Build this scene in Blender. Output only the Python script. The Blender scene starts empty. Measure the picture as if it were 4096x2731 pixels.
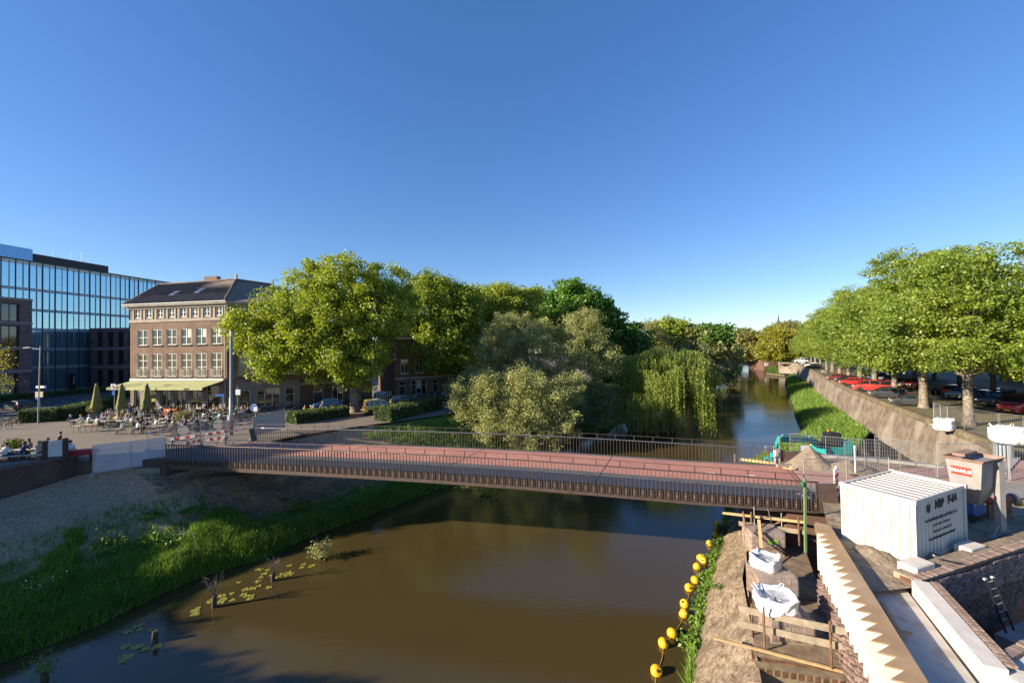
import bpy, bmesh, math, random
import numpy as np
from mathutils import Matrix, Vector
R=math.radians; PI=math.pi
sc=bpy.context.scene
col=sc.collection
random.seed(7); rng=np.random.default_rng(11)
# ---------------------------------------------------------------- camera
CZ=13.2; F=1650.0
CAMROT=Matrix.Rotation(PI/2+math.atan(28.5/F),4,'X')@Matrix.Rotation(-math.atan(.0163),4,'Z')
cd=bpy.data.cameras.new('camera'); cam=bpy.data.objects.new('camera',cd); col.objects.link(cam)
cd.sensor_width=36; cd.lens=36*F/4096; cd.clip_end=6000; cd.clip_start=.2
cam.matrix_world=Matrix.Translation((0,0,CZ))@CAMROT
sc.camera=cam
# ---------------------------------------------------------------- world, sun
SUN_EL=20.0; SUNDIR=Vector((-.955,-.295,0)).normalized()          # horizontal direction towards the sun
wd=bpy.data.worlds.new('World'); sc.world=wd; wd.use_nodes=True
nt=wd.node_tree; bg=nt.nodes['Background']
sky=nt.nodes.new('ShaderNodeTexSky'); sky.sky_type='NISHITA'; sky.sun_disc=False
sky.sun_elevation=R(SUN_EL); sky.sun_rotation=math.atan2(SUNDIR.x,SUNDIR.y)
sky.air_density=1.0; sky.dust_density=.1; sky.ozone_density=4.5; sky.altitude=0
hs=nt.nodes.new('ShaderNodeHueSaturation'); hs.inputs['Saturation'].default_value=1.30; hs.inputs['Hue'].default_value=.514
gm=nt.nodes.new('ShaderNodeGamma'); gm.inputs[1].default_value=.74
nt.links.new(sky.outputs[0],gm.inputs[0]); nt.links.new(gm.outputs[0],hs.inputs['Color']); nt.links.new(hs.outputs[0],bg.inputs[0])
bg.inputs[1].default_value=.117
sl=bpy.data.lights.new('sun','SUN'); sl.energy=4.6; sl.angle=R(.53); sl.color=(1,.86,.66)
so=bpy.data.objects.new('sun',sl); col.objects.link(so)
sv=Vector((SUNDIR.x*math.cos(R(SUN_EL)),SUNDIR.y*math.cos(R(SUN_EL)),math.sin(R(SUN_EL))))
so.rotation_euler=sv.to_track_quat('Z','Y').to_euler(); so.location=(-60,-10,60)
sc.view_settings.view_transform='Standard'; sc.view_settings.look='None'
sc.view_settings.exposure=1.28; sc.view_settings.gamma=1.0
sc.render.engine='CYCLES'; sc.cycles.use_denoising=True
sc.cycles.max_bounces=5; sc.cycles.diffuse_bounces=2; sc.cycles.glossy_bounces=3; sc.cycles.transmission_bounces=3
sc.cycles.transparent_max_bounces=12; sc.cycles.caustics_reflective=False; sc.cycles.caustics_refractive=False
sc.cycles.sample_clamp_indirect=6
# ---------------------------------------------------------------- helpers
def ray(px,py):
    d=CAMROT.to_3x3()@Vector(((px-2048)/F,-(py-1365.5)/F,-1)); return d
def G(px,py,Z):                      # photograph pixel -> point on the horizontal plane Z
    d=ray(px,py); t=(Z-CZ)/d.z; return Vector((d.x*t,d.y*t,Z))
def P(px,py,Y):                      # photograph pixel -> point at depth Y
    d=ray(px,py); t=Y/d.y; return Vector((d.x*t,Y,CZ+d.z*t))
def tag(o,label=None,cat=None,group=None,kind=None):
    if label: o['label']=label
    if cat: o['category']=cat
    if group: o['group']=group
    if kind: o['kind']=kind
    return o
def thing(name,label,cat,loc=(0,0,0),rz=0,group=None):
    o=bpy.data.objects.new(name,None); col.objects.link(o); o.location=loc; o.rotation_euler=(0,0,rz)
    o.empty_display_size=.2
    return tag(o,label,cat,group)
def dup(o,parent=None,loc=None,rz=None,label=None):
    c=o.copy(); col.objects.link(c)
    if parent is not None: c.parent=parent
    if loc is not None: c.location=loc
    if rz is not None: c.rotation_euler=(0,0,rz)
    if label: c['label']=label
    for ch in KIDS.get(o.name,[]): 
        dup(ch,c)
    return c
KIDS={}
def link(name,me,parent=None,loc=None,rz=None):
    o=bpy.data.objects.new(name,me); col.objects.link(o)
    if parent is not None:
        o.parent=parent; KIDS.setdefault(parent.name,[]).append(o)
    if loc is not None: o.location=loc
    if rz is not None: o.rotation_euler=(0,0,rz)
    return o
def npmesh(name,V,Fq,mats,smooth=False,midx=None):
    me=bpy.data.meshes.new(name); V=np.asarray(V,dtype=np.float32); Fq=np.asarray(Fq,dtype=np.int32)
    k=Fq.shape[1]; n=Fq.shape[0]
    me.vertices.add(len(V)); me.vertices.foreach_set('co',V.ravel())
    me.loops.add(n*k); me.loops.foreach_set('vertex_index',Fq.ravel())
    me.polygons.add(n); me.polygons.foreach_set('loop_start',np.arange(0,n*k,k,dtype=np.int32))
    if midx is not None: me.polygons.foreach_set('material_index',np.asarray(midx,dtype=np.int32))
    if smooth: me.polygons.foreach_set('use_smooth',np.ones(n,dtype=bool))
    for m in mats: me.materials.append(m)
    me.update(calc_edges=True); return me
class MB:
    def __init__(s): s.v=[]; s.f=[]; s.m=[]
    def add(s,vs,fs,m=0):
        b=len(s.v); s.v+= [tuple(x) for x in vs]; s.f+=[tuple(i+b for i in f) for f in fs]; s.m+=[m]*len(fs); return s
    def box(s,c,d,rz=0,m=0,mat=None):
        hx,hy,hz=d[0]/2,d[1]/2,d[2]/2
        vs=[Vector((x,y,z)) for z in(-hz,hz) for y in(-hy,hy) for x in(-hx,hx)]
        T=Matrix.Translation(c)@(mat.to_4x4() if mat is not None else Matrix.Rotation(rz,4,'Z'))
        return s.add([T@v for v in vs],[(0,2,3,1),(4,5,7,6),(0,1,5,4),(2,6,7,3),(0,4,6,2),(1,3,7,5)],m)
    def beam(s,p,q,w,h,m=0):            # box between two points
        p=Vector(p);q=Vector(q);d=q-p;L=d.length
        if L<1e-6: return s
        ax=d/L; up=Vector((0,0,1)) if abs(ax.z)<.95 else Vector((1,0,0))
        sd=ax.cross(up).normalized(); up=sd.cross(ax)
        M=Matrix((ax,sd,up)).transposed()
        return s.box((p+q)/2,(L,w,h),mat=M,m=m)
    def tube(s,pts,rs,n=6,m=0,cap=True):
        pts=[Vector(p) for p in pts]; 
        if not hasattr(rs,'__len__'): rs=[rs]*len(pts)
        vs=[];fs=[]; pu=None
        for i,p in enumerate(pts):
            d=(pts[min(i+1,len(pts)-1)]-pts[max(i-1,0)])
            d=d.normalized() if d.length>1e-9 else Vector((0,0,1))
            if pu is None: pu=Vector((1,0,0)) if abs(d.x)<.8 else Vector((0,1,0))
            a=(pu-d*pu.dot(d)).normalized(); b=d.cross(a); pu=a
            for k in range(n):
                t=2*PI*k/n; vs.append(p+(a*math.cos(t)+b*math.sin(t))*rs[i])
        for i in range(len(pts)-1):
            for k in range(n):
                k2=(k+1)%n; fs.append((i*n+k,i*n+k2,(i+1)*n+k2,(i+1)*n+k))
        if cap:
            fs.append(tuple(reversed(range(n)))); e=(len(pts)-1)*n; fs.append(tuple(range(e,e+n)))
        return s.add(vs,fs,m)
    def lathe(s,prof,n=16,c=(0,0,0),m=0):    # prof: (r,z)
        vs=[];fs=[]; c=Vector(c)
        for r,z in prof:
            for k in range(n): t=2*PI*k/n; vs.append(c+Vector((r*math.cos(t),r*math.sin(t),z)))
        for i in range(len(prof)-1):
            for k in range(n): k2=(k+1)%n; fs.append((i*n+k,i*n+k2,(i+1)*n+k2,(i+1)*n+k))
        fs.append(tuple(reversed(range(n)))); e=(len(prof)-1)*n; fs.append(tuple(range(e,e+n)))
        return s.add(vs,fs,m)
    def prism(s,poly,z0,z1,m=0):             # poly: ccw xy list
        n=len(poly); vs=[(x,y,z0) for x,y in poly]+[(x,y,z1) for x,y in poly]
        fs=[tuple(reversed(range(n))),tuple(range(n,2*n))]+[(i,(i+1)%n,n+(i+1)%n,n+i) for i in range(n)]
        return s.add(vs,fs,m)
    def extr(s,poly,d,m=0):                  # 3-D polygon extruded by vector d
        n=len(poly); d=Vector(d); p=[Vector(x) for x in poly]; vs=p+[x+d for x in p]
        fs=[tuple(reversed(range(n))),tuple(range(n,2*n))]+[(i,(i+1)%n,n+(i+1)%n,n+i) for i in range(n)]
        return s.add(vs,fs,m)
    def quad(s,a,b,c,d,m=0): return s.add([a,b,c,d],[(0,1,2,3)],m)
    def mesh(s,name,mats,smooth=False):
        me=bpy.data.meshes.new(name); me.from_pydata(s.v,[],s.f)
        if not isinstance(mats,(list,tuple)): mats=[mats]
        for x in mats: me.materials.append(x)
        me.polygons.foreach_set('material_index',s.m)
        if smooth: me.polygons.foreach_set('use_smooth',[True]*len(s.f))
        bm=bmesh.new(); bm.from_mesh(me); bmesh.ops.recalc_face_normals(bm,faces=bm.faces); bm.to_mesh(me); bm.free()
        me.update(); return me
    def build(s,name,mats,parent=None,loc=None,rz=None,smooth=False):
        return link(name,s.mesh(name,mats,smooth),parent,loc,rz)
MATS={}
def mat(name,c,rough=.8,var=.15,scale=3,c2=None,bump=0,bscale=30,metal=0,spec=.4,detail=4,gen='Object',coat=0,big=None,island=0,trans=0):
    """principled with noise colour variation; c2 second colour mixed by noise; big=(colour,scale,amount) patches; island=per-piece variation"""
    if name in MATS: return MATS[name]
    m=bpy.data.materials.new(name); m.use_nodes=True; MATS[name]=m
    N=m.node_tree.nodes; L=m.node_tree.links; b=N['Principled BSDF']
    tc=N.new('ShaderNodeTexCoord'); nz=N.new('ShaderNodeTexNoise'); nz.inputs['Scale'].default_value=scale; nz.inputs['Detail'].default_value=detail
    L.new(tc.outputs[gen],nz.inputs['Vector'])
    rp=N.new('ShaderNodeValToRGB'); L.new(nz.outputs[0],rp.inputs[0])
    rp.color_ramp.elements[0].position=.32; rp.color_ramp.elements[1].position=.68
    a=[max(0,x*(1-var)) for x in c]; d=[min(1,x*(1+var)) for x in c] if c2 is None else list(c2)
    rp.color_ramp.elements[0].color=(*a,1); rp.color_ramp.elements[1].color=(*d,1)
    out=rp.outputs[0]
    if big:
        n2=N.new('ShaderNodeTexNoise'); n2.inputs['Scale'].default_value=big[1]; n2.inputs['Detail'].default_value=5; L.new(tc.outputs[gen],n2.inputs['Vector'])
        r2=N.new('ShaderNodeValToRGB'); r2.color_ramp.elements[0].position=.5; r2.color_ramp.elements[1].position=.62
        r2.color_ramp.elements[0].color=(0,0,0,1); r2.color_ramp.elements[1].color=(big[2],)*3+(1,); L.new(n2.outputs[0],r2.inputs[0])
        mx=N.new('ShaderNodeMixRGB'); L.new(r2.outputs[0],mx.inputs[0]); L.new(out,mx.inputs[1]); mx.inputs[2].default_value=(*big[0],1); out=mx.outputs[0]
    if island:
        g=N.new('ShaderNodeNewGeometry'); mr=N.new('ShaderNodeMapRange'); L.new(g.outputs['Random Per Island'],mr.inputs[0])
        mr.inputs[3].default_value=1-island; mr.inputs[4].default_value=1+island
        oi=N.new('ShaderNodeObjectInfo'); m2=N.new('ShaderNodeMapRange'); L.new(oi.outputs['Random'],m2.inputs[0]); m2.inputs[3].default_value=1-island; m2.inputs[4].default_value=1+island
        mu=N.new('ShaderNodeMath'); mu.operation='MULTIPLY'; L.new(mr.outputs[0],mu.inputs[0]); L.new(m2.outputs[0],mu.inputs[1])
        hv=N.new('ShaderNodeHueSaturation'); L.new(mu.outputs[0],hv.inputs['Value']); L.new(out,hv.inputs['Color']); out=hv.outputs[0]
    L.new(out,b.inputs['Base Color'])
    b.inputs['Roughness'].default_value=rough; b.inputs['Metallic'].default_value=metal; b.inputs['Specular IOR Level'].default_value=spec
    if coat: b.inputs['Coat Weight'].default_value=coat; b.inputs['Coat Roughness'].default_value=.05
    if trans: b.inputs['Alpha'].default_value=1-trans
    if bump:
        n3=N.new('ShaderNodeTexNoise'); n3.inputs['Scale'].default_value=bscale; n3.inputs['Detail'].default_value=6; L.new(tc.outputs[gen],n3.inputs['Vector'])
        bp=N.new('ShaderNodeBump'); bp.inputs['Strength'].default_value=min(1,bump); bp.inputs['Distance'].default_value=.05*max(1,bump); L.new(n3.outputs[0],bp.inputs['Height']); L.new(bp.outputs[0],b.inputs['Normal'])
    return m
def brickmat(name,c1,c2,mortar,w=.22,h=.065,ax='xz',rough=.85,stain=None):
    if name in MATS: return MATS[name]
    m=bpy.data.materials.new(name); m.use_nodes=True; MATS[name]=m
    N=m.node_tree.nodes; L=m.node_tree.links; b=N['Principled BSDF']
    tc=N.new('ShaderNodeTexCoord'); sp=N.new('ShaderNodeSeparateXYZ'); L.new(tc.outputs['Object'],sp.inputs[0])
    cb=N.new('ShaderNodeCombineXYZ')
    if ax=='xz': ad=N.new('ShaderNodeMath'); ad.operation='ADD'; L.new(sp.outputs[0],ad.inputs[0]); L.new(sp.outputs[1],ad.inputs[1]); L.new(ad.outputs[0],cb.inputs[0]); L.new(sp.outputs[2],cb.inputs[1])
    else: L.new(sp.outputs[0],cb.inputs[0]); L.new(sp.outputs[1],cb.inputs[1])
    br=N.new('ShaderNodeTexBrick'); L.new(cb.outputs[0],br.inputs[0]); br.inputs['Scale'].default_value=1
    br.inputs['Brick Width'].default_value=w; br.inputs['Row Height'].default_value=h; br.inputs['Mortar Size'].default_value=min(w,h)*.1
    br.inputs['Color1'].default_value=(*c1,1); br.inputs['Color2'].default_value=(*c2,1); br.inputs['Mortar'].default_value=(*mortar,1)
    nz=N.new('ShaderNodeTexNoise'); nz.inputs['Scale'].default_value=.7; nz.inputs['Detail'].default_value=8; L.new(tc.outputs['Object'],nz.inputs[0])
    rp=N.new('ShaderNodeValToRGB'); rp.color_ramp.elements[0].position=.3; rp.color_ramp.elements[1].position=.7
    st=stain or (.6,.58,.56); rp.color_ramp.elements[0].color=(*st,1); rp.color_ramp.elements[1].color=(1.15,1.12,1.08,1); L.new(nz.outputs[0],rp.inputs[0])
    mx=N.new('ShaderNodeMixRGB'); mx.blend_type='MULTIPLY'; mx.inputs[0].default_value=.75; L.new(br.outputs[0],mx.inputs[1]); L.new(rp.outputs[0],mx.inputs[2])
    L.new(mx.outputs[0],b.inputs['Base Color']); b.inputs['Roughness'].default_value=rough; b.inputs['Specular IOR Level'].default_value=.25
    bp=N.new('ShaderNodeBump'); bp.inputs['Strength'].default_value=.5; bp.inputs['Distance'].default_value=.01; bp.invert=True; L.new(br.outputs['Fac'],bp.inputs['Height']); L.new(bp.outputs[0],b.inputs['Normal'])
    return m
def glassmat(name,c=(.02,.03,.035),rough=.05,spec=1.0,metal=0.0,bump=0):
    if name in MATS: return MATS[name]
    m=bpy.data.materials.new(name); m.use_nodes=True; MATS[name]=m
    b=m.node_tree.nodes['Principled BSDF']; b.inputs['Base Color'].default_value=(*c,1); b.inputs['Roughness'].default_value=rough
    b.inputs['Specular IOR Level'].default_value=spec; b.inputs['Metallic'].default_value=metal; b.inputs['IOR'].default_value=1.55
    if bump:
        N=m.node_tree.nodes; L=m.node_tree.links; tc=N.new('ShaderNodeTexCoord'); nz=N.new('ShaderNodeTexNoise'); nz.inputs['Scale'].default_value=.6; L.new(tc.outputs['Object'],nz.inputs[0])
        bp=N.new('ShaderNodeBump'); bp.inputs['Strength'].default_value=bump; bp.inputs['Distance'].default_value=.02; L.new(nz.outputs[0],bp.inputs['Height']); L.new(bp.outputs[0],b.inputs['Normal'])
    return m
def leafmat(name,c1,c2,tr=.35,scale=.35,rough=.5):
    """leaf: colour from clump noise and per-leaf randomness, part of the light passes through"""
    if name in MATS: return MATS[name]
    m=bpy.data.materials.new(name); m.use_nodes=True; MATS[name]=m
    N=m.node_tree.nodes; L=m.node_tree.links; N.remove(N['Principled BSDF']); out=N['Material Output']
    tc=N.new('ShaderNodeTexCoord'); nz=N.new('ShaderNodeTexNoise'); nz.inputs['Scale'].default_value=scale; nz.inputs['Detail'].default_value=3; L.new(tc.outputs['Object'],nz.inputs[0])
    g=N.new('ShaderNodeNewGeometry'); ad=N.new('ShaderNodeMath'); ad.operation='MULTIPLY_ADD'; L.new(g.outputs['Random Per Island'],ad.inputs[0]); ad.inputs[1].default_value=.5; 
    s2=N.new('ShaderNodeMath'); s2.operation='SUBTRACT'; L.new(nz.outputs[0],s2.inputs[0]); s2.inputs[1].default_value=.25; oi=N.new('ShaderNodeObjectInfo'); s3=N.new('ShaderNodeMath'); s3.operation='MULTIPLY_ADD'; L.new(oi.outputs['Random'],s3.inputs[0]); s3.inputs[1].default_value=.22; s4=N.new('ShaderNodeMath'); s4.operation='SUBTRACT'; L.new(s2.outputs[0],s4.inputs[0]); s4.inputs[1].default_value=.11; L.new(s4.outputs[0],s3.inputs[2]); L.new(s3.outputs[0],ad.inputs[2])
    rp=N.new('ShaderNodeValToRGB'); rp.color_ramp.elements[0].position=.25; rp.color_ramp.elements[1].position=.75
    rp.color_ramp.elements[0].color=(*c1,1); rp.color_ramp.elements[1].color=(*c2,1); L.new(ad.outputs[0],rp.inputs[0])
    df=N.new('ShaderNodeBsdfDiffuse'); tl=N.new('ShaderNodeBsdfTranslucent'); gl=N.new('ShaderNodeBsdfGlossy'); gl.inputs['Roughness'].default_value=rough; gl.inputs['Color'].default_value=(.9,.9,.9,1)
    L.new(rp.outputs[0],df.inputs[0]); 
    hb=N.new('ShaderNodeHueSaturation'); hb.inputs['Value'].default_value=1.3; hb.inputs['Hue'].default_value=.49; L.new(rp.outputs[0],hb.inputs['Color']); L.new(hb.outputs[0],tl.inputs[0])
    m1=N.new('ShaderNodeMixShader'); m1.inputs[0].default_value=tr; L.new(df.outputs[0],m1.inputs[1]); L.new(tl.outputs[0],m1.inputs[2])
    m2=N.new('ShaderNodeMixShader'); m2.inputs[0].default_value=.04; L.new(m1.outputs[0],m2.inputs[1]); L.new(gl.outputs[0],m2.inputs[2]); L.new(m2.outputs[0],out.inputs[0])
    return m
def leaves(C,size,up=.4,aspect=.6,rs=None,out=None,droop=0):
    """rhombic leaves at points C (n,3): returns V,F"""
    rs=rs or rng; C=np.asarray(C); n=len(C)
    nrm=rs.normal(size=(n,3)); nrm[:,2]+=up*1.5
    if out is not None: nrm+=out*1.2
    nrm/=np.linalg.norm(nrm,axis=1)[:,None]+1e-9
    a=rs.normal(size=(n,3)); a[:,2]-=droop; a-=nrm*(a*nrm).sum(1)[:,None]; a/=np.linalg.norm(a,axis=1)[:,None]+1e-9
    b=np.cross(nrm,a); s=size*(.6+.8*rs.random(n))[:,None]
    V=np.stack([C-a*s*.5,C+b*s*.5*aspect+nrm*s*.06,C+a*s*.5,C-b*s*.5*aspect+nrm*s*.06],1).reshape(-1,3)
    return V,np.arange(4*n).reshape(n,4)
def textmesh(name,txt,size,m,parent,M,bold=0,shear=0,extrude=.003,label=None):
    cu=bpy.data.curves.new('t','FONT'); cu.body=txt; cu.size=size; cu.extrude=extrude; cu.offset=bold; cu.shear=shear; cu.align_x='CENTER'; cu.align_y='CENTER'
    cu.resolution_u=3
    to=bpy.data.objects.new('t',cu); me=bpy.data.meshes.new_from_object(to); bpy.data.objects.remove(to); bpy.data.curves.remove(cu)
    me.materials.clear(); me.materials.append(m); o=link(name,me,parent); o.matrix_local=M
    return o
def frame(o,xd,up):      # matrix with local x=xd, local y=up  (text faces x cross up)
    x=Vector(xd).normalized(); y=Vector(up).normalized(); z=x.cross(y); M=Matrix((x,y,z)).transposed().to_4x4(); M.translation=Vector(o); return M
def grid(name,fn,nu,nv,m,smooth=True):   # fn(u,v)->xyz
    V=[fn(i/nu,j/nv) for j in range(nv+1) for i in range(nu+1)]
    Fq=[(j*(nu+1)+i,j*(nu+1)+i+1,(j+1)*(nu+1)+i+1,(j+1)*(nu+1)+i) for j in range(nv) for i in range(nu)]
    return npmesh(name,V,Fq,[m] if not isinstance(m,list) else m,smooth)
def sheet(name,poly,Z,m,kind='structure'):
    me=bpy.data.meshes.new(name); bm=bmesh.new(); vs=[bm.verts.new((x,y,Z)) for x,y in poly]; f=bm.faces.new(vs); f.normal_update()
    if f.normal.z<0: f.normal_flip()
    bmesh.ops.triangulate(bm,faces=[f]); bm.to_mesh(me); bm.free(); me.materials.append(m); o=link(name,me); o['kind']=kind; return o
from mathutils import noise as mnoise
def fb(x,y,s=1.0,o=3): return mnoise.fractal(Vector((x*s,y*s,3.7)),1.0,2.0,o)
# ---------------------------------------------------------------- setting: water, land, roads
PL=5.4
def watermat():
    m=bpy.data.materials.new('canal_water'); m.use_nodes=True
    N=m.node_tree.nodes; L=m.node_tree.links; b=N['Principled BSDF']
    tc=N.new('ShaderNodeTexCoord')
    nz=N.new('ShaderNodeTexNoise'); nz.inputs['Scale'].default_value=.12; nz.inputs['Detail'].default_value=4; L.new(tc.outputs['Object'],nz.inputs[0])
    rp=N.new('ShaderNodeValToRGB'); rp.color_ramp.elements[0].color=(.052,.039,.015,1); rp.color_ramp.elements[1].color=(.070,.053,.021,1); L.new(nz.outputs[0],rp.inputs[0]); L.new(rp.outputs[0],b.inputs['Base Color'])
    b.inputs['Roughness'].default_value=.045; b.inputs['IOR'].default_value=1.33; b.inputs['Specular IOR Level'].default_value=.5
    mp=N.new('ShaderNodeMapping'); mp.inputs['Scale'].default_value=(1,1.6,1); mp.inputs['Rotation'].default_value=(0,0,R(-15)); L.new(tc.outputs['Object'],mp.inputs[0])
    n1=N.new('ShaderNodeTexNoise'); n1.inputs['Scale'].default_value=3.2; n1.inputs['Detail'].default_value=3; L.new(mp.outputs[0],n1.inputs[0])
    n2=N.new('ShaderNodeTexNoise'); n2.inputs['Scale'].default_value=.07; n2.inputs['Detail'].default_value=2; L.new(tc.outputs['Object'],n2.inputs[0])
    r2=N.new('ShaderNodeMapRange'); r2.inputs[1].default_value=.4; r2.inputs[2].default_value=.65; r2.inputs[3].default_value=.15; r2.inputs[4].default_value=1; L.new(n2.outputs[0],r2.inputs[0])
    mu=N.new('ShaderNodeMath'); mu.operation='MULTIPLY'; L.new(n1.outputs[0],mu.inputs[0]); L.new(r2.outputs[0],mu.inputs[1])
    bp=N.new('ShaderNodeBump'); n4=N.new('ShaderNodeTexNoise'); n4.inputs['Scale'].default_value=14; n4.inputs['Detail'].default_value=2; L.new(mp.outputs[0],n4.inputs[0]); m4=N.new('ShaderNodeMath'); m4.operation='MULTIPLY_ADD'; L.new(n4.outputs[0],m4.inputs[0]); m4.inputs[1].default_value=.12; L.new(mu.outputs[0],m4.inputs[2]); bp.inputs['Strength'].default_value=.28; bp.inputs['Distance'].default_value=.05; L.new(m4.outputs[0],bp.inputs['Height']); L.new(bp.outputs[0],b.inputs['Normal'])
    df=N.new('ShaderNodeBsdfDiffuse'); gl=N.new('ShaderNodeBsdfGlossy'); gl.inputs['Roughness'].default_value=.04; fr=N.new('ShaderNodeFresnel'); fr.inputs['IOR'].default_value=1.5; mx=N.new('ShaderNodeMixShader')
    L.new(rp.outputs[0],df.inputs[0]); L.new(bp.outputs[0],gl.inputs['Normal']); L.new(bp.outputs[0],fr.inputs['Normal']); L.new(fr.outputs[0],mx.inputs[0]); L.new(df.outputs[0],mx.inputs[1]); L.new(gl.outputs[0],mx.inputs[2]); L.new(mx.outputs[0],N['Material Output'].inputs[0]); N.remove(b)
    return m
sheet('canal_water',[(-90,-30),(120,-30),(420,420),(100,420),(-20,90)],0,watermat())
# left bank: stations along the water line (W) and along the top of the slope (T)
LW=[(-26,0),(-21.78,17.6),(-20.4,19.8),(-19.3,22.1),(-18,24.4),(-16.1,26.3),(-13.7,30.2),(-11,33.6),(-7.3,38.5),(-5.4,40.7),(-1,46),(5,54.5),(11,62),(16.5,66.5),(21,74),(33,88),(57,117),(94,181),(157,292)]
LT=[(-41.5,12,3.2),(-35.2,24.3,3.6),(-33.4,27.4,3.95),(-31.7,30.2,4.5),(-29.6,30.6,4.8),(-27.2,30.6,4.85),(-25.6,30.9,4.75),(-24.6,31.9,4.65),(-23.2,34.6,4.75),(-21.5,38,4.95),(-17.5,43,5.05),(-9.5,50,5.0),(-3.5,58,4.9),(0,68,5.0),(4,80,5.2),(16,98,5.2),(40,130,5.3),(77,195,5.3),(136,305,5.3)]
LO=[(-1,.1),(-.95,.25),(-.93,.3),(-.9,.4),(-.87,.48),(-.86,.5),(-.85,.52),(-.84,.54),(-.82,.57),(-.75,.66),(-.66,.75),(-.62,.78)]+[(-.62,.78)]*7
def interp(L,u):
    k=u*(len(L)-1); i=min(int(k),len(L)-2); f=k-i; return [a*(1-f)+b*f for a,b in zip(L[i],L[i+1])]
def bankmat():
    m=bpy.data.materials.new('bank_soil'); m.use_nodes=True
    N=m.node_tree.nodes; L=m.node_tree.links; b=N['Principled BSDF']; b.inputs['Roughness'].default_value=.95; b.inputs['Specular IOR Level'].default_value=.1
    tc=N.new('ShaderNodeTexCoord'); sp=N.new('ShaderNodeSeparateXYZ'); L.new(tc.outputs['Object'],sp.inputs[0])
    def nz(s,d=5):
        n=N.new('ShaderNodeTexNoise'); n.inputs['Scale'].default_value=s; n.inputs['Detail'].default_value=d; L.new(tc.outputs['Object'],n.inputs[0]); return n.outputs[0]
    def ramp(i,c1,c2,p1=.3,p2=.7):
        r=N.new('ShaderNodeValToRGB'); r.color_ramp.elements[0].position=p1; r.color_ramp.elements[1].position=p2; r.color_ramp.elements[0].color=(*c1,1); r.color_ramp.elements[1].color=(*c2,1); L.new(i,r.inputs[0]); return r.outputs[0]
    soil=ramp(nz(6,8),(.25,.165,.10),(.44,.325,.215)); green=ramp(nz(1.6),(.045,.085,.016),(.10,.16,.035))
    a=N.new('ShaderNodeMath'); a.operation='MULTIPLY_ADD'; L.new(nz(.9),a.inputs[0]); a.inputs[1].default_value=2.6; L.new(sp.outputs[2],a.inputs[2])
    y=N.new('ShaderNodeMapRange'); L.new(sp.outputs[1],y.inputs[0]); y.inputs[1].default_value=43; y.inputs[2].default_value=47; y.inputs[3].default_value=0; y.inputs[4].default_value=-6
    s=N.new('ShaderNodeMath'); s.operation='ADD'; L.new(a.outputs[0],s.inputs[0]); L.new(y.outputs[0],s.inputs[1])
    mk=N.new('ShaderNodeMapRange'); L.new(s.outputs[0],mk.inputs[0]); mk.inputs[1].default_value=3.0; mk.inputs[2].default_value=3.6
    mx=N.new('ShaderNodeMixRGB'); L.new(mk.outputs[0],mx.inputs[0]); L.new(green,mx.inputs[1]); L.new(soil,mx.inputs[2]); L.new(mx.outputs[0],b.inputs['Base Color'])
    bp=N.new('ShaderNodeBump'); bp.inputs['Strength'].default_value=.8; bp.inputs['Distance'].default_value=.06; L.new(nz(9,8),bp.inputs['Height']); L.new(bp.outputs[0],b.inputs['Normal'])
    return m
def bankz(u,v,x,y,zt):
    if v<.06: z=-.5+v/.06*.75
    else:
        k=(v-.06)/.94; z=.25+(zt-.25)*(k**.92)
    n=fb(x,y,.35,4)*.28+fb(x,y,1.7,3)*.07
    return z+n*min(1,v*12)*min(1,(1-v)*8)
def bankpt(u,v):
    w=interp(LW,u); t=interp(LT,u); wob=fb(w[0]+9,w[1],.45,3)*.5*(1-v)
    x=w[0]*(1-v)+t[0]*v+wob; y=w[1]*(1-v)+t[1]*v
    return (x,y,bankz(u,v,x,y,t[2]))
BANK=bankmat()
link('left_bank',grid('left_bank',bankpt,220,44,BANK))['kind']='structure'
M_plaza=mat('plaza_brick',(.20,.165,.13),.85,.12,14,big=((.155,.13,.108),.5,.6),bump=.15,bscale=40)
def plazapt(u,v):
    t=interp(LT,u); o=interp(LO,u); l=math.hypot(*o)
    d=[0,3,8,30,450][0] if v==0 else np.interp(v,[0,.25,.5,.75,1],[0,3,9,40,500])
    k=u*(len(LT)-1); d=max(d,float(np.interp(k,[0,3.4,4,5],[.35,.35,.1,0]))); x=t[0]+o[0]/l*d; y=t[1]+o[1]/l*d
    k=u*(len(LT)-1)
    z0=PL if k<3.2 else (t[2]+.55 if 4.6<k<8.4 else max(t[2],4.9))
    z0=np.interp(k,[0,3.2,3.9,5,8,9,12,18],[PL,PL,5.4,5.45,5.45,5.3,5.1,5.3])
    return (x,y,float(np.interp(d,[0,3,9,40],[z0,z0+.1,PL,PL])))
link('plaza_pavement',grid('plaza_pavement',plazapt,120,12,M_plaza))['kind']='structure'
M_asph=mat('road_asphalt',(.062,.06,.062),.85,.15,20,big=((.085,.08,.078),.3,.7),bump=.2,bscale=80)
M_white=mat('road_paint',(.72,.72,.70),.7,.12,8)
def gp(l,z): return [tuple(G(x,y,z)[:2]) for x,y in l]
sheet('main_road',gp([(-260,1700),(80,1678),(330,1626),(545,1592),(545,1560),(330,1578),(150,1592),(0,1604),(-260,1622)],PL),PL+.006,M_asph)
sheet('far_road',[(-112,84),(-85,84),(-70,130),(-60,170),(-100,170)],PL+.003,M_asph)
sheet('side_street',[(-34,50.6),(-27,51.5),(-12,59),(4,72),(2,77),(-14,64.8),(-29.5,56)],PL-.05+.06,mat('street_pavers',(.15,.13,.115),.85,.2,10,bump=.2,bscale=40))
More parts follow.
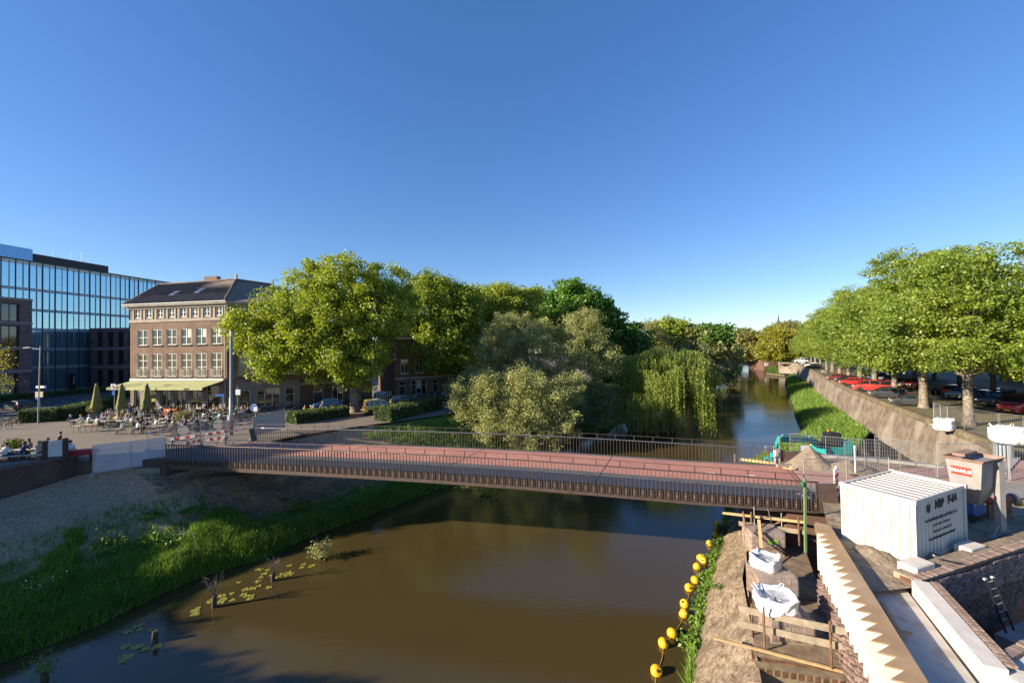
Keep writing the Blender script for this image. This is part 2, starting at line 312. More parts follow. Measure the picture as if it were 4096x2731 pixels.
for i,(x,y) in enumerate([(225,1617),(262,1610),(310,1601),(245,1604),(180,1608),(330,1594),(205,1625),(150,1621),(420,1583)]):
    a=G(x,y,PL+.012); b=G(x+22,y-2.3,PL+.012); d=(b-a).normalized(); n=Vector((-d.y,d.x,0))*.09
    m=MB(); m.quad(a-n,b-n,b+n,a+n); o=m.build('lane_marking',M_white); tag(o,kind='structure')
# ---- right bank: near dirt bank, berm, wall, street
RW=[(1.9,6),(6.5,16.4),(9.75,21.6),(13.6,27.6),(16.5,32.5),(25,45),(42.8,61.3),(61.7,92),(89.4,135.7),(110.5,167)]
RT=[(4.0,6,2.7),(7.3,12.4,2.8),(10.0,18.4,2.9),(12.6,22.4,2.9),(17.4,28.4,2.5),(27.5,35,2.1),(45.2,52.5,1.8),(66.5,89,1.6),(94.5,134,1.5),(116.6,169.5,1.5)]
M_dirt=mat('bank_dirt',(.21,.155,.105),.95,.35,5,c2=(.36,.28,.20),big=((.12,.085,.06),1.4,.6),bump=1,bscale=14,spec=.1)
def rb(u,v):
    w=interp(RW,u); t=interp(RT,u); x=w[0]*(1-v)+t[0]*v+fb(w[0],w[1],.8,2)*.25*(1-v); y=w[1]*(1-v)+t[1]*v
    z=(-.5+v/.06*.75) if v<.06 else .25+(t[2]-.25)*((v-.06)/.94)**.7
    return (x,y,z+(fb(x,y,1.1,4)*.16+fb(x,y,4,2)*.06)*min(1,v*10)*min(1,(1-v)*8))
nb=.445   # dirt until just past the bridge, grass beyond
link('dirt_bank',grid('dirt_bank',lambda u,v:rb(u*nb,v),110,30,M_dirt))['kind']='structure'
M_gr=mat('berm_grass',(.05,.095,.018),.95,.3,1.2,c2=(.10,.17,.03),bump=.6,bscale=8,spec=.1)
link('right_berm',grid('right_berm',lambda u,v:rb(nb+u*(1-nb),v),160,14,M_gr))['kind']='structure'
WT=[(33.2,27.3),(35.58,30.92),(39.5,38.1),(47.3,53),(56.2,69.4),(82,112),(107,153.8),(117.7,170.4)]
WD=Vector((.535,.845,0)); WN=Vector((.845,-.535,0))
M_moss=mat('mossy_paving',(.15,.125,.07),.9,.25,3,c2=(.24,.20,.12),big=((.13,.14,.045),.6,.5),bump=.3,bscale=30)
def rs(u,v):
    w=interp(WT,u); d=float(np.interp(v,[0,.5,1],[.35,40,700])); k=1-u
    n=WN+Vector((.0,.0,0)); return (w[0]+n.x*d,w[1]+n.y*d+ (d*.25*k if d>50 else 0),PL)
link('parking_strip',grid('parking_strip',rs,40,6,M_moss,False))['kind']='structure'
def off(i,d): p=WT[i]; return (p[0]+WN.x*d,p[1]+WN.y*d)
M_rroad=mat('brick_road',(.155,.12,.105),.85,.15,9,big=((.12,.095,.085),.5,.6),bump=.15,bscale=40)
sheet('right_street',[off(0,11.5),off(2,11),off(4,10.5),off(7,10.5),off(7,19),off(4,19),off(2,20),off(0,26)],PL+.006,M_rroad)
sheet('right_sidewalk',[off(0,26),off(2,20),off(4,19),off(7,19),off(7,23),off(4,24),off(2,27),off(0,40)],PL+.008,mat('pavement_slab',(.25,.23,.20),.85,.12,6))
# city wall with sloping face and worn coping
M_wall=mat('old_wall_brick',(.15,.11,.085),.9,.2,1.1,c2=(.25,.20,.15),big=((.36,.31,.25),.22,.55),bump=.6,bscale=14,detail=9)
def cwall(a,b,zb,name,label,batter=1.2):
    m=MB(); n=24
    for i in range(len(a)-1): pass
    return m
wl=thing('city_wall','long sloping old brick city wall with mossy top beside the parking row','wall')
def wf(u,v):
    w=interp(WT,u); t=(1-v); z=PL-.02-t*(PL-1.3); d=-t*1.1
    b=fb(w[0]*1.0,z*2+w[1],.5,3)*.06
    return (w[0]+WN.x*(d+b),w[1]+WN.y*(d+b)+0,z)
link('wall_face',grid('wall_face',wf,160,10,M_wall),wl)
def cf(u,v):
    w=interp(WT,u); pr=[(-.05,-.45),(-.12,-.3),(-.12,.02),(.0,.22),(.35,.25),(.75,.16),(.95,.01)]; k=min(int(v*6+1e-6),5); f=v*6-k
    d=pr[k][0]*(1-f)+pr[k+1][0]*f; z=pr[k][1]*(1-f)+pr[k+1][1]*f; z+=fb(w[0],w[1]+d,.9,2)*.03
    return (w[0]+WN.x*d,w[1]+WN.y*d,PL+z)
M_cope=mat('mossy_coping',(.16,.125,.075),.95,.3,2.5,c2=(.25,.20,.12),big=((.105,.085,.06),.8,.7),bump=.5,bscale=20)
link('coping',grid('coping',cf,200,6,M_cope),wl)
def quay(name,label,px,zt,zb,M=None,th=.8):
    t=thing(name,label,'wall'); pts=[G(x,y,zt) for x,y in px]; m=MB()
    for a,b in zip(pts,pts[1:]):
        d=(b-a).normalized(); n=Vector((-d.y,d.x,0)); n=n if n.y>0 else -n
        m.prism([(a.x,a.y),(b.x,b.y),((b+n*th).x,(b+n*th).y),((a+n*th).x,(a+n*th).y)],zb,zt)
    m.build('wall_face',M or M_wall,t); c=MB()
    for a,b in zip(pts,pts[1:]): c.beam(a+Vector((0,.3,.1)),b+Vector((0,.3,.1)),.9,.22)
    c.build('coping',M_cope,t); return t
M_redwall=brickmat('red_wall_brick',(.16,.075,.055),(.22,.11,.08),(.2,.16,.13),.25,.08)
quay('quay_wall','broad brick wall front with pale patch at the end of the city wall',[(3192,1451.5),(3113,1449)],PL,.8)
quay('bastion_wall','low reddish brown bastion wall carrying a small white sign above the canal',[(3122,1442),(3058,1443)],4.9,-.3,M_redwall)
quay('bastion_flank','dark red brick bastion flank rising straight from the far canal water',[(3058,1443),(2999,1436.5)],4.9,-.3,M_redwall)
sheet('far_bank_grass',[(112.5,174),(200,330),(420,330),(300,130),(118.5,170.5)],4.8,M_gr)
sheet('far_canal_bank',[(136,305),(155,300),(185,312),(330,330),(700,900),(-300,900)],2.5,M_gr)
def inl(u,v):
    a=G(3139,1506,0).lerp(G(3066,1499,0),u); b=G(3122,1450,4.0).lerp(G(3062,1452,3.0),u); p=a.lerp(b,v); return (p.x,p.y,-.3+1.2*min(1,v*3)+ (p.z if v>.5 else 0)*(v-.5)*1.2+fb(p.x,p.y,.4)*.3)
link('inlet_grass',grid('inlet_grass',inl,20,12,M_gr))['kind']='structure'
M_wood=mat('weathered_wood',(.25,.18,.115),.85,.3,3,c2=(.36,.28,.19),bump=.4,bscale=25)
M_dwood=mat('dark_wet_wood',(.07,.05,.035),.8,.3,6,bump=.4,bscale=25)
t=thing('timber_revetment','low dark timber revetment edging the grass at the wall corner','revetment')
a=G(3139,1507,0); b=G(3066,1499,0)
for i in range(14):
    p=a.lerp(b,i/13); m=MB(); m.tube([p+Vector((0,0,-.5)),p+Vector((0,0,.75))],.13,6); m.build('post',M_dwood,t)
m=MB(); m.beam(a+Vector((0,.1,.5)),b+Vector((0,.1,.5)),.1,.35); m.build('rail',M_wood,t)
t=thing('timber_edging','low dark timber edging between right berm grass and canal water','edging'); m=MB()
for i in range(5,len(RW)-1):
    p=Vector((*RW[i],.12)); q=Vector((*RW[i+1],.12)); m.beam(p,q,.12,.5)
m.build('edge_boards',M_dwood,t)
# ---- far end: low bridge and its bank
t=thing('far_bridge','low brick bridge crossing the far end of the canal','bridge'); m=MB()
a=G(2930,1440,4.5); b=G(3000,1440,4.5); m.beam(a,b,3,1.1); m.build('parapet',M_redwall,t); m=MB(); m.beam(a+Vector((0,1,-1.3)),b+Vector((0,1,-1.3)),3,.5); m.build('arch_beam',M_cope,t)
# ---- construction site pad and foreground
M_sand=mat('site_sand',(.27,.21,.15),.95,.2,4,c2=(.36,.29,.21),big=((.19,.145,.10),.9,.6),bump=1,bscale=10,spec=.1)
K=.857
pad=[(x*K,y*K) for x,y in [(17.9,24.2),(20.9,31.7),(22.6,34.3),(28.6,31.7),(33.2,28.2)]]+[(33.0,27.2),(33.6,27.9),(75,20),(55,24.3)]+[(x*K,y*K) for x,y in [(21.75,17.85),(14.75,15.5)]]+[(11.0,13.05),(12.9,17.1)]
SZ=5.4
def padz(x,y): return SZ-.012+fb(x,y,.5,4)*.07+fb(x,y,2.5,3)*.04
me=bpy.data.meshes.new('site_ground'); bm=bmesh.new(); vs=[bm.verts.new((x,y,SZ-.012)) for x,y in pad]; f=bm.faces.new(vs); bmesh.ops.triangulate(bm,faces=[f])
for _ in range(6):
    es=[e for e in bm.edges if e.calc_length()>.7 and e.verts[0].co.x<36]
    if not es: break
    bmesh.ops.subdivide_edges(bm,edges=es,cuts=1); bmesh.ops.triangulate(bm,faces=bm.faces)
for v in bm.verts:
    if not v.is_boundary: v.co.z=padz(v.co.x,v.co.y)
bmesh.ops.recalc_face_normals(bm,faces=bm.faces)
if sum(f.normal.z for f in bm.faces)<0: bmesh.ops.reverse_faces(bm,faces=bm.faces)
bm.to_mesh(me); bm.free(); me.materials.append(M_sand); link('site_ground',me)['kind']='structure'
M_conc=mat('grey_concrete',(.33,.31,.28),.85,.15,3,bump=.2,bscale=20,big=((.24,.22,.2),.8,.5))
M_pale=mat('pale_concrete',(.60,.55,.49),.85,.10,3,bump=.15,bscale=25)
t=thing('quay_retaining_wall','grey concrete retaining edge behind the sand heaps above the berm','wall'); m=MB()
rt=[(x*K,y*K) for x,y in [(20.9,31.7),(22.6,34.3),(28.6,31.7),(33.2,28.2)]]+[(33.1,27.3)]
for a,b in zip(rt,rt[1:]): m.beam((*a,3.6),(*b,3.6),.35,3.9)
m.build('concrete_edge',M_conc,t)
# ---------------------------------------------------------------- the bridge
BN=[Vector((-28.65,34.1,0))*K,Vector((17.56,24.0,0))*K]; BF=[Vector((-25.51,40.9,0))*K,Vector((20.54,31.3,0))*K]
def offs(t): return float(np.interp(t,[0,.86,1],[.25,.25,.1]))
def deckz(t): return -offs(t)+float(np.interp(t,[0,.18,.36,.5,.64,.75,.88,1],[4.80,4.87,4.90,4.87,4.78,4.63,4.44,4.22]))*K+13.2*(1-K)
def bp(t,w,dz=0):
    p=BN[0].lerp(BN[1],t).lerp(BF[0].lerp(BF[1],t),w); return Vector((p.x,p.y,deckz(t)+dz))
bridge=thing('bicycle_bridge','long low brown steel bicycle bridge with red lane spanning the canal','bridge')
M_steel=mat('brown_steel',(.105,.075,.063),.5,.15,4,metal=.3,spec=.5)
M_handl=mat('polished_handrail',(.45,.38,.34),.22,.08,4,metal=.9)
M_deckg=mat('deck_grey',(.125,.12,.118),.8,.10,6,bump=.15,bscale=90,big=((.105,.10,.098),.3,.5))
M_red=mat('red_lane',(.45,.205,.15),.8,.08,2.5,bump=.15,bscale=90,big=((.36,.16,.12),.30,.7))
def strip(w0,w1,dz,m,name,t0=0,t1=1,n=60):
    def fn(u,v): 
        p=bp(t0+(t1-t0)*u,w0+(w1-w0)*v,dz); return tuple(p)
    return link(name,grid(name,fn,n,2,m),bridge)
strip(.015,.985,0,M_deckg,'deck_surface')
strip(.36,.93,.005,M_red,'red_bicycle_lane')
m=MB()
for k in range(60):
    a,b=k/60,(k+1)/60
    for w in(.03,.97): 
        p,q=bp(a,w,-.35),bp(b,w,-.35); m.beam(p,q,.3,.55)
    m.beam(bp(a,.5,-.32),bp(b,.5,-.32),4.7,.25)
m.build('deck_girder',M_steel,bridge)
LEN=(BN[1]-BN[0]).length
for i in range(17):
    t=.10+i*.0555
    if t>.985: break
    m=MB(); p,q=bp(t,.575,.009),bp(t+.012,.575,.009); n=Vector((.02,.07,0)); m.quad(p-n,q-n,q+n,p+n); m.build('lane_dash',M_white,bridge)
# railings: vertical bars alternately backed by a toothed fascia, round handrail, thin upper rail on posts
nb_=188
def xdir(t): return (bp(min(1,t+.01),0)-bp(max(0,t-.01),0)).normalized()
for side,w in((0,0.0),(1,1.0)):
    sgn=-1 if side==0 else 1
    nrm=Vector((.213,.977,0))*sgn
    hr=MB(); hr.tube([bp(k/48,w,.83+offs(k/48))+nrm*.03 for k in range(49)],.038,8); hr.build('handrail',M_handl if side else M_steel,bridge,smooth=True)
    ur=MB(); ur.tube([bp(k/48,w,1.165+offs(k/48))+nrm*.03 for k in range(49)],.016,5); ur.build('upper_rail',M_steel,bridge,smooth=True)
    bm_=MB(); 
    for k in range(nb_):
        t=(k+.5)/nb_; fh=(.34+.17*t)*K
        m=MB(); xd=xdir(t); ang=math.atan2(xd.y,xd.x); b=bp(t,w)+nrm*.10
        top=.825+offs(t); bot=-fh if side==0 else -.05
        if side==0: m.box((0,0,(top+bot)/2),(.024,.07,top-bot))
        else: m.box((0,0,(top+bot)/2),(.024,.05,top-bot))
        loc=b-nrm*.07 if side==0 else b-nrm*.1
        if side==0 or k%3==0: m.build('railing_bar',M_steel,bridge,loc,ang)
        else:
            T_=Matrix.Translation(loc)@Matrix.Rotation(ang,4,'Z'); bm_.add([T_@Vector(v) for v in m.v],m.f)
    for k in range(32):
        t=(k+.5)/32; m=MB(); p=bp(t,w)+nrm*.03; m.beam(p+Vector((0,0,.78+offs(t))),p+Vector((0,0,1.165+offs(t))),.03,.05); m.build('upper_post',M_steel,bridge)
    if side: bm_.build('far_railing_bars',M_steel,bridge)['kind']='stuff'
    # toothed fascia
    for k in range(94 if side==0 else 0):
        t=(k+1)/94; fh=(.34+.17*t)*K; xd=xdir(t); ang=math.atan2(xd.y,xd.x); b=bp(t-.5/94,w)
        for q_ in(0,1):
            ins=.045 if q_ else -.02; fa=MB(); fa.box((0,0,0),(LEN/94*.5,.03,fh)); fa.build('fascia_plate',M_steel,bridge,b+xd*(LEN/94*(.25 if q_ else -.25))+nrm*(ins-.03)+Vector((0,0,-fh/2-.005)),ang)
    if side: fa=MB(); [fa.beam(bp(k/20,w,-.2)+nrm*.03,bp((k+1)/20,w,-.2)+nrm*.03,.03,.38) for k in range(20)]; fa.build('far_fascia',M_steel,bridge)
    b2=MB()
    for k in range(nb_//2):
        t=(2*k+1.4)/nb_; fh=(.34+.17*t)*K; p=bp(t,w)+nrm*.035+Vector((0,0,-fh*.5)); b2.box(p,(.03,.02,.03))
    o=b2.build('fascia_bolt',MATS['pale_concrete'],bridge); o['kind']='stuff'
    t=1.0; m=MB(); p=bp(1,w); xd=xdir(1); q=p+xd*.82; m.beam(p+Vector((0,0,.14)),q+Vector((0,0,.22)),.14,1.4); m.build('end_panel',M_steel,bridge)
    m=MB(); m.beam(q+Vector((0,0,.85)),q+Vector((0,0,1.265)),.05,.05); m.beam(bp(1,w,1.265),q+Vector((0,0,1.265)),.03,.03); m.build('end_post',M_steel,bridge)
    if side: 
        p=bp(0,w); m=MB(); m.beam(p+Vector((-.1,0,.0)),p+Vector((-.45,.1,1.0)),.5,.12); m.build('end_panel',M_steel,bridge)
for t_ in(.005,.27,.5,.73,.995):
    m=MB(); m.beam(bp(t_,.02,.009),bp(t_,.98,.009),.05,.006); m.build('expansion_joint',M_steel,bridge)
# abutments
t=thing('right_abutment','dark brick abutment below the right end of the bridge','abutment')
m=MB(); m.prism([(13.9,21.2),(16.8,20.75),(18.9,28.3),(15.6,28.8)],1.2,5.0); m.build('abutment_wall',M_redwall,t)
t=thing('left_abutment','low abutment coloured dark under the left end of the bridge','abutment')
m=MB(); a=bp(-.012,-.02); b=bp(-.012,1.02); m.beam(a+Vector((.35,0,-.75)),b+Vector((.35,0,-.75)),.8,.7); m.build('abutment_block',M_dwood,t)  # block coloured dark so it does not stand out below the deck
# grass pavers on the slope below the bridge
# road behind the bridge at the right
M_red2=mat('dusty_red_road',(.40,.22,.18),.85,.1,3,big=((.42,.30,.24),.5,.6),bump=.15,bscale=60)
M_asp2=mat('dusty_asphalt',(.26,.24,.22),.85,.1,3,big=((.2,.19,.17),.5,.6))
def ext(w,d): 
    p=bp(1,w); return (p.x+.985*d,p.y-.02*d)
sheet('approach_road',[tuple(bp(1,.0))[:2],ext(.0,6),ext(0,40),ext(.36,40),tuple(bp(1,.36))[:2]],SZ+.07,M_asp2)
sheet('approach_red_lane',[tuple(bp(1,.36))[:2],ext(.36,40),(56,31.3),(25.7,25.3),tuple(bp(1,.93))[:2]],SZ+.074,M_red2)
# ---------------------------------------------------------------- trees
M_bark=mat('tree_bark',(.10,.08,.06),.95,.35,5,c2=(.19,.155,.12),bump=1,bscale=12,spec=.1)
M_plbark=mat('plane_bark',(.17,.14,.11),.95,.4,3,c2=(.30,.26,.21),bump=.8,bscale=9,spec=.1)
M_twig=mat('grey_twig',(.20,.165,.12),.9,.3,5)
LF=dict(
 plane=leafmat('leaf_plane',(.12,.21,.014),(.36,.42,.026),.44),
 plane2=leafmat('leaf_plane_back',(.13,.22,.014),(.38,.43,.026),.46),
 elm=leafmat('leaf_elm',(.14,.215,.02),(.31,.39,.045),.44),
 chest=leafmat('leaf_chestnut',(.055,.15,.013),(.15,.30,.022),.4),
 dark=leafmat('leaf_dark',(.055,.145,.016),(.15,.28,.03),.4),
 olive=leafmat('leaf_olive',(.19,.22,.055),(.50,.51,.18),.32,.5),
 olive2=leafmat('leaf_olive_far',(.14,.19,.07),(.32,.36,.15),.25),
 weep=leafmat('leaf_weeping',(.12,.19,.024),(.30,.36,.055),.4,.5),
 yell=leafmat('leaf_yellow',(.17,.20,.015),(.33,.31,.03),.38),
 brown=leafmat('leaf_bronze',(.15,.16,.035),(.30,.28,.08),.38),
 hedge=leafmat('leaf_hedge',(.05,.095,.016),(.13,.19,.035),.3,1.2),
 grass=leafmat('grass_blade',(.075,.17,.016),(.18,.32,.035),.42,.6),
 grassb=leafmat('grass_bright',(.10,.20,.015),(.21,.33,.04),.35,.6),
 reed=leafmat('dry_reed',(.17,.12,.07),(.30,.225,.14),.2,1),
)
def crownpts(lobes,nclump,per,cr,rs,shell=.5,flat=.75):
    """clumps spread through the lobes' volume, leaves gathered in each clump"""
    vol=np.array([l[3]*l[4]*l[5] for l in lobes])**.8; pr=vol/vol.sum(); C=[];O=[]
    idx=rs.choice(len(lobes),nclump,p=pr)
    L=np.array(lobes)
    d=rs.normal(size=(nclump,3)); d/=np.linalg.norm(d,axis=1)[:,None]
    r=shell+(1-shell)*rs.random(nclump)**.6; r*=(.86+.28*rs.random(nclump))
    cc=L[idx,:3]+d*L[idx,3:6]*r[:,None]; 
    k=per; g=rs.normal(size=(nclump,k,3)); g/=np.linalg.norm(g,axis=2)[...,None]; g*=(rs.random((nclump,k,1))**.45)
    sz=cr*(.6+.8*rs.random((nclump,1,1))); g=g*sz*np.array([1,1,flat])
    pts=(cc[:,None,:]+g).reshape(-1,3); out=np.repeat(d,k,0)*.5+g.reshape(-1,3)/cr
    return pts,out,cc
def limbs(mb,base,h,r,ccs,rs,n,lean=(0,0),twn=5):
    """trunk plus limbs that reach towards clump centres"""
    top=Vector((lean[0],lean[1],h)); pts=[Vector((0,0,-.25)),Vector((lean[0]*.2,lean[1]*.2,h*.33)),Vector((lean[0]*.6,lean[1]*.6,h*.7)),top]
    mb.tube([Vector((0,0,-.25)),Vector((0,0,.12)),Vector((0,0,.45))]+pts[1:],[r*1.55,r*1.25,r*1.05,r*.9,r*.82,r*.78],10)
    pick=rs.choice(len(ccs),min(n,len(ccs)),replace=False)
    for j,i in enumerate(pick):
        e=Vector(ccs[i]); s=top*(.75+.25*rs.random()) if j%3 else top
        hd=(e-s); md=s+hd*.45+Vector((0,0,hd.length*.16*(1 if e.z>s.z else .6)))+Vector(rs.normal(size=3)*hd.length*.05)
        q=[s.lerp(md,k/4)*(1-k/4)+md.lerp(e,k/4)*(k/4) for k in range(5)]
        r0=r*(.5 if j<6 else .22)*(.7+.5*rs.random()); mb.tube(q,[r0,r0*.75,r0*.5,r0*.3,r0*.12],twn,cap=False)
TREE_CACHE={}
def tree(name,label,loc,lobes,leaf,nclump,per,size,cr,trunk=(.35,5),seed=1,cat='tree',group=None,nl=26,shell=.5,bark=None,aspect=.65,up=.35,flat=.75,droop=0,lean=(0,0),bare=0):
    rs=np.random.default_rng(seed); t=thing(name,label,cat,loc,0,group)
    pts,out,cc=crownpts(lobes,nclump,per,cr,rs,shell,flat)
    pts=pts[pts[:,2]>.05] if not bare else pts
    out=out[:len(pts)]
    V,Fq=leaves(pts,size,up,aspect,rs,out*.6,droop)
    link('crown',npmesh('crown',V,Fq,[LF[leaf]]),t)
    mb=MB(); limbs(mb,loc,trunk[1],trunk[0],cc,rs,nl,lean); mb.build('trunk',bark or M_bark,t,smooth=True)
    return t
def lob(x,y,Y,rx,rz,base,dep=None,dy=0):    # lobe centred on a photograph pixel at depth Y; radii in pixels
    c=P(x,y,Y+dy)-Vector(base); k=Y/F; return (c.x,c.y,c.z,rx*k,dep or rx*k,rz*k)
# big plane tree in front of the houses
b=G(1420,1655,5.15); Y=b.y
L=[lob(x,y,Y,rx,rz,b,d,dy) for x,y,rx,rz,d,dy in [(1380,1150,175,140,5,0),(1240,1170,130,120,4.5,0),(1110,1270,145,110,4.5,-1),(1010,1330,95,100,3.5,-1),(1180,1370,150,110,4.5,-2),(1330,1300,180,130,6,-1),(1500,1260,150,150,5.5,0),(1590,1180,75,110,4,1),(1400,1430,150,80,5,-2),(1090,1440,75,80,3,-2),(1440,1500,85,60,2.2,-1.8),(1245,1480,70,50,2.5,-2),(1120,1510,30,40,1,-2.5)]]
tree('plane_tree','huge yellow-green plane tree with thick grey trunk between the two hedges',b,L,'plane',860,140,.29,1.1,(.62,7.2),3,bark=M_plbark,nl=46,shell=.35)
grp='trees lining the left canal street'
def ptree(label,bx,by,bz,lobes,leaf,seed,nc,per,size,cr,tr=(.42,6),name='street_tree',**k):
    b=G(bx,by,bz); return tree(name,label,b,[lob(x,y,b.y+dy,rx,rz,b,d,0) for x,y,rx,rz,d,dy in lobes],leaf,nc,per,size,cr,tr,seed,group=k.pop('group',grp),**k)
ptree('tall yellow-green plane tree directly right of the huge plane tree',1760,1590,5.1,[(1720,1240,150,140,6,0),(1820,1260,120,130,5,0),(1640,1330,110,120,5,0),(1750,1400,160,110,6,-2),(1720,1140,80,45,4,0)],'plane2',21,700,110,.36,1.3)
ptree('yellow-green plane tree half hidden behind the olive willow',1950,1560,5.1,[(1930,1270,150,130,7,0),(2040,1260,110,110,6,0),(1850,1350,120,110,6,0),(1990,1190,110,50,5,0),(2120,1230,90,80,6,3)],'plane2',22,560,105,.42,1.5)
ptree('small green street tree low behind the parked cars and yellow van',1640,1570,5.1,[(1600,1430,110,80,5,0),(1700,1440,90,70,4,2)],'chest',23,200,80,.42,1.2)
ptree('round deep green chestnut tree standing highest above the olive willow',2290,1530,5.1,[(2290,1245,120,120,8,0),(2210,1300,90,110,6,0),(2380,1290,90,120,6,0),(2290,1170,70,45,5,0)],'chest',24,420,85,.6,1.7)
ptree('dark green tree right of the chestnut above the weeping willow',2470,1530,5.0,[(2450,1360,95,100,7,0),(2530,1390,80,90,6,0),(2480,1460,110,80,6,-3),(2420,1290,50,50,4,0)],'dark',25,380,85,.6,1.6)
ptree('brown half bare tree behind the dark green trees',2600,1500,5.0,[(2590,1340,60,60,6,0),(2620,1390,60,50,6,0)],'brown',26,120,45,.5,1.6,nl=90)
ptree('yellow-green oak with dark crown top behind the weeping willow',2690,1490,5.0,[(2680,1345,75,60,7,0),(2660,1310,45,30,5,0),(2720,1310,40,25,4,0),(2640,1390,50,50,5,0)],'plane',27,220,55,.7,2.0)
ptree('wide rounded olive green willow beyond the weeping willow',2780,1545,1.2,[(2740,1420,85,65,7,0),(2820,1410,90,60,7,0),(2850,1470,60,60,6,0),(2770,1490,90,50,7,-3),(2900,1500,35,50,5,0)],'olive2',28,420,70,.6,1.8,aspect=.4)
ptree('dark rounded tree poking above the bronze tree in the distance',2850,1490,5.0,[(2840,1335,60,30,9,0),(2830,1370,60,40,8,0)],'dark',29,120,60,1.0,2.6)
ptree('bronze leaved tree spreading before the distant dark tree',2800,1490,5.0,[(2790,1360,60,45,8,0),(2830,1390,60,40,8,0)],'brown',30,160,60,.9,2.4)
ptree('light green canal tree leaning over the water beyond the olive willow',2915,1520,1.0,[(2905,1410,38,50,6,0),(2890,1460,35,50,6,0),(2930,1460,20,50,4,0)],'olive',31,160,60,.7,2.0)
ptree('tall far tree with dark umbrella shaped top at the canal bend',2985,1440,4.8,[(2985,1345,45,16,9,0),(2960,1400,50,36,10,0),(3000,1400,45,34,9,0)],'brown',32,200,60,1.4,3.4,tr=(.6,9))
ptree('dark spreading treetop behind the far umbrella shaped tree',3010,1438,4.8,[(3010,1370,34,18,9,0),(2975,1338,34,12,8,0)],'dark',33,110,60,1.3,3.2,tr=(.6,14))
ptree('small drooping willow on the far bank beside the red bastion',3015,1446,3.8,[(3010,1415,24,26,4,0)],'weep',34,70,60,.9,2.0,droop=2)
ptree('broad bright yellow-green tree with dark trunk on the bastion',3135,1446,4.9,[(3110,1345,50,40,8,0),(3150,1370,60,50,9,0),(3080,1400,50,40,8,0),(3130,1420,75,28,8,0)],'yell',35,330,70,.8,2.4,tr=(.7,6))
ptree('brownish bare crown rising behind the bright bastion tree',3155,1440,5,[(3150,1310,55,22,9,0),(3100,1318,34,16,7,0),(3195,1322,30,16,7,0)],'brown',36,150,40,.7,2.4,tr=(.6,18),nl=120)
ptree('grey-green tree filling the gap below the far church spire',3060,1440,4.9,[(3045,1400,36,34,8,0),(3075,1425,30,20,7,0)],'elm',37,120,60,1.2,3)
# olive willow group leaning over the water behind the bridge
b=G(2150,1745,.4); Y=b.y
L=[lob(x,y,Y,rx,rz,b,d,dy) for x,y,rx,rz,d,dy in [(2060,1330,115,95,4,3),(1990,1400,100,80,4,3),(2160,1360,90,90,4,2),(2330,1330,85,105,3.5,1),(2400,1430,80,90,3.5,1),(2270,1440,100,90,4,0),(2120,1480,130,80,4,2),(1930,1520,90,80,4,2)]]
tree('olive_willow','tall silvery olive willow with pale twigs behind the middle of the bridge',b,L,'olive',620,120,.27,1.05,(.32,4),41,nl=130,bark=M_twig,aspect=.35,droop=.3,shell=.3)
b=G(2040,1800,.3); Y=b.y
L=[lob(x,y,Y,rx,rz,b,d,dy) for x,y,rx,rz,d,dy in [(1880,1600,100,90,3.5,0),(1820,1700,70,70,3,0),(1960,1640,110,90,3.5,-1),(2090,1640,100,90,3.5,-1),(1960,1740,140,70,3,-2),(2120,1740,120,70,3,-2),(2200,1600,80,70,3,0),(1960,1550,90,70,3,0),(2090,1530,100,70,3,0),(2230,1690,90,70,3,-1),(2270,1560,80,70,3,1)]]
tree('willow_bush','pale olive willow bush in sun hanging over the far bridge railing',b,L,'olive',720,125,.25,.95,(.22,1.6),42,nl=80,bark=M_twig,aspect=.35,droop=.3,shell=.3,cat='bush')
b=G(2380,1730,.3); Y=b.y
L=[lob(x,y,Y,rx,rz,b,d,dy) for x,y,rx,rz,d,dy in [(2370,1580,90,90,3.5,0),(2310,1660,110,80,3.5,0),(2430,1620,50,60,3,0)]]
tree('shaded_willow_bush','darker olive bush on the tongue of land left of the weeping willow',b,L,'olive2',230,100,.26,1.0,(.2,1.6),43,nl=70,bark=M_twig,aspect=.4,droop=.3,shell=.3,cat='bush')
# weeping willow: hanging strands
b=G(2690,1716,.25); t=thing('weeping_willow','weeping willow with long yellow-green hanging strands over the canal','tree',b)
rs=np.random.default_rng(5); Y=b.y; k=Y/F; C=[];O=[]; mb=MB()
dome=[(lob(2600,1450,Y,110,50,b)),(lob(2700,1440,Y,110,50,b)),(lob(2790,1520,Y,70,60,b)),(lob(2560,1530,Y,90,60,b)),(lob(2680,1520,Y,130,70,b,dy=-3)),(lob(2640,1420,Y,60,30,b)),(lob(2740,1580,Y,90,60,b,dy=-4)),(lob(2580,1600,Y,100,50,b,dy=-3))]
heads=[]
for l in dome:
    for j in range(24):
        d=rs.normal(size=3); d[2]=abs(d[2]); d/=np.linalg.norm(d); heads.append(np.array(l[:3])+d*np.array(l[3:6]))
tips=[]
for h in heads:
    for s in range(16):
        a=rs.random()*2*PI; rr=.25+rs.random()*.95; p0=h+np.array([math.cos(a)*rr,math.sin(a)*rr,-.25*rr+rs.random()*.25])
        ln=min(p0[2]-.15,1.6+rs.random()*4.2); n=max(4,int(ln/.13))
        z=np.linspace(0,1,n); sw=rs.normal(size=2)*.12
        pts=np.stack([p0[0]+sw[0]*z,p0[1]+sw[1]*z,p0[2]-ln*z],1)+rs.normal(size=(n,3))*.05
        C.append(pts)
C=np.concatenate(C); V,Fq=leaves(C,.30,-.2,.34,rs,None,2.2); link('crown',npmesh('crown',V,Fq,[LF['weep']]),t)
limbs(mb,b,4.5,.4,heads,rs,40); mb.build('trunk',M_bark,t,smooth=True)
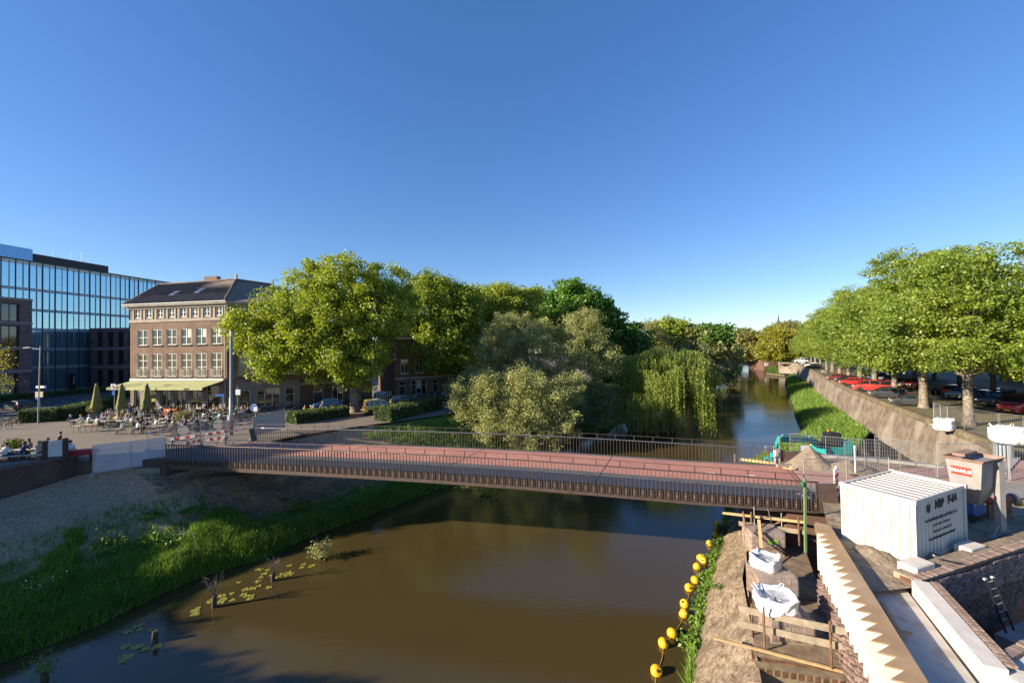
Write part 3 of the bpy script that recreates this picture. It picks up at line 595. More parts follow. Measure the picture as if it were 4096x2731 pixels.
# rows of elms along the right-hand street: two crowns shared by all copies
grp='elm rows shading the parked cars along the wall'
def elm(seed,n=1050,per=118):
    rs=np.random.default_rng(seed)
    L=[(0,0,11.0,6.0,6.0,5.0),(3.0,1.5,9.0,4.4,4.4,3.8),(-3.4,0.5,9.2,4.2,4.4,3.6),(0.5,-3.4,9.0,4.6,4.0,3.6),(-.5,3.4,9.2,4.4,4.0,3.6),(0,0,14.2,3.9,3.9,2.8),(3.8,-2.4,6.6,3.2,3.2,2.0),(-4.2,-1.6,6.5,3.0,3.0,1.9),(0,-4.6,6.4,3.2,2.8,1.8),(1,4.6,6.6,3.2,2.8,1.8),(-3,3.6,6.4,2.8,2.8,1.7),(4.2,2.2,6.6,2.6,2.6,1.7)]
    L=[(a+rs.normal()*.4,b+rs.normal()*.4,c+(rs.random()*2.0-.9 if c<8 else rs.normal()*.4),d*(.85+.3*rs.random()),e*(.85+.3*rs.random()),f*(.85+.3*rs.random())) for a,b,c,d,e,f in L]
    pts,out,cc=crownpts(L,n,per,1.1,rs,.25,.42); V,Fq=leaves(pts,.21,.5,.7,rs,out*.4)
    cr=npmesh('crown',V,Fq,[LF['elm']]); mb=MB(); limbs(mb,None,5.6,.40,cc,rs,150)
    return cr,mb.mesh('trunk',[M_plbark],True)
E=[elm(51),elm(52),elm(53)]
names=['elm nearest the bags, trunk standing behind the mesh fence','elm standing just behind the dark hatchback','elm between the dark cars and the red van','elm rising behind the red van','fifth elm of the front row counted from the right','sixth elm of the front row counted from the right','seventh elm of the front row counted from the right','eighth elm of the front row counted from the right','ninth elm of the front row counted from the right','tenth elm of the front row counted from the right','eleventh elm of the front row from the right','twelfth elm of the front row from the right','thirteenth elm of the front row from the right','farthest elm of the front row by the bastion']
T0=G(3876,1701,PL)
for kx in range(12):
    j=kx if kx<8 else 8+(kx-8)*1.25
    p=Vector((T0.x+6.55*j,T0.y+10.75*j,PL)); c=E[kx%3]
    t=thing('elm_tree',names[kx],'tree',p,kx*1.9,grp); s=1.03+.09*math.sin(kx*2.1); 
    if kx==0: s=1.0
    if kx>=5: s*=1.0-.02*(kx-5)
    t.scale=(s,s,s)
    link('crown',c[0],t); link('trunk',c[1],t)
for kx in range(9):
    p=Vector((T0.x+6.55*(kx+.8)+11.5,T0.y+10.75*(kx+.8)-6.5,PL)); c=E[(kx+1)%3]
    lab=['elm across the street behind the silver wagon','elm across the street behind the dark red car','elm across the street behind the dark blue cars','fourth elm of the far row across the street','fifth elm of the far row across the street','sixth elm of the far row across the street','seventh elm of the far row across the street','eighth elm of the far row across the street','ninth elm of the far row across the street'][kx]
    t=thing('elm_tree',lab,'tree',p,kx*2.7+1,grp); s=.86+.06*math.sin(kx*1.7); t.scale=(s,s,s)
    link('crown',c[0],t); link('trunk',c[1],t)
# hedges: box core with a skin of leaves
M_hcore=mat('hedge_core',(.02,.03,.01),.95,.3,3)
def hedge(label,pts,w,h,z,n,leaf='hedge',size=.16,top=None):
    a=Vector((*pts[0],z)); t=thing('hedge',label,'hedge',a); rs=np.random.default_rng(n); mb=MB(); C=[];O=[]
    for p,q in zip(pts,pts[1:]):
        p=Vector((*p,z))-a; q=Vector((*q,z))-a; d=(q-p); L=d.length; d/=L; nn=Vector((-d.y,d.x,0))
        mb.beam(p+Vector((0,0,h*.45)),q+Vector((0,0,h*.45)),w*.86,h*.86)
        k=int(n*L); u=rs.random(k)*(L+.1)-.05; f=rs.random(k)*(2*h+w); s=rs.normal(size=k)*.05
        y=np.where(f<h,-w/2+s,np.where(f<h+w,f-h-w/2,w/2+s)); zz=np.where(f<h,f,np.where(f<h+w,h+s+.05*np.sin(u*3),f-h-w))
        bul=.05*np.sin(u*2.1+zz*3)
        y=y+np.sign(y)*bul*(np.abs(y)>w*.4)
        C.append(np.array(p)+np.outer(u,d)+np.outer(y,nn)+np.outer(zz,(0,0,1)))
    for p,dr in((Vector((*pts[0],z))-a,Vector((*pts[0],0))-Vector((*pts[1],0))),(Vector((*pts[-1],z))-a,Vector((*pts[-1],0))-Vector((*pts[-2],0)))):
        dr.normalize(); nn=Vector((-dr.y,dr.x,0)); k=int(n*w); C.append(np.array(p)+np.outer(rs.normal(size=k)*.04,dr)+np.outer((rs.random(k)-.5)*w,nn)+np.outer(rs.random(k)*h,(0,0,1)))
    mb.build('core',M_hcore,t); C=np.concatenate(C); V,Fq=leaves(C,size,.3,.7,rs); link('foliage',npmesh('foliage',V,Fq,[LF[leaf]]),t); return t
def g2(x,y,z=PL): return tuple(G(x,y,z)[:2])
hedge('clipped dark hedge along the square behind the lamp post',[g2(92,1690),g2(240,1682),g2(385,1645),g2(470,1622)],1.5,1.5,PL,380)
hedge('long low hedge in front of the glass office along the road',[g2(-120,1620),g2(60,1600),g2(190,1588),g2(330,1575),g2(480,1560)],1.4,1.0,PL,200,size=.2)
hedge('short hedge behind the closed parasols beside the cafe',[g2(470,1595),g2(560,1585)],1.2,1.1,PL,250)
hedge('sunlit beech hedge left of the plane trunk behind the bridge railing',[g2(1165,1705,5.05),g2(1378,1672,5.05)],2.2,1.55,5.0,420,size=.17)
hedge('dark beech hedge right of the plane trunk before the yellow van',[g2(1530,1690,5.05),g2(1740,1640,5.05)],2.4,1.75,5.0,380,size=.18)
# grass and herbs (uncountable) -------------------------------------------------
def blades(name,label,P3,h,leaf,w=.035,rs=rng,lean=.35):
    P3=np.asarray(P3); n=len(P3); a=rs.random(n)*2*PI; d=np.stack([np.cos(a),np.sin(a),np.zeros(n)],1); hh=h*(.5+rs.random(n))
    ln=rs.normal(size=(n,2))*lean; tip=P3+np.stack([ln[:,0]*hh,ln[:,1]*hh,hh],1)
    V=np.stack([P3-d*w,P3+d*w,tip],1).reshape(-1,3); me=npmesh(name,V,np.arange(3*n).reshape(n,3),[LF[leaf]])
    o=link(name,me); tag(o,label,'grass',kind='stuff'); return o
rs=np.random.default_rng(8)
def bankscatter(n,u0,u1,v0,v1,dens=None):
    out=[]
    while len(out)<n:
        u=u0+rs.random()*(u1-u0); v=v0+rs.random()*(v1-v0); p=bankpt(u,v)
        if dens is None or rs.random()<dens(p,v): out.append(p)
    return out
gd=lambda p,v: 1.0 if p[2]+2.6*(fb(p[0],p[1],.3,3)*.5+.5)<2.9 else .03
blades('bank_grass','dark green grass and herbs covering the lower left bank',bankscatter(42000,.045,.30,.05,.62,gd),.42,'grass',.03,rs)
blades('bank_grass','tall grass fringe along the left water edge',bankscatter(16000,.045,.46,.03,.16),.5,'grass',.028,rs)
blades('bank_grass','grass on the shaded bank beyond and beneath the bridge',bankscatter(14000,.40,.72,.05,.9,lambda p,v: 1 if (p[1]>43 or p[2]<1.2) else 0),.4,'grass',.04,rs)
Q=[rb(.445+.555*rs.random()**1.7*.85,.03+.95*rs.random()) for _ in range(45000)]
blades('berm_grass_blades','bright tall grass on the berm below the city wall',Q,.55,'grassb',.05,rs)
Q=[rb(rs.random()*.4+.04,.02+.10*rs.random()**1.5) for _ in range(5000)]
blades('water_edge_grass','green weeds along the water edge of the dirt bank',Q,.4,'grassb',.03,rs)
# ---------------------------------------------------------------- buildings
M_wframe=mat('white_paint',(.74,.72,.67),.5,.06,3)
M_cream=mat('cream_paint',(.52,.48,.38),.6,.08,3)
M_gl=glassmat('window_glass',(.018,.022,.026),.04,1.0,bump=.15)
M_glg=glassmat('shop_glass',(.035,.03,.022),.03,1.0,bump=.1)
M_curt=mat('pale_curtain',(.45,.44,.41),.6,.15,4,spec=.8)
M_cafe=brickmat('cafe_brick',(.19,.115,.08),(.26,.165,.115),(.24,.19,.155),.22,.07)
M_band=mat('stone_band',(.36,.31,.25),.8,.15,2,big=((.24,.21,.17),.8,.5))
M_tile=mat('roof_tile',(.20,.165,.14),.85,.2,3,island=.25,spec=.2)
M_shop=mat('grey_shopfront',(.185,.175,.17),.6,.08,3)
M_iron=mat('black_iron',(.022,.022,.022),.5,.1,3,metal=.3)
M_zinc=mat('zinc_grey',(.30,.31,.32),.45,.12,3,metal=.5)
class Face:
    def __init__(s,O,ud,root):
        s.O=Vector(O); s.u=Vector(ud).normalized(); s.a=math.atan2(s.u.y,s.u.x); s.n=Vector((s.u.y,-s.u.x,0)); s.root=root; s.base=Vector(root.location)
    def pt(s,u,z,o=0): return s.O+s.u*u+s.n*o+Vector((0,0,z))-s.base
    def box(s,mb,u0,u1,z0,z1,o0,o1,m=0):
        mb.add([s.pt(u,z,o) for z in(z0,z1) for o in(o0,o1) for u in(u0,u1)],[(0,2,3,1),(4,5,7,6),(0,1,5,4),(2,6,7,3),(0,4,6,2),(1,3,7,5)],m)
    def wall(s,mb,u0,u1,z0,z1,holes,dep=.18,m=0):
        us=sorted({u0,u1,*[h[0] for h in holes],*[h[1] for h in holes]}); zs=sorted({z0,z1,*[h[2] for h in holes],*[h[3] for h in holes]})
        for a,b in zip(us,us[1:]):
            for c,d in zip(zs,zs[1:]):
                x,z=(a+b)/2,(c+d)/2
                if any(h[0]<x<h[1] and h[2]<z<h[3] for h in holes): continue
                mb.quad(s.pt(a,c),s.pt(b,c),s.pt(b,d),s.pt(a,d),m)
        for a,b,c,d in [h[:4] for h in holes]:
            for p,q in(((a,c),(b,c)),((b,c),(b,d)),((b,d),(a,d)),((a,d),(a,c))): mb.quad(s.pt(*p),s.pt(*q),s.pt(*q,-dep),s.pt(*p,-dep),m)
    def put(s,name,me,u,z,o=0):
        ob=link(name,me,s.root); ob.location=s.pt(u,z,o); ob.rotation_euler=(0,0,s.a); return ob
def winmesh(w,h,nx,trs,fw=.09,bw=.06,mt=None,name='window'):
    """frame with nx columns and transoms at fractions trs; local x along wall, -y outward"""
    m=MB()
    for x in(-w/2+fw/2,w/2-fw/2): m.box((x,0,h/2),(fw,.09,h))
    for z in(fw/2,h-fw/2): m.box((0,.003,z),(w-2*fw+.002,.08,fw))
    for i in range(1,nx): m.box((-w/2+w*i/nx,.004,h/2),(bw*1.6,.07,h-2*fw))
    for t in trs:
        for i in range(nx): m.box((-w/2+w*(i+.5)/nx,.006,h*t),(w/nx-bw*1.2,.06,bw))
    return m.mesh(name,[mt or M_wframe])
def panemesh(w,h,x0=0,name='pane',mt=None):
    m=MB(); m.box((x0,0,h/2),(w,.02,h)); return m.mesh(name,[mt or M_gl])
WC={}
def window(F,u,z,w,h,nx=2,trs=(.5,),dep=.1,sill=None,frame=None,gl=None,name='window',curt=0,fw=.09):
    key=(round(w,2),round(h,2),nx,tuple(trs),frame.name if frame else '',gl.name if gl else '',name,fw)
    if key not in WC:
        WC[key]=(winmesh(w,h,nx,trs,fw=fw,mt=frame,name=name),panemesh(w/nx-.05,h-.06,mt=gl),panemesh(w/nx-.3,(h-.1)*.5,mt=M_curt,name='blind'))
    f=F.put(name,WC[key][0],u,z,-dep)
    for i in range(nx):
        p=link('pane',WC[key][1],f); p.location=(-w/2+w*(i+.5)/nx,.035,.03)
        if curt and (hash((round(u,1),round(z,1),i))%curt)==0:
            c=link('blind',WC[key][2],f); c.location=(-w/2+w*(i+.5)/nx,.015,h*.45)
    if sill:
        m=MB(); m.box((0,-.12,-.05),(w+.16,.3,.1)); q=link('sill',m.mesh('sill',[sill]),f)
    return f
# ---- cafe building
CO=Vector((-36.39,52.6,PL)); CL=Vector((-51.1,55.2,PL)); CR=Vector((-30.04,56.2,PL))
cafe=thing('corner_building','brown brick corner house with tiled hip roof above the cafe terrace','building',CO)
FL=(CO-CL).length; FF=Face(CL,CO-CL,cafe); SD=(CR-CO).normalized(); SL=8.3; FS=Face(CO,SD,cafe); EZ=14.37
h1=[]; 
for i in range(6):
    u=2.0+2.28*i; h1+=[(u-.78,u+.78,9.0,11.1),(u-.78,u+.78,4.85,7.9)]
ht=[(1.15+1.80*i-.48,1.15+1.80*i+.48,12.62,13.85) for i in range(8)]
bays=[(.55,1.55),(2.5,4.1),(4.75,6.4),(7.0,8.75),(9.35,11.2),(11.75,13.75)]
hb=[(a,b,.05 if i in(2,3) else .75,3.75) for i,(a,b) in enumerate(bays)]
m=MB(); FF.wall(m,0,FL,4.2,EZ-.55,h1+ht); m.build('front_wall',M_cafe,cafe)
m=MB(); FF.wall(m,.35,FL-.25,0,4.2,hb,dep=.3); m.build('shopfront',M_shop,cafe)
m=MB(); FF.box(m,0,.35,0,4.2,-.3,.0); FF.box(m,FL-.25,FL,0,4.2,-.3,0); m.build('corner_pier',M_cafe,cafe)
m=MB(); FF.box(m,-.1,FL+.1,12.05,12.42,-.1,.1)
for i in range(8):
    u=1.15+1.80*i
    for s in(-.62,.62): FF.box(m,u+s-.13,u+s+.13,12.42,EZ-.55,-.1,.06)
m.build('stone_band',M_band,cafe)
m=MB(); FF.box(m,-.45,FL+.3,EZ-.55,EZ-.22,-.1,.18); FF.box(m,-.6,FL+.4,EZ-.22,EZ+.03,-.1,.5); m.build('cornice',M_band,cafe)
m=MB(); FF.box(m,-.62,FL+.42,EZ+.031,EZ+.12,.32,.62); m.build('gutter',M_zinc,cafe)
for i in range(6):
    u=2.0+2.28*i; window(FF,u,9.0,1.56,2.1,2,(.5,),sill=M_iron,curt=7); w=window(FF,u,4.85,1.56,3.05,2,(.40,.70),sill=M_iron,curt=9)
    # french balcony rail
    r=MB(); 
    for z in(.1,.95): r.beam((-.82,-.24,z),(.82,-.24,z),.03,.04)
    for x in np.linspace(-.82,.82,9): r.beam((x,-.24,.1),(x,-.24,.95),.02,.02)
    for x in(-.4,.4):
        for a,b in(((x-.2,.3),(x+.2,.3)),((x+.2,.3),(x+.2,.75)),((x+.2,.75),(x-.2,.75)),((x-.2,.75),(x-.2,.3))): r.beam((a[0],-.25,a[1]),(b[0],-.25,b[1]),.04,.05)
    link('balcony_rail',r.mesh('balcony_rail',[M_cream]),w)
for i in range(8): window(FF,1.15+1.80*i,12.62,.96,1.23,2,(.5,),fw=.11,curt=7)
for i,(a,b) in enumerate(bays):
    if i in(2,3):
        d=window(FF,(a+b)/2,.06,b-a,3.68,2,(.66,),.2,frame=M_cream,gl=M_glg,name='door')
    else: window(FF,(a+b)/2,.75,b-a,3.0,1 if i!=4 else 2,(.72,),.2,frame=M_cream,gl=M_glg,name='shop_window')
M_gold=mat('gold_letters',(.62,.45,.10),.45,.1,5); M_ivory=mat('ivory_print',(.75,.72,.55),.6,.05,5)
for u in(3.3,10.3): textmesh('window_lettering','BUURT',.5,M_gold,cafe,frame(FF.pt(u,1.75,-.13),FF.u,(0,0,1)),bold=.02)
# wall lamps on the piers
for u in(4.42,6.7,9.05,11.47):
    m=MB(); m.lathe([(.02,.25),(.16,.1),(.2,0)],10); m.beam((0,0,.2),(0,.25,.3),.03,.03); o=FF.put('wall_lamp',m.mesh('wall_lamp',[M_iron]),u,3.0,.25)
# scissor awning
M_awn=mat('olive_awning',(.36,.37,.17),.8,.1,1.5); M_awnw=mat('awning_box',(.62,.57,.5),.6,.05,3)
m=MB(); FF.box(m,.4,FL-.15,4.35,4.62,.02,.4); m.build('awning_box',M_awnw,cafe)
m=MB(); a0,a1=-.4,FL-1.0
p=[FF.pt(.5,4.28,.3),FF.pt(FL-.3,4.28,.3),FF.pt(a1,3.62,2.5),FF.pt(a0,3.62,2.5)]; m.extr(p,(0,0,.04)); q=[FF.pt(a0,3.62,2.5),FF.pt(a1,3.62,2.5),FF.pt(a1,3.36,2.52),FF.pt(a0,3.36,2.52)]; m.extr(q,FF.n*.02); m.build('awning',M_awn,cafe)
for u in(6.0,11.7): textmesh('awning_lettering','BUURT',.26,M_iron,cafe,frame(FF.pt(u,3.49,2.545),FF.u,(0,0,1)),bold=.012)
for k in range(0):
    u=2.2+3.0*k; sl=(FF.pt(0,3.45,3.2)-FF.pt(0,4.28,.3)).normalized()
    textmesh('awning_print','BU  RT',.42,M_ivory,cafe,frame(FF.pt(u,3.87+.055,1.75),FF.u,-sl),bold=.01)
for k in range(5):
    u=.6+3.1*k; m=MB()
    for j in range(5):
        o0=.3+j*.4; 
        zt=lambda o: 4.16-(o-.3)*.286; m.beam(FF.pt(u,zt(o0)-.6,o0),FF.pt(u,zt(o0+.4),o0+.4),.03,.03); m.beam(FF.pt(u,zt(o0),o0),FF.pt(u,zt(o0+.4)-.6,o0+.4),.03,.03)
    m.build('scissor_arm',M_iron,cafe)
# side wall
hs=[(1.2,2.9,9.0,11.1),(1.2,2.9,4.75,7.95),(4.1,5.6,4.75,7.95),(6.3,7.8,4.75,7.95),(4.1,5.6,9.0,11.1),(6.3,7.8,9,11.1),(1.4,2.4,12.6,13.8),(4.4,5.4,12.6,13.8)]
m=MB(); FS.wall(m,0,SL,3.95,EZ-.55,hs); FS.wall(m,0,.9,0,3.95,[]); m.build('side_wall',M_cafe,cafe)
hg=[(1.3,2.5,.3,3.0),(3.2,5.9,.7,3.1),(6.5,7.6,.08,3.2)]
m=MB(); FS.wall(m,.9,SL,0,3.95,hg,dep=.25); m.build('side_shopfront',M_shop,cafe)
m=MB(); FS.box(m,0,SL,EZ-.55,EZ-.22,-.1,.18); FS.box(m,-.2,SL,EZ-.22,EZ+.03,-.1,.5); m.build('side_cornice',M_band,cafe)
for u0,u1,z0,z1 in hs: window(FS,(u0+u1)/2,z0,u1-u0,z1-z0,2,(.5,) if z1-z0<2.5 else(.4,.7),sill=M_iron,frame=M_cream,curt=6)
window(FS,1.9,.3,1.2,2.7,1,(.45,),.2,frame=M_cream,gl=M_glg,name='shop_window'); window(FS,4.55,.7,2.7,2.4,3,(.62,),.2,frame=M_cream,gl=M_glg,name='shop_window'); window(FS,7.05,.08,1.1,3.1,1,(.3,.66),.2,frame=M_cream,name='door')
textmesh('window_lettering','BUURT',.42,M_gold,cafe,frame(FS.pt(4.5,1.3,-.12),FS.u,(0,0,1)),bold=.015)
m=MB(); m.tube([FF.pt(FL-.12,0,.12),FF.pt(FL-.12,EZ-.3,.12),FF.pt(FL-.35,EZ,.45)],.06,8); m.build('downpipe',M_zinc,cafe)
# roof: front slope of individual pantiles, other slopes plain
eL=FF.pt(-.6,EZ+.1,.5); eR=FF.pt(FL+.15,EZ+.1,.5); rL=P(638,1139,59.6)-CO; rR=P(944,1118,57.2)-CO; sE=FS.pt(SL,EZ+.1,.5); sR=P(1089,1139,61.6)-CO
bL=FF.pt(-.6,EZ+.1,-9); bR=FS.pt(SL,EZ+.1,-9)
m=MB(); dn=Vector((0,0,-.06))
for f in((eL,eR,rR,rL),(eR,sE,sR,rR),(bL,eL,rL),(bR,bL,rL,rR,sR),(sE,bR,sR)): m.add([x+dn for x in f],[tuple(range(len(f)))])
roof=m.build('roof',M_tile,cafe)
ud=(eR-eL); Lr=ud.length; ud=ud/Lr; sl=(rL-eL); sl=sl-ud*sl.dot(ud); Ls=sl.length; sl=sl/Ls; nn=ud.cross(sl)
tw,th=.30,.36; rows=int(Ls/th); tm=MB()
pr=[(0,.0),(.06,.09),(.14,.12),(.2,.05),(.30,.0)]
for (a,za),(b,zb) in zip(pr,pr[1:]): tm.quad((a,0,za+.03),(b,0,zb+.03),(b,th*1.08,zb),(a,th*1.08,za))
tm.quad((0,0,.03),(.06,0,.085),(.06,0,0),(0,0,0)); tm.quad((.06,0,.085),(.14,0,.10),(.14,0,0),(.06,0,0)); tm.quad((.14,0,.10),(.2,0,.06),(.2,0,0),(.14,0,0))
tme=tm.mesh('roof_tile',[M_tile]); RM=Matrix((ud,sl,nn)).transposed().to_4x4(); cnt=0; rest=MB()
hipL=(rL-eL).dot(ud)/Ls; hipR=(rR-eR).dot(ud)/Ls
for r in range(rows):
    y=r*th; x0=hipL*y+.1; x1=Lr+hipR*y-.1; n=int((x1-x0)/tw)
    for c in range(n):
        o=eL+ud*(x0+c*tw)+sl*y+nn*.02
        if cnt<300:
            ob=link('roof_tile',tme,roof); Mx=RM.copy(); Mx.translation=o; ob.matrix_local=Mx; cnt+=1
        else:
            Mx=RM.copy(); Mx.translation=o; rest.add([Mx@v.co for v in tme.vertices],[tuple(p.vertices) for p in tme.polygons])
ob=rest.build('roof_tiles_upper',M_tile,roof); ob['kind']='stuff'
for a,b in((eL,rL),(rL,rR),(eR,rR),(rR,sR)):
    m=MB(); m.tube([a+Vector((0,0,.03)),b+Vector((0,0,.06))],.13,7); m.build('ridge_cap',M_tile,roof)
def skyl(px,py,Y,w,h,U,S,N_):
    m=MB(); o=P(px,py,Y)-CO; Mx=Matrix((U,S,N_)).transposed(); m.box(o,(w,h,.16),mat=Mx); s=m.build('skylight',M_iron,roof); g=MB(); g.box(o+N_*.1,(w-.2,h-.2,.03),mat=Mx); g.build('pane',glassmat('skylight_glass',(.25,.3,.34),.05,1,.7),s)
def onroof(u,v): return eL+ud*u+sl*v+nn*.12
for u,v in((6.0,2.5),(9.6,2.9)):
    m=MB(); Mx=Matrix((ud,sl,nn)).transposed(); o=onroof(u,v); m.box(o,(.8,1.15,.2),mat=Mx); s=m.build('skylight',M_zinc,roof); g=MB(); g.box(o+nn*.115,(.62,.95,.03),mat=Mx); g.build('pane',glassmat('skylight_glass',(.3,.35,.38),.05,1,.8),s)
u2=(sE-eR).normalized(); s2=(rR-eR); s2=s2-u2*s2.dot(u2); s2.normalize(); n2=u2.cross(s2); o=eR+u2*4.4+s2*2.6+n2*.1; m=MB(); Mx=Matrix((u2,s2,n2)).transposed(); m.box(o,(.8,1.1,.2),mat=Mx); s=m.build('skylight',M_zinc,roof); g=MB(); g.box(o+n2*.115,(.6,.9,.03),mat=Mx); g.build('pane',MATS['skylight_glass'],s)
m=MB(); c=P(850,1120,62)-CO; m.box(c+Vector((0,0,.1)),(2.2,.7,.8),rz=FF.a); m.build('chimney',M_cafe,roof)
for q in(rR,sR): m=MB(); m.box(q+Vector((0,0,.35)),(.3,.3,.8)); m.build('finial',M_zinc,roof)
# ---- glass office building
A=Vector((-102.65,82.6,PL)); gd_=Vector((5.99,33.4,0)).normalized()
off_=thing('glass_office','large office block with blue glass curtain wall and flat roof','building',A)
GF=Face(A,gd_,off_); FZ=[0,5.2,9.1,13.3,17.4,21.7,27.95]
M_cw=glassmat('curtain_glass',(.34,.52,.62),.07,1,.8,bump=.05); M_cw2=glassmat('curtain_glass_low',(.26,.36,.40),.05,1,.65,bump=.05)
M_mul=mat('dark_mullion',(.055,.055,.06),.5,.1,3,metal=.4); M_span=mat('grey_spandrel',(.30,.34,.37),.5,.1,3,metal=.3)
bw=2.16; s0=-15.0; nbay=24
PM={}
for f in range(6):
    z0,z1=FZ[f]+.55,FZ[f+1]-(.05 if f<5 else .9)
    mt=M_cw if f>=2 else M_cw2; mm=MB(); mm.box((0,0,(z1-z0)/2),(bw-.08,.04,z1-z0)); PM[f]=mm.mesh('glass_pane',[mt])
    for i in range(nbay):
        if f<5 and s0+bw*i<-3.4: continue
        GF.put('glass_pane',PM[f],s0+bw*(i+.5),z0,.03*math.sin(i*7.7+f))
    m=MB(); GF.box(m,s0,s0+bw*nbay,FZ[f]-.05,FZ[f]+.55,-.1,.08); m.build('spandrel',M_span,off_)
    m=MB(); mm=MB(); mm.box((0,0,(z1-z0)/2),(.42,.05,z1-z0)); me=mm.mesh('window_post',[MATS['dark_mullion']])
    if f>=2:
        for i in range(nbay): GF.put('window_post',me,s0+bw*(i+.62),z0,-.16) if False else None
mm=MB(); mm.box((0,0,FZ[6]/2),(.1,.16,FZ[6])); me=mm.mesh('mullion',[M_mul])
for i in range(nbay+1): GF.put('mullion',me,s0+bw*i,0,.1)
mm=MB(); mm.box((0,0,(FZ[6]-FZ[2])/2),(.16,.03,FZ[6]-FZ[2]-1.2)); me=mm.mesh('window_post',[mat('inner_post',(.17,.24,.30),.4,.1,3)])
for i in range(nbay):
    if s0+bw*i>-3.4: GF.put('window_post',me,s0+bw*(i+.55),FZ[2]+.2,.056)
m=MB(); GF.box(m,s0,s0+bw*nbay,FZ[6]-.9,FZ[6]-.1,-.5,.02); m.build('canopy_louvre',mat('pale_louvre',(.55,.62,.60),.5,.1,1,spec=.6),off_)
m=MB(); GF.box(m,s0,s0+bw*nbay,FZ[6]-.1,FZ[6]+.12,-26,.2); m.build('roof_slab',M_mul,off_)
m=MB(); GF.box(m,s0,s0+bw*nbay,0,FZ[6]-.3,-26,-.4); m.build('core_wall',M_span,off_)
m=MB(); GF.box(m,8.3,23.4,FZ[6]+.12,FZ[6]+2.9,-14,-6); m.build('plant_room',mat('charcoal_cladding',(.035,.035,.04),.6,.1,6),off_)
m=MB(); GF.box(m,-15,8.2,FZ[6]+.12,FZ[6]+3.7,-14,-5.5); m.build('roof_pavilion',glassmat('pavilion_glass',(.16,.28,.42),.07,1,.75),off_)
for u,hh in((14,2.8),(17.5,2.4),(19.5,3)): m=MB(); m.tube([GF.pt(u,FZ[6]+2.9,-9),GF.pt(u,FZ[6]+2.9+hh,-9)],.04,5); m.build('antenna',M_zinc,off_)
M_stone=brickmat('purple_sandstone',(.16,.10,.10),(.225,.145,.135),(.13,.10,.10),.9,.55,stain=(.75,.72,.72))
M_sband=mat('pale_stone_band',(.24,.205,.195),.8,.1,2)
def stonewing(name,label,F_,u0,u1,H,bands,holes,dep,loc):
    pass
w1=thing('stone_wing','purple sandstone office wing with tall windows at the left edge','building',GF.pt(-3.2,0,13.8)+A)
W1=Face(GF.pt(-36,0,13.8)+A,gd_,w1); UL=32.8
hl=[]
for i in range(8):
    u=UL-2.9-3.7*i
    for z0,z1 in((5.6,9.0),(9.7,13.4),(14.2,17.4)): hl.append((u-1.2,u+1.2,z0,z1))
m=MB(); W1.wall(m,0,UL,4.6,18.1,hl,dep=.45); m.build('stone_face',M_stone,w1)
m=MB(); W1.box(m,UL-.001,UL,4.6,18.1,-13,0); W1.box(m,0,UL,4.6,4.7,-13,0); W1.box(m,0,UL,18.0,18.1,-13,0); m.build('end_face',M_stone,w1)
m=MB()
for z in(4.95,9.15,13.75,18.1): W1.box(m,0,UL+.06,z-.02,z+.4,-.2,.07)
m.build('stone_band',M_sband,w1)
for a,b,z0,z1 in hl[:15]: window(W1,(a+b)/2,z0,b-a,z1-z0,2,(),.4,frame=M_mul,gl=M_gl,fw=.12)
m=MB(); W1.box(m,0,UL-2,0,4.6,-12,-.8); m.build('glazed_base',glassmat('frosted_base',(.16,.17,.15),.3,.5),w1)
m=MB(); W1.box(m,UL-1.6,UL-.1,0,4.6,-9,-.3); m.build('base_pier',M_stone,w1)
B2=Vector((-98.1,96,PL)); w2=thing('stone_annex','purple sandstone annex with narrow dark windows behind the cafe','building',B2)
W2=Face(B2,(1,.03,0),w2); hl=[]
for i in range(7):
    u=2.1+2.35*i
    for z0,z1 in((.3,4.4),(5.6,8.9),(9.7,13.2)): hl.append((u-.65,u+.65,z0,z1))
m=MB(); W2.wall(m,0,24,0,14.1,hl,dep=.4); W2.box(m,0,24,14,14.1,-12,0); W2.box(m,0,.05,0,14.1,-12,-.01); m.build('stone_face',M_stone,w2)
m=MB()
for z in(4.9,9.15,13.75): W2.box(m,-.05,24,z,z+.4,-.1,.07)
m.build('stone_band',M_sband,w2)
for a,b,z0,z1 in hl[:15]: window(W2,(a+b)/2,z0,b-a,z1-z0,1,(),.3,frame=M_mul,gl=M_gl)
m=MB(); m.box(GF.pt(11.2,1.9,1.2)+A,(.9,.4,3.8),rz=GF.a); s=m.build('sign_pillar',M_iron); tag(s,'black sign pillar with white vertical lettering before the glass office','sign')
textmesh('sign_lettering','FINAL',.62,M_white,s,frame(GF.pt(11.2,2.2,1.5)+A+Vector((.3,-.26,0)),(0,0,-1),(1,0,0)),bold=.02)
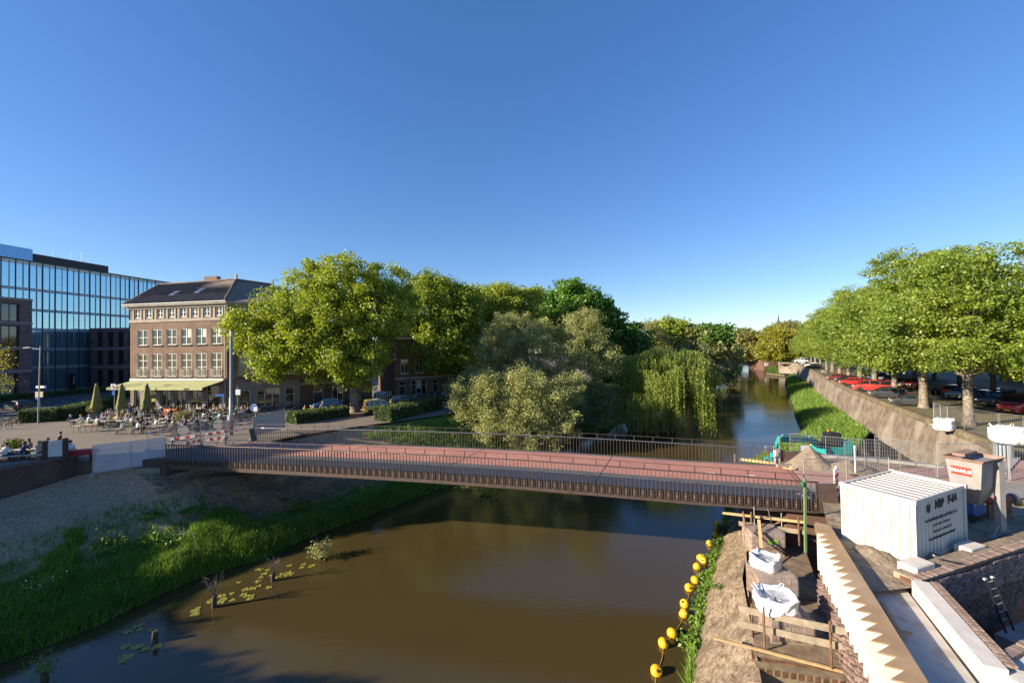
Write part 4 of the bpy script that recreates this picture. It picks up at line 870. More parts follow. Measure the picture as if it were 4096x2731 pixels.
# ---- row houses along the shaded side street
M_hb=brickmat('house_brick',(.15,.075,.05),(.21,.11,.075),(.2,.16,.13),.22,.07); M_hb2=brickmat('house_brick_dark',(.13,.07,.05),(.17,.095,.07),(.16,.13,.11),.22,.07)
M_slate=mat('slate_roof',(.07,.068,.07),.6,.2,4); M_ddoor=mat('dark_door',(.02,.025,.03),.4,.1,3)
def house(label,O,ud,L,H,mb_,spec,doors,fr=M_cream,depth=9,band=True,ridge=3.0,name='row_house'):
    O=Vector(O); t=thing(name,label,'house',O); F=Face(O,ud,t); hs=[s[:4] for s in spec]+[d[:4] for d in doors]
    m=MB(); F.wall(m,0,L,0,H,hs,dep=.15); m.build('front_wall',mb_,t)
    m=MB(); F.box(m,0,L,0,H,-depth,-.3); m.build('rear_wall',mb_,t)
    m=MB(); F.box(m,-.02,L+.02,H-.02,H+.18,-.3,.3); m.build('gutter',fr,t)
    m=MB(); a,b,c,d=F.pt(0,H+.1,.2),F.pt(L,H+.1,.2),F.pt(L,H+.1,-depth),F.pt(0,H+.1,-depth); e,f=F.pt(0,H+ridge,-depth/2),F.pt(L,H+ridge,-depth/2)
    m.add([a,b,c,d,e,f],[(0,1,5,4),(2,3,4,5),(0,4,3),(1,2,5)]); r=m.build('roof',M_slate,t)
    m=MB(); m.box(F.pt(L*.8,H+ridge*.9,-depth*.5),(.9,.7,1.6),rz=F.a); m.build('chimney',mb_,r)
    if band: m=MB(); F.box(m,0,L,3.35,3.5,-.02,.04); m.build('stone_band',fr,t)
    for a,b,z0,z1,nx in spec: window(F,(a+b)/2,z0,b-a,z1-z0,nx,(.68,),sill=fr,frame=fr,curt=4)
    for a,b,z0,z1 in doors:
        m=MB(); m.box((0,0,(z1-.8-z0)/2),(b-a,.08,z1-.8-z0)); d=F.put('door',m.mesh('door',[M_ddoor]),(a+b)/2,z0,-.12); g=MB(); g.box((0,0,0),(b-a-.1,.05,.7)); q=link('fanlight',g.mesh('fanlight',[M_gl]),d); q.location=(0,0,z1-.4-z0); fm=MB()
        for x in(-(b-a)/2,(b-a)/2): fm.box((x,-.03,(z1-z0)/2),(.12,.1,z1-z0))
        fm.box((0,-.03,z1-z0-.05),(b-a,.1,.1)); fm.box((0,-.03,z1-z0-.8),(b-a,.1,.1)); link('door_frame',fm.mesh('door_frame',[fr]),d)
    return t
rd=Vector((.84,.55,0)).normalized(); O=CO+SD*SL+Vector((.05,.03,0))
up=lambda us,z0=4.2,z1=6.4,w=1.2:[(u-w/2,u+w/2,z0,z1,2) for u in us]
house('dark brick house with black door and two tall windows beside the cafe building',O,rd,9.6,9.2,M_hb2,[(4.0,5.5,.7,3.1,2),(6.4,7.9,.7,3.1,2)]+up([2,4.7,7.2]),[(1.6,2.8,.1,3.0)])
O2=O+rd*13; house('red brick house with white gable trim behind the yellow van',O2,rd,8.2,9.6,M_hb,[(2.6,5.2,.5,3.1,3)]+up([1.6,4,6.4]),[(.7,1.7,.1,3.1),(6.2,7.2,.1,3.1)])
O3=O2+rd*8.25; house('red brick house with three narrow white windows right of the white gabled house',O3,rd,8.2,9.4,M_hb,[(1.2,2.1,.5,3.0,1),(2.3,3.2,.5,3.0,1),(3.4,4.3,.5,3.0,1)]+up([1.8,4.2,6.6]),[(5.6,6.6,.1,3.0)])
O4=O3+rd*8.25; house('brick house mostly hidden behind the dark trees along the street',O4,rd,9,9.4,M_hb2,[(1.5,3,.5,3,2),(5,6.5,.5,3,2)]+up([2,5,7.4]),[(7.3,8.3,.1,3.0)])
t=thing('picket_gate','white picket gate in the gap between the dark and red houses','gate',O+rd*10.2)
for i in range(9): m=MB(); p=rd*(.28*i); m.box(p+Vector((0,0,.8)),(.1,.05,1.6),rz=math.atan2(rd.y,rd.x)); m.build('picket',M_wframe,t)
# ---- houses behind the elms at the right
M_stuc=mat('pale_stucco',(.42,.36,.30),.85,.1,1.5,big=((.3,.25,.21),.5,.5)); M_stuc2=mat('white_stucco',(.55,.52,.47),.85,.1,1.5)
hx=[('pale stucco house with white window frames behind the nearest elm',-6,9.5,M_stuc),('pinkish brick house behind the silver wagon',3.8,8,M_hb),('white plastered house with tall windows behind the motorcycle',12,7.5,M_stuc2),('brown brick house behind the dark red car',19.8,8,M_hb2),('pale house behind the dark blue cars',28,8,M_stuc),('red brick house further up the right street',36.3,9,M_hb),('white house far up the right street',45.5,9,M_stuc2),('brown house at the far end of the right street',54.8,14,M_hb2)]
hbase=Vector((T0.x,T0.y,PL))+WN*23.5
for lab,s,L,mb_ in hx:
    O=hbase+WD*s; O=O+WD*L   # facing the street: left to right as seen from it
    house(lab,O,-WD,L,8.6,mb_,[(1.0,2.4,.8,2.9,2),(2.8,4.2,.8,2.9,2)]+up([1.7,4.2,6.2],4.3,6.3),[(5.3,6.3,.1,2.9)],fr=M_wframe,name='town_house')
# ---- church spire
tp=P(3113,1257,420); b=Vector((tp.x,tp.y,PL)); t=thing('church_spire','slender church spire far away above the right trees','church tower',b)
m=MB(); hz=tp.z-PL; m.lathe([(3.6,0),(3.6,hz*.45),(3.9,hz*.46)],8); m.build('tower',M_hb2,t); m=MB(); m.lathe([(2.6,hz*.46),(2.4,hz*.62),(1.1,hz*.78),(.12,hz)],8); m.build('spire',M_slate,t)
for k in range(4): m=MB(); m.box((2.6*math.cos(k*PI/2),2.6*math.sin(k*PI/2),hz*.53),(.8,.8,4)); m.build('pinnacle',M_slate,t)
# ---------------------------------------------------------------- construction site at the right
M_rust=mat('rusty_steel',(.16,.085,.05),.8,.35,5,c2=(.24,.13,.075),bump=.3,bscale=30)
M_plate=mat('muddy_plate',(.20,.145,.095),.85,.25,2.5,c2=(.28,.21,.145),big=((.13,.095,.065),.9,.6),bump=.4,bscale=15)
M_lumber=mat('fresh_lumber',(.50,.33,.16),.75,.15,4,bump=.2,bscale=30); M_grwood=mat('grey_plank',(.27,.225,.165),.85,.2,4,bump=.3,bscale=20)
M_ply=mat('plywood',(.36,.235,.125),.65,.12,1.6,big=((.47,.36,.25),1.1,.35),bump=.1,bscale=20)
M_wboard=mat('white_boards',(.64,.61,.56),.75,.08,2,big=((.46,.42,.36),.9,.6),island=.08)
M_brk=mat('old_brick_piece',(.26,.17,.135),.9,.25,6,c2=(.34,.25,.20),island=.22,bump=.4,bscale=25)
M_brkd=mat('dark_brick_piece',(.20,.135,.115),.9,.2,6,c2=(.30,.21,.175),island=.3,bump=.4,bscale=25)
M_galv=mat('galvanised_tube',(.42,.43,.44),.4,.1,4,metal=.7)
M_green=mat('green_post',(.13,.21,.09),.6,.15,4)
# work platform of steel plates
PZ=2.9
plat=thing('work_platform','muddy steel plate platform carrying brick pallets below the zigzag wall','platform',(10,17,PZ))
rows=[(-.55,(6.2,10.6),(9.0,10.4)),(0,(7.9,13.95),(10.45,13.3)),(1,(9.65,17.1),(12.35,16.7)),(2,(11.4,20.4),(14.1,20.0)),(3,(12.1,21.9),(15.0,21.7))]
for (a,l0,r0),(b,l1,r1) in zip(rows[1:],rows[2:]):
    m=MB(); g=.025; q=[Vector((*l0,0)),Vector((*r0,0)),Vector((*r1,0)),Vector((*l1,0))]; c=sum(q,Vector())/4; q=[(x+(c-x)*g-Vector((10,17,0))) for x in q]; m.extr([x+Vector((0,0,-.12)) for x in q],(0,0,.12)); m.build('steel_plate',M_plate,plat)
m=MB(); m.prism([(x-10,y-17) for x,y in[(7.8,13.9),(10.3,13.25),(15,21.6),(12.1,21.9)]],-2.2,-.13); m.build('support_frame',M_rust,plat)
# box beam with ribbed flange in front
bm0=Vector((7.75,13.62,PZ-.45)); bm1=Vector((10.35,12.95,PZ-.45)); t=thing('steel_beam','ochre stained steel beam with row of rib plates before the platform','beam',bm0)
m=MB(); m.beam((0,0,0),bm1-bm0,.3,.75); m.build('beam_web',mat('ochre_steel',(.21,.165,.09),.75,.25,3,c2=(.29,.23,.13),big=((.15,.13,.11),1,.5)),t)
d=(bm1-bm0)
for i in range(12): m=MB(); p=d*((i+.5)/12); m.beam(p+Vector((-.03,-.17,.38)),p+Vector((-.03,-.17,.2)),.02,.16); m.build('rib',M_rust,t)
m=MB(); m.beam(Vector((-.2,-.35,-.55)),d+Vector((.1,-.35,-.55)),.25,.12); m.build('lower_flange',M_rust,t)
for f in(.1,.45,.75):
    m=MB(); p=d*f+Vector((0,-.4,-.42))
    for a in(0,1.05,2.1): m.beam(p+Vector((math.cos(a)*.16,math.sin(a)*.05,math.sin(a)*.16)),p-Vector((math.cos(a)*.16,math.sin(a)*.05,math.sin(a)*.16)),.03,.03)
    m.build('wing_nut',M_rust,t)
def board(label,p,q,w,h,m_,name='timber_board'):
    p=Vector(p);q=Vector(q); mm=MB(); c=(p+q)/2; mm.beam(p-c,q-c,w,h); o=mm.build(name,m_,None,c); tag(o,label,'board'); return o
board('long pale batten lying along the front edge of the platform',P(2852,2548,14.5),P(3393,2690,13.0),.09,.06,M_lumber)
# front guard rail: two grey planks on rusty posts
gr=thing('guard_rail','two weathered grey planks bolted to rusty posts before the brick pallets','guard rail',P(3050,2560,14.0))
gb=Vector(gr.location)
for a,b in(((2955,2432),(3468,2545)),((2955,2492),(3495,2615))):
    p=P(*a,14.9)-gb; q=P(*b,12.7)-gb; m=MB(); mid=p.lerp(q,.62); m.beam(p,mid,.045,.22); m.build('plank',M_grwood,gr); m=MB(); m.beam(mid+Vector((-.12,.05,-.0)),q+Vector((0,.05,0)),.045,.22); m.build('plank',M_grwood,gr)
for a,b,Y in(((3050,2423),(3055,2600),14.15),((3313,2478),(3322,2668),13.2),((3003,2410),(3005,2590),14.9)):
    m=MB(); m.tube([P(*a,Y)-gb-Vector((0,.06,0)),P(*b,Y)-gb-Vector((0,.06,0))],.035,7); m.build('post',M_rust,gr)
# side rail at the bank edge and cross beams near the bridge
sr=thing('scaffold_rail','orange timber rail on rusty posts between bank and platform under the bridge','guard rail',G(2990,2200,PZ)); gb=Vector(sr.location)
m=MB(); m.beam(P(2890,2050,22.3)-gb,P(3218,2088,20.4)-gb,.06,.12); m.build('rail_board',M_lumber,sr)
m=MB(); m.beam(P(2955,2092,21.8)-gb,P(3215,2128,20.2)-gb,.05,.22); m.build('low_board',M_grwood,sr)
for a,b,Y in(((2972,2045),(2992,2160),21.0),((3005,2046),(3005,2090),21.5),((3193,2064),(3198,2180),20.2)):
    m=MB(); m.tube([P(*a,Y)-gb,P(*b,Y)-gb],.045,7); m.build('post',M_rust,sr)
m=MB(); m.beam(P(2972,2050,21)-gb,P(2994,2400,17.1)-gb,.05,.06); m.build('edge_batten',M_grwood,sr)
m=MB(); m.beam(P(3035,2078,20.6)-gb,P(3045,2190,19.6)-gb,.13,.05); m.build('upright_board',M_lumber,sr)
t=thing('scaffolding','pale scaffold frame standing in the dark under the bridge end','scaffold',(14.2,21.3,PZ)); b0=Vector(t.location)
for a,b in(((3016,2025),(3018,2085)),((3125,2040),(3128,2110))): m=MB(); m.tube([P(*a,21.2)-b0,P(*b,21.0)-b0-Vector((0,0,.9))],.025,6); m.build('standard',M_galv,t)
for a,b in(((3016,2035),(3125,2045)),((3016,2060),(3125,2070)),((3070,2030),(3085,2085)),((3120,2115),(3150,2118)),((3120,2150),(3150,2155))): m=MB(); m.tube([P(*a,21.1)-b0,P(*b,21.1)-b0],.02,6); m.build('tube',M_galv,t)
t=thing('green_post','green painted timber post tied to the bridge end','post',P(3222,2200,18.4)); b0=Vector(t.location)
m=MB(); m.beam((0,0,-.1),P(3218,1910,18.9)-b0,.085,.085); m.build('post_shaft',M_green,t); m=MB(); m.lathe([(.04,-.12),(.075,-.05),(.075,.06),(.04,.1)],8,P(3211,1935,18.8)-b0); m.build('strap_knot',mat('green_strap',(.02,.16,.07),.7),t)
# brick pallets: layered bricks under film
def pallet(label,px,py,w,d,h,rz=0,film=True,seed=0):
    c=G(px,py,PZ); t=thing('brick_pallet',label,'pallet',c,rz,'pallets of bricks on the steel platform'); rs=random.Random(seed)
    m=MB()
    for y in(-d/2+.08,0,d/2-.08): m.box((0,y,.06),(w,.1,.12))
    m.build('pallet_base',M_grwood,t)
    nx=int(w/.12); nz=int(h/.22); bmh=h/nz
    me=MB(); me.box((0,0,0),(w/nx-.008,.2,bmh-.008)); me=me.mesh('brick',[M_brk])
    for k in range(nz):
        for i in range(nx):
            o=link('brick',me,t); o.location=(-w/2+w*(i+.5)/nx,-d/2+.1+rs.uniform(-.012,.012),.12+bmh*(k+.5))
    m2=MB(); m2.box((0,.1,.12+h/2),(w-.02,d-.22,h-.01)); m2.build('brick_core',M_brk,t)
    ny=int(d/.22)
    me2=MB(); me2.box((0,0,0),(w/nx-.01,.2,.05)); me2=me2.mesh('brick',[M_brk])
    for j in range(1,ny):
        for i in range(nx): o=link('brick',me2,t); o.location=(-w/2+w*(i+.5)/nx,-d/2+.1+d*j/ny,.12+h+rs.uniform(-.005,.012))
    if film:
        def fl(u,v):
            x=-w/2-.03+(w+.06)*u; a=v*(h*.62+d); 
            if a<h*.62: p=(x,-d/2-.03,h*.5+a)
            else: p=(x,-d/2+(a-h*.62),h+.19)
            n=fb(p[0]*3+seed,p[1]*3+p[2]*2,1.2,3)*.05; return (p[0]+n*.4,p[1]-abs(n)*.6,p[2]+n)
        g=grid('wrapping_film',fl,14,16,FILM); link('wrapping_film',g,t)
    return t
def filmmat():
    m=bpy.data.materials.new('clear_film'); m.use_nodes=True; b=m.node_tree.nodes['Principled BSDF']; b.inputs['Base Color'].default_value=(.75,.75,.74,1); b.inputs['Roughness'].default_value=.22; b.inputs['Alpha'].default_value=.14; b.inputs['Specular IOR Level'].default_value=.9; return m
FILM=filmmat()
p1=pallet('wrapped brick pallet nearest the bridge with green spray letters',3052,2203,1.5,1.1,1.0,-.1,True,1)
textmesh('spray_letters','AFB',.3,mat('green_spray',(.28,.62,.06),.6),p1,frame((.15,-.62,.72),(1,0,0),(0,0,1)),bold=.006,shear=.2)
pallet('middle wrapped brick pallet between the two white bags',3085,2390,1.45,1.1,.95,-.1,True,2)
pallet('brick pallet behind the guard rail planks under the front bag',3140,2540,1.35,1.0,.75,-.1,True,3)
# big bags
M_bag=mat('white_woven_bag',(.75,.74,.73),.75,.06,4,bump=.3,bscale=12); M_bagd=mat('grey_sludge',(.35,.36,.40),.8,.1,3)
def bag(label,loc,w,h,fill=.8,seed=0,openb=True,flop=0):
    t=thing('bulk_bag',label,'bag',loc,seed*.7,'white bulk bags on the site'); n=40
    prof=[(.0,.0),(.40,.0),(.48,.06),(.53,.2),(.54,.4),(.52,.58),(.50,.74),(.50,.88),(.53,1.0)]+([(.49,.98),(.42,.92),(.33,.84),(.18,fill),(.0,fill)] if openb else [(.46,1.05),(.34,1.02),(.18,1.06),(0,1.0)])
    V=[];Fq=[]
    for i,(r,z) in enumerate(prof):
        for k in range(n):
            a=2*PI*k/n; c,s=math.cos(a),math.sin(a); q=(abs(c)**4+abs(s)**4)**(-.25)
            f1=fb(c*2.2+seed*5,s*2.2+z*3,1.3,4); f2=mnoise.noise(Vector((c*5+seed,s*5,z*5)))
            rr=r*w*(q*.75+.25)*(1+(.12*f1+.05*f2)*(1 if r>.1 else 0)); up=z*h
            if z>.55: up+=h*((.26*mnoise.noise(Vector((c*1.4+seed*3,s*1.4,.5)))+.06*f2)*(z-.45)*1.6)
            V.append((rr*c,rr*s,max(0,up)))
    for i in range(len(prof)-1):
        for k in range(n): k2=(k+1)%n; Fq.append((i*n+k,i*n+k2,(i+1)*n+k2,(i+1)*n+k))
    mi=[1 if (openb and i//n>=len(prof)-3) else 0 for i in range(len(Fq))]
    link('bag_body',npmesh('bag_body',V,Fq,[M_bag,M_bagd],True,mi),t)
    for a in(.8,2.4,3.9,5.5):
        c,s=math.cos(a)*w*.5,math.sin(a)*w*.5; m=MB(); m.tube([(c,s,h*.9),(c*1.2,s*1.2,h*1.08),(c*1.1-.1*s,s*1.1+.1*c,h*1.12),(c*.8-.25*s,s*.8+.25*c,h*.9)],.02,5); m.build('lifting_strap',M_bag,t)
    return t
bag('open white bulk bag on the pallet near the bridge',G(3062,2268,3.95),1.0,.5,.78,1)
bag('large open white bulk bag with folded rim behind the guard rail',G(3102,2440,3.85),1.2,.62,.74,2)
bag('slumped pinkish white bulk bag behind the leaning fence on the wall',G(3778,1720,PL+.02),1.25,.95,.9,3,False)
bag('full white bulk bag standing on a pallet at the right edge',G(4035,1772,PL+.22),1.65,1.2,.9,4,False)
t=thing('flat_pallet','low grey timber pallet under the full white bulk bag','pallet',G(4035,1772,PL)); m=MB()
for i in range(6): m=MB(); m.box((-.9+i*.36,0,.2),(.28,1.6,.04)); m.build('deck_board',M_grwood,t)
for y in(-.7,0,.7): m=MB(); m.box((0,y,.09),(2.1,.12,.17)); m.build('bearer',M_grwood,t)
# zigzag retaining wall with plywood capping
R0=Vector((12.94,17.07,0)); R1=Vector((8.6,8.35,0)); tl0=Vector((11.89,16.47,0)); tl1=Vector((8.1,8.9,0))
zz=thing('zigzag_wall','white zigzag retaining wall capped by brown sawtooth plywood beside the container','wall',(11.9,16.4,PZ)); b0=Vector((11.9,16.4,0))
nt_=19; tips=[tl0.lerp(tl1,i/nt_) for i in range(nt_+1)]; inw=(R0-tl0); dz_=(tl1-tl0)/nt_
poly=[]; 
for i in range(nt_):
    poly.append(tips[i]); poly.append(tips[i]+dz_*.80+Vector((.50,.16,0)))
poly.append(tips[nt_])
zp=[(p.x,p.y) for p in poly]+[(R1.x,R1.y),(R0.x,R0.y),(R0.x-.35,R0.y+.35),(12.3,17.1)]
TZ=5.74
def inset(pl,d):   # wall outline slightly inside the plywood
    return [(x+.07,y+.0) for x,y in pl]
me=MB(); me.prism([(x-b0.x,y-b0.y) for x,y in zp],TZ-PZ-.035,TZ-PZ); me.build('plywood_cap',M_ply,zz)
for i in range(nt_):
    a=tips[i]-b0+Vector((.07,.02,0)); n_=poly[2*i+1]-b0+Vector((.07,.0,0)); c=tips[i+1]-b0+Vector((.07,.02,0))
    for k in range(3):                                    # vertical boards along the long face of each tooth
        p=a.lerp(n_,k/3+.004); q=a.lerp(n_,(k+1)/3-.004); m=MB(); z0=1.35+.06*math.sin(i*2.3+k); m.add([(p.x,p.y,z0),(q.x,q.y,z0),(q.x+.03,q.y+.05,z0),(p.x+.03,p.y+.05,z0),(p.x,p.y,TZ-PZ-.036),(q.x,q.y,TZ-PZ-.036),(q.x+.03,q.y+.05,TZ-PZ-.036),(p.x+.03,p.y+.05,TZ-PZ-.036)],[(0,3,2,1),(4,5,6,7),(0,1,5,4),(1,2,6,5),(2,3,7,6),(3,0,4,7)]); m.build('white_board',M_wboard,zz)
    for k in range(2):
        p=n_.lerp(c,k/2+.01); q=n_.lerp(c,(k+1)/2-.01); m=MB(); z0=1.3+.05*math.cos(i*1.7+k); m.extr([(p.x,p.y,z0),(q.x,q.y,z0),(q.x,q.y,TZ-PZ-.037),(p.x,p.y,TZ-PZ-.037)],(.045,.0,0)); m.build('white_board',M_wboard,zz)
core=[(x+.16-b0.x,y-b0.y+.03) for x,y in zp]; m=MB(); m.prism([core[0]]+core[-5:-1]+[core[-1]] if False else [(tl0.x+.6-b0.x,tl0.y-b0.y-.2),(tl1.x+.6-b0.x,tl1.y-b0.y),(R1.x-.06-b0.x,R1.y-b0.y),(R0.x-.06-b0.x,R0.y-b0.y)],-1.0,TZ-PZ-.04); m.build('wall_core',M_conc,zz)
bme=MB(); bme.box((0,0,0),(.21,.1,.085)); bme=bme.mesh('brick',[M_brkd]); rr=random.Random(4); cnt=0
ang=math.atan2(dz_.y,dz_.x)
for i in range(nt_):
    for k in range(13):
        for j in range(1+(k<12)):
            o=link('brick',bme,zz); base=tips[i]-b0+dz_*(.2+.5*j)+Vector((.10+.012*(k%2)+ (.09 if k>9 else 0)+rr.uniform(-.02,.02),0,0)); o.location=(base.x,base.y,.08+k*.1); o.rotation_euler=(0,rr.uniform(-.05,.05),ang+rr.uniform(-.1,.1)+(PI/2 if (k+j)%2 else 0)); cnt+=1
m=MB(); w0=tl0-b0+Vector((.12,-.2,0)); w1=tl1-b0+Vector((.12,0,0)); m.extr([(w0.x,w0.y,-1.2),(w1.x,w1.y,-1.2),(w1.x,w1.y,1.4),(w0.x,w0.y,1.4)],(.3,.1,0)); m.build('brick_backing',M_redwall,zz)
# concrete channel, kerb and brick pit
CZ_=5.2
ch=thing('concrete_channel','pale concrete channel floor between plywood wall and white kerb','channel',(11,11,CZ_)); m=MB()
m.prism([(x-11,y-11) for x,y in[(11.2,13.6),(12.75,13.75),(12.54,13.32),(10.7,9.7),(9.9,8.1),(8.75,8.4),(11.0,13.05)]],-.3,0); m.build('channel_floor',mat('stained_concrete',(.50,.46,.41),.85,.1,2,big=((.33,.29,.23),1.3,.8),bump=.2,bscale=15),ch)
m=MB(); a=Vector((12.58,13.25,0)); b=Vector((10.86,9.75,0)); d=(b-a).normalized(); n=Vector((-d.y,d.x,0)); 
q=[a,b,b+n*.42,a+n*.42]; m.prism([(v.x-11,v.y-11) for v in q],-1.5,.47); m.build('kerb_wall',M_pale,ch)
m=MB(); m.beam((1.35,2.15,.005),(.75,.95,.005),.22,.012); m.build('plywood_offcut',M_ply,ch) if False else None
t=thing('plywood_scrap','pointed plywood scrap lying in the concrete channel','scrap',G(3590,2530,CZ_+.012)); m=MB(); c0=Vector(t.location); m.prism([(v.x-c0.x,v.y-c0.y) for v in(G(3522,2410,CZ_),G(3536,2405,CZ_),G(3600,2520,CZ_),G(3652,2532,CZ_),G(3606,2552,CZ_))],0,.02); m.build('scrap_sheet',M_ply,t)
pit=thing('brick_pit','rough brick lined pit with capping bricks next to the white kerb','pit',(12.8,13.2,PL)); b0=Vector((12.8,13.2,PL))
A_=Vector((12.77,13.21,5.6)); B_=Vector((20.5,15.9,5.6)); bd=(B_-A_).normalized(); bn=Vector((bd.y,-bd.x,0)); bl=(B_-A_).length; ba=math.atan2(bd.y,bd.x)
m=MB(); m.extr([A_-b0+Vector((0,0,-3.2)),B_-b0+Vector((0,0,-3.2)),B_-b0+Vector((0,0,-.02)),A_-b0+Vector((0,0,-.02))],-bn*.5); m.build('pit_back_wall',brickmat('smooth_red_brick',(.20,.085,.055),(.27,.125,.085),(.24,.19,.15),.22,.075),pit)
rr=random.Random(9); bmes=[]
for v in range(4):
    mm=MB(); mm.box((0,0,0),(.215+.012*v,.1,.088)); me=mm.mesh('brick',[M_brkd]); 
    for ve in me.vertices: ve.co+=Vector((rr.uniform(-.009,.009),rr.uniform(-.012,.012),rr.uniform(-.008,.008)))
    bmes.append(me)
cnt=0; rest=MB(); cells=[(r,c) for r in range(22) for c in range(34)]
for r,c in cells:
    u=.12+c*.235+(.117 if r%2 else 0); z=-.14-r*.1
    if u>bl: continue
    if r>19-(3 if c<9 else 0) and c<12: pass
    if z<-.35-(8.2-u)*.55 and u>4.6: continue
    if z<-1.75 and u<1.6: pass
    p=A_-b0+bd*u+bn*(.02+rr.uniform(0,.025))+Vector((0,0,z+.035*math.sin(u*1.7)+rr.uniform(-.008,.008)))
    if cnt<300: o=link('brick',bmes[(r*7+c)%4],pit); o.location=p; o.rotation_euler=(0,rr.uniform(-.05,.05),ba+rr.uniform(-.03,.03)); cnt+=1
    else: rest.box(p,(.215,.1,.088),rz=ba+rr.uniform(-.03,.03))
o=rest.build('lower_bricks',M_brkd,pit); o['kind']='stuff'
mm=MB(); mm.box((0,0,0),(.125,.32,.075)); cap=mm.mesh('capping_brick',[M_brk])
for i in range(56):
    u=.1+i*.138
    if u>bl: break
    o=link('capping_brick',cap,pit); o.location=A_-b0+bd*u-bn*.10+Vector((0,0,.035+rr.uniform(-.01,.015))); o.rotation_euler=(0,0,ba+rr.uniform(-.04,.04))
m=MB(); m.beam(A_-b0-bn*.42+Vector((0,0,-.06)),B_-b0-bn*.42+Vector((0,0,-.06)),.5,.2); m.build('mortar_bed',M_sand,pit)
for i in range(26):
    p=Vector((12.87,13.12,5.66)).lerp(Vector((11.2,9.72,5.66)),(i+.5)/26)
    o=link('capping_brick',cap,pit); o.location=p-b0+Vector((.24,-.06,0)); o.rotation_euler=(rr.uniform(-.03,.03),0,math.atan2(d.y,d.x)+rr.uniform(-.05,.05)); o.scale=(.95,.62,1)
m=MB(); m.extr([Vector((12.95,13.15,2.6))-b0,Vector((11.3,9.8,2.6))-b0,Vector((11.3,9.8,5.62))-b0,Vector((12.95,13.15,5.62))-b0],(.12,-.05,0)); m.build('pit_side_wall',MATS['red_wall_brick'],pit)
f0=Vector((11.12,9.62,5.4)); f1=Vector((17.5,11.9,5.4)); m=MB(); m.beam(f0-b0+Vector((0,0,-.9)),f1-b0+Vector((0,0,-.9)),.62,2.1); m.build('front_wall',M_pale,pit)
fd=(f1-f0).normalized(); fa=math.atan2(fd.y,fd.x)
for i in range(20):
    o=link('capping_brick',cap,pit); o.location=f0-b0+fd*(.45+i*.30+rr.uniform(-.03,.03))+Vector((-.07,.2,.20+rr.uniform(0,.03))); o.rotation_euler=(0,0,fa+PI/2+rr.uniform(-.12,.12)); o.scale=(1.7,.85,1.1)
m=MB(); m.prism([(x-b0.x,y-b0.y) for x,y in[(12.9,13.2),(11.4,9.9),(17.5,12.0),(20,15.6)]],-3.3,-3.0); m.build('pit_floor',M_conc,pit)
m=MB(); m.box(Vector((16.6,13.25,3.2))-b0,(2.6,1.0,1.4),rz=ba); m.build('concrete_ledge',M_conc,pit)
t=thing('ladder','black ladder with silver rungs leaning against the pit bricks','ladder',P(4025,2530,12.7)); b0=Vector(t.location)
l0=(Vector((0,0,0)),P(3940,2315,13.75)-b0); l1=(P(4055,2518,12.75)-b0,P(3970,2308,13.8)-b0)
for p,q in(l0,l1): m=MB(); m.beam(p,q,.03,.08); m.build('stile',M_iron,t)
for i in range(7): f=(i+.5)/7; m=MB(); m.beam(l0[0].lerp(l0[1],f),l1[0].lerp(l1[1],f),.035,.025); m.build('rung',M_galv,t)
for s in(l0[1],l1[1]): m=MB(); m.box(s,(.07,.07,.06)); m.build('end_cap',M_wboard,t)
# loose concrete blocks
def block(label,px,py,z,d,rz,m_=None):
    c=G(px,py,z); o=MB(); o.box((0,0,d[2]/2),d,rz); ob=o.build('concrete_block',m_ or M_pale,None,c); bv=ob.modifiers.new('b','BEVEL'); bv.width=.03; bv.segments=1; tag(ob,label,'block')
block('concrete block at the corner of kerb and pit',3665,2300,5.38,(1.0,.55,.45),.34)
block('concrete block on the sand behind the pit with hose end',3880,2215,5.38,(.95,.5,.35),.34)
m=MB(); hp=[P(3735,2220,13.6),G(3765,2240,5.43),G(3800,2246,5.43),G(3835,2243,5.44)]; c=hp[1]; m.tube([x-c for x in hp],.035,7); o=m.build('hose',M_zinc,None,c,smooth=True); tag(o,'grey hose running from the container to the concrete block','hose')
M_sand2=mat('damp_sand',(.25,.20,.145),.95,.2,5,bump=1,bscale=12,spec=.1)
sheet('foreground_sand',[(9.5,5.5),(18,7),(18,12.0),(11.0,9.3),(9.9,8.0)],4.9,M_sand)
# ---- white storage container with corrugated sides
CA,CB,CC,CD=[Vector((x*K,y*K,0)) for x,y in[(15.36,19.43),(16.41,17.06),(20.38,18.83),(19.29,21.24)]]
cb_=Vector((CB.x,CB.y,5.33)); cont=thing('storage_container','white corrugated storage container with black lettering on the site','container',cb_)
ux=(CC-CB).normalized(); uy=Vector((-ux.y,ux.x,0)); LX=(CC-CB).length; LY=(CA-CB).length; HH=2.28
M_cont=mat('white_container',(.60,.58,.53),.5,.05,1.2,big=((.55,.46,.38),2.2,.25),spec=.4); M_contr=mat('container_rust',(.30,.17,.09),.8,.3,6)
def cpt(a,b,z): v=CB+ux*a+uy*b-Vector((CB.x,CB.y,0)); return Vector((v.x,v.y,z))
def corr(p0,p1,nrm,z0,z1,n,dep,name):
    m=MB(); d=(p1-p0); prof=[]
    for i in range(n):
        for f,o in((0,0),(.42,0),(.5,-dep),(.92,-dep)): prof.append(((i+f)/n,o))
    prof.append((1,0))
    for (f,o),(g,q) in zip(prof,prof[1:]):
        a=p0+d*f+nrm*o; b=p0+d*g+nrm*q; m.quad(Vector((a.x,a.y,z0)),Vector((b.x,b.y,z0)),Vector((b.x,b.y,z1)),Vector((a.x,a.y,z1)))
    return m.build(name,M_cont,cont)
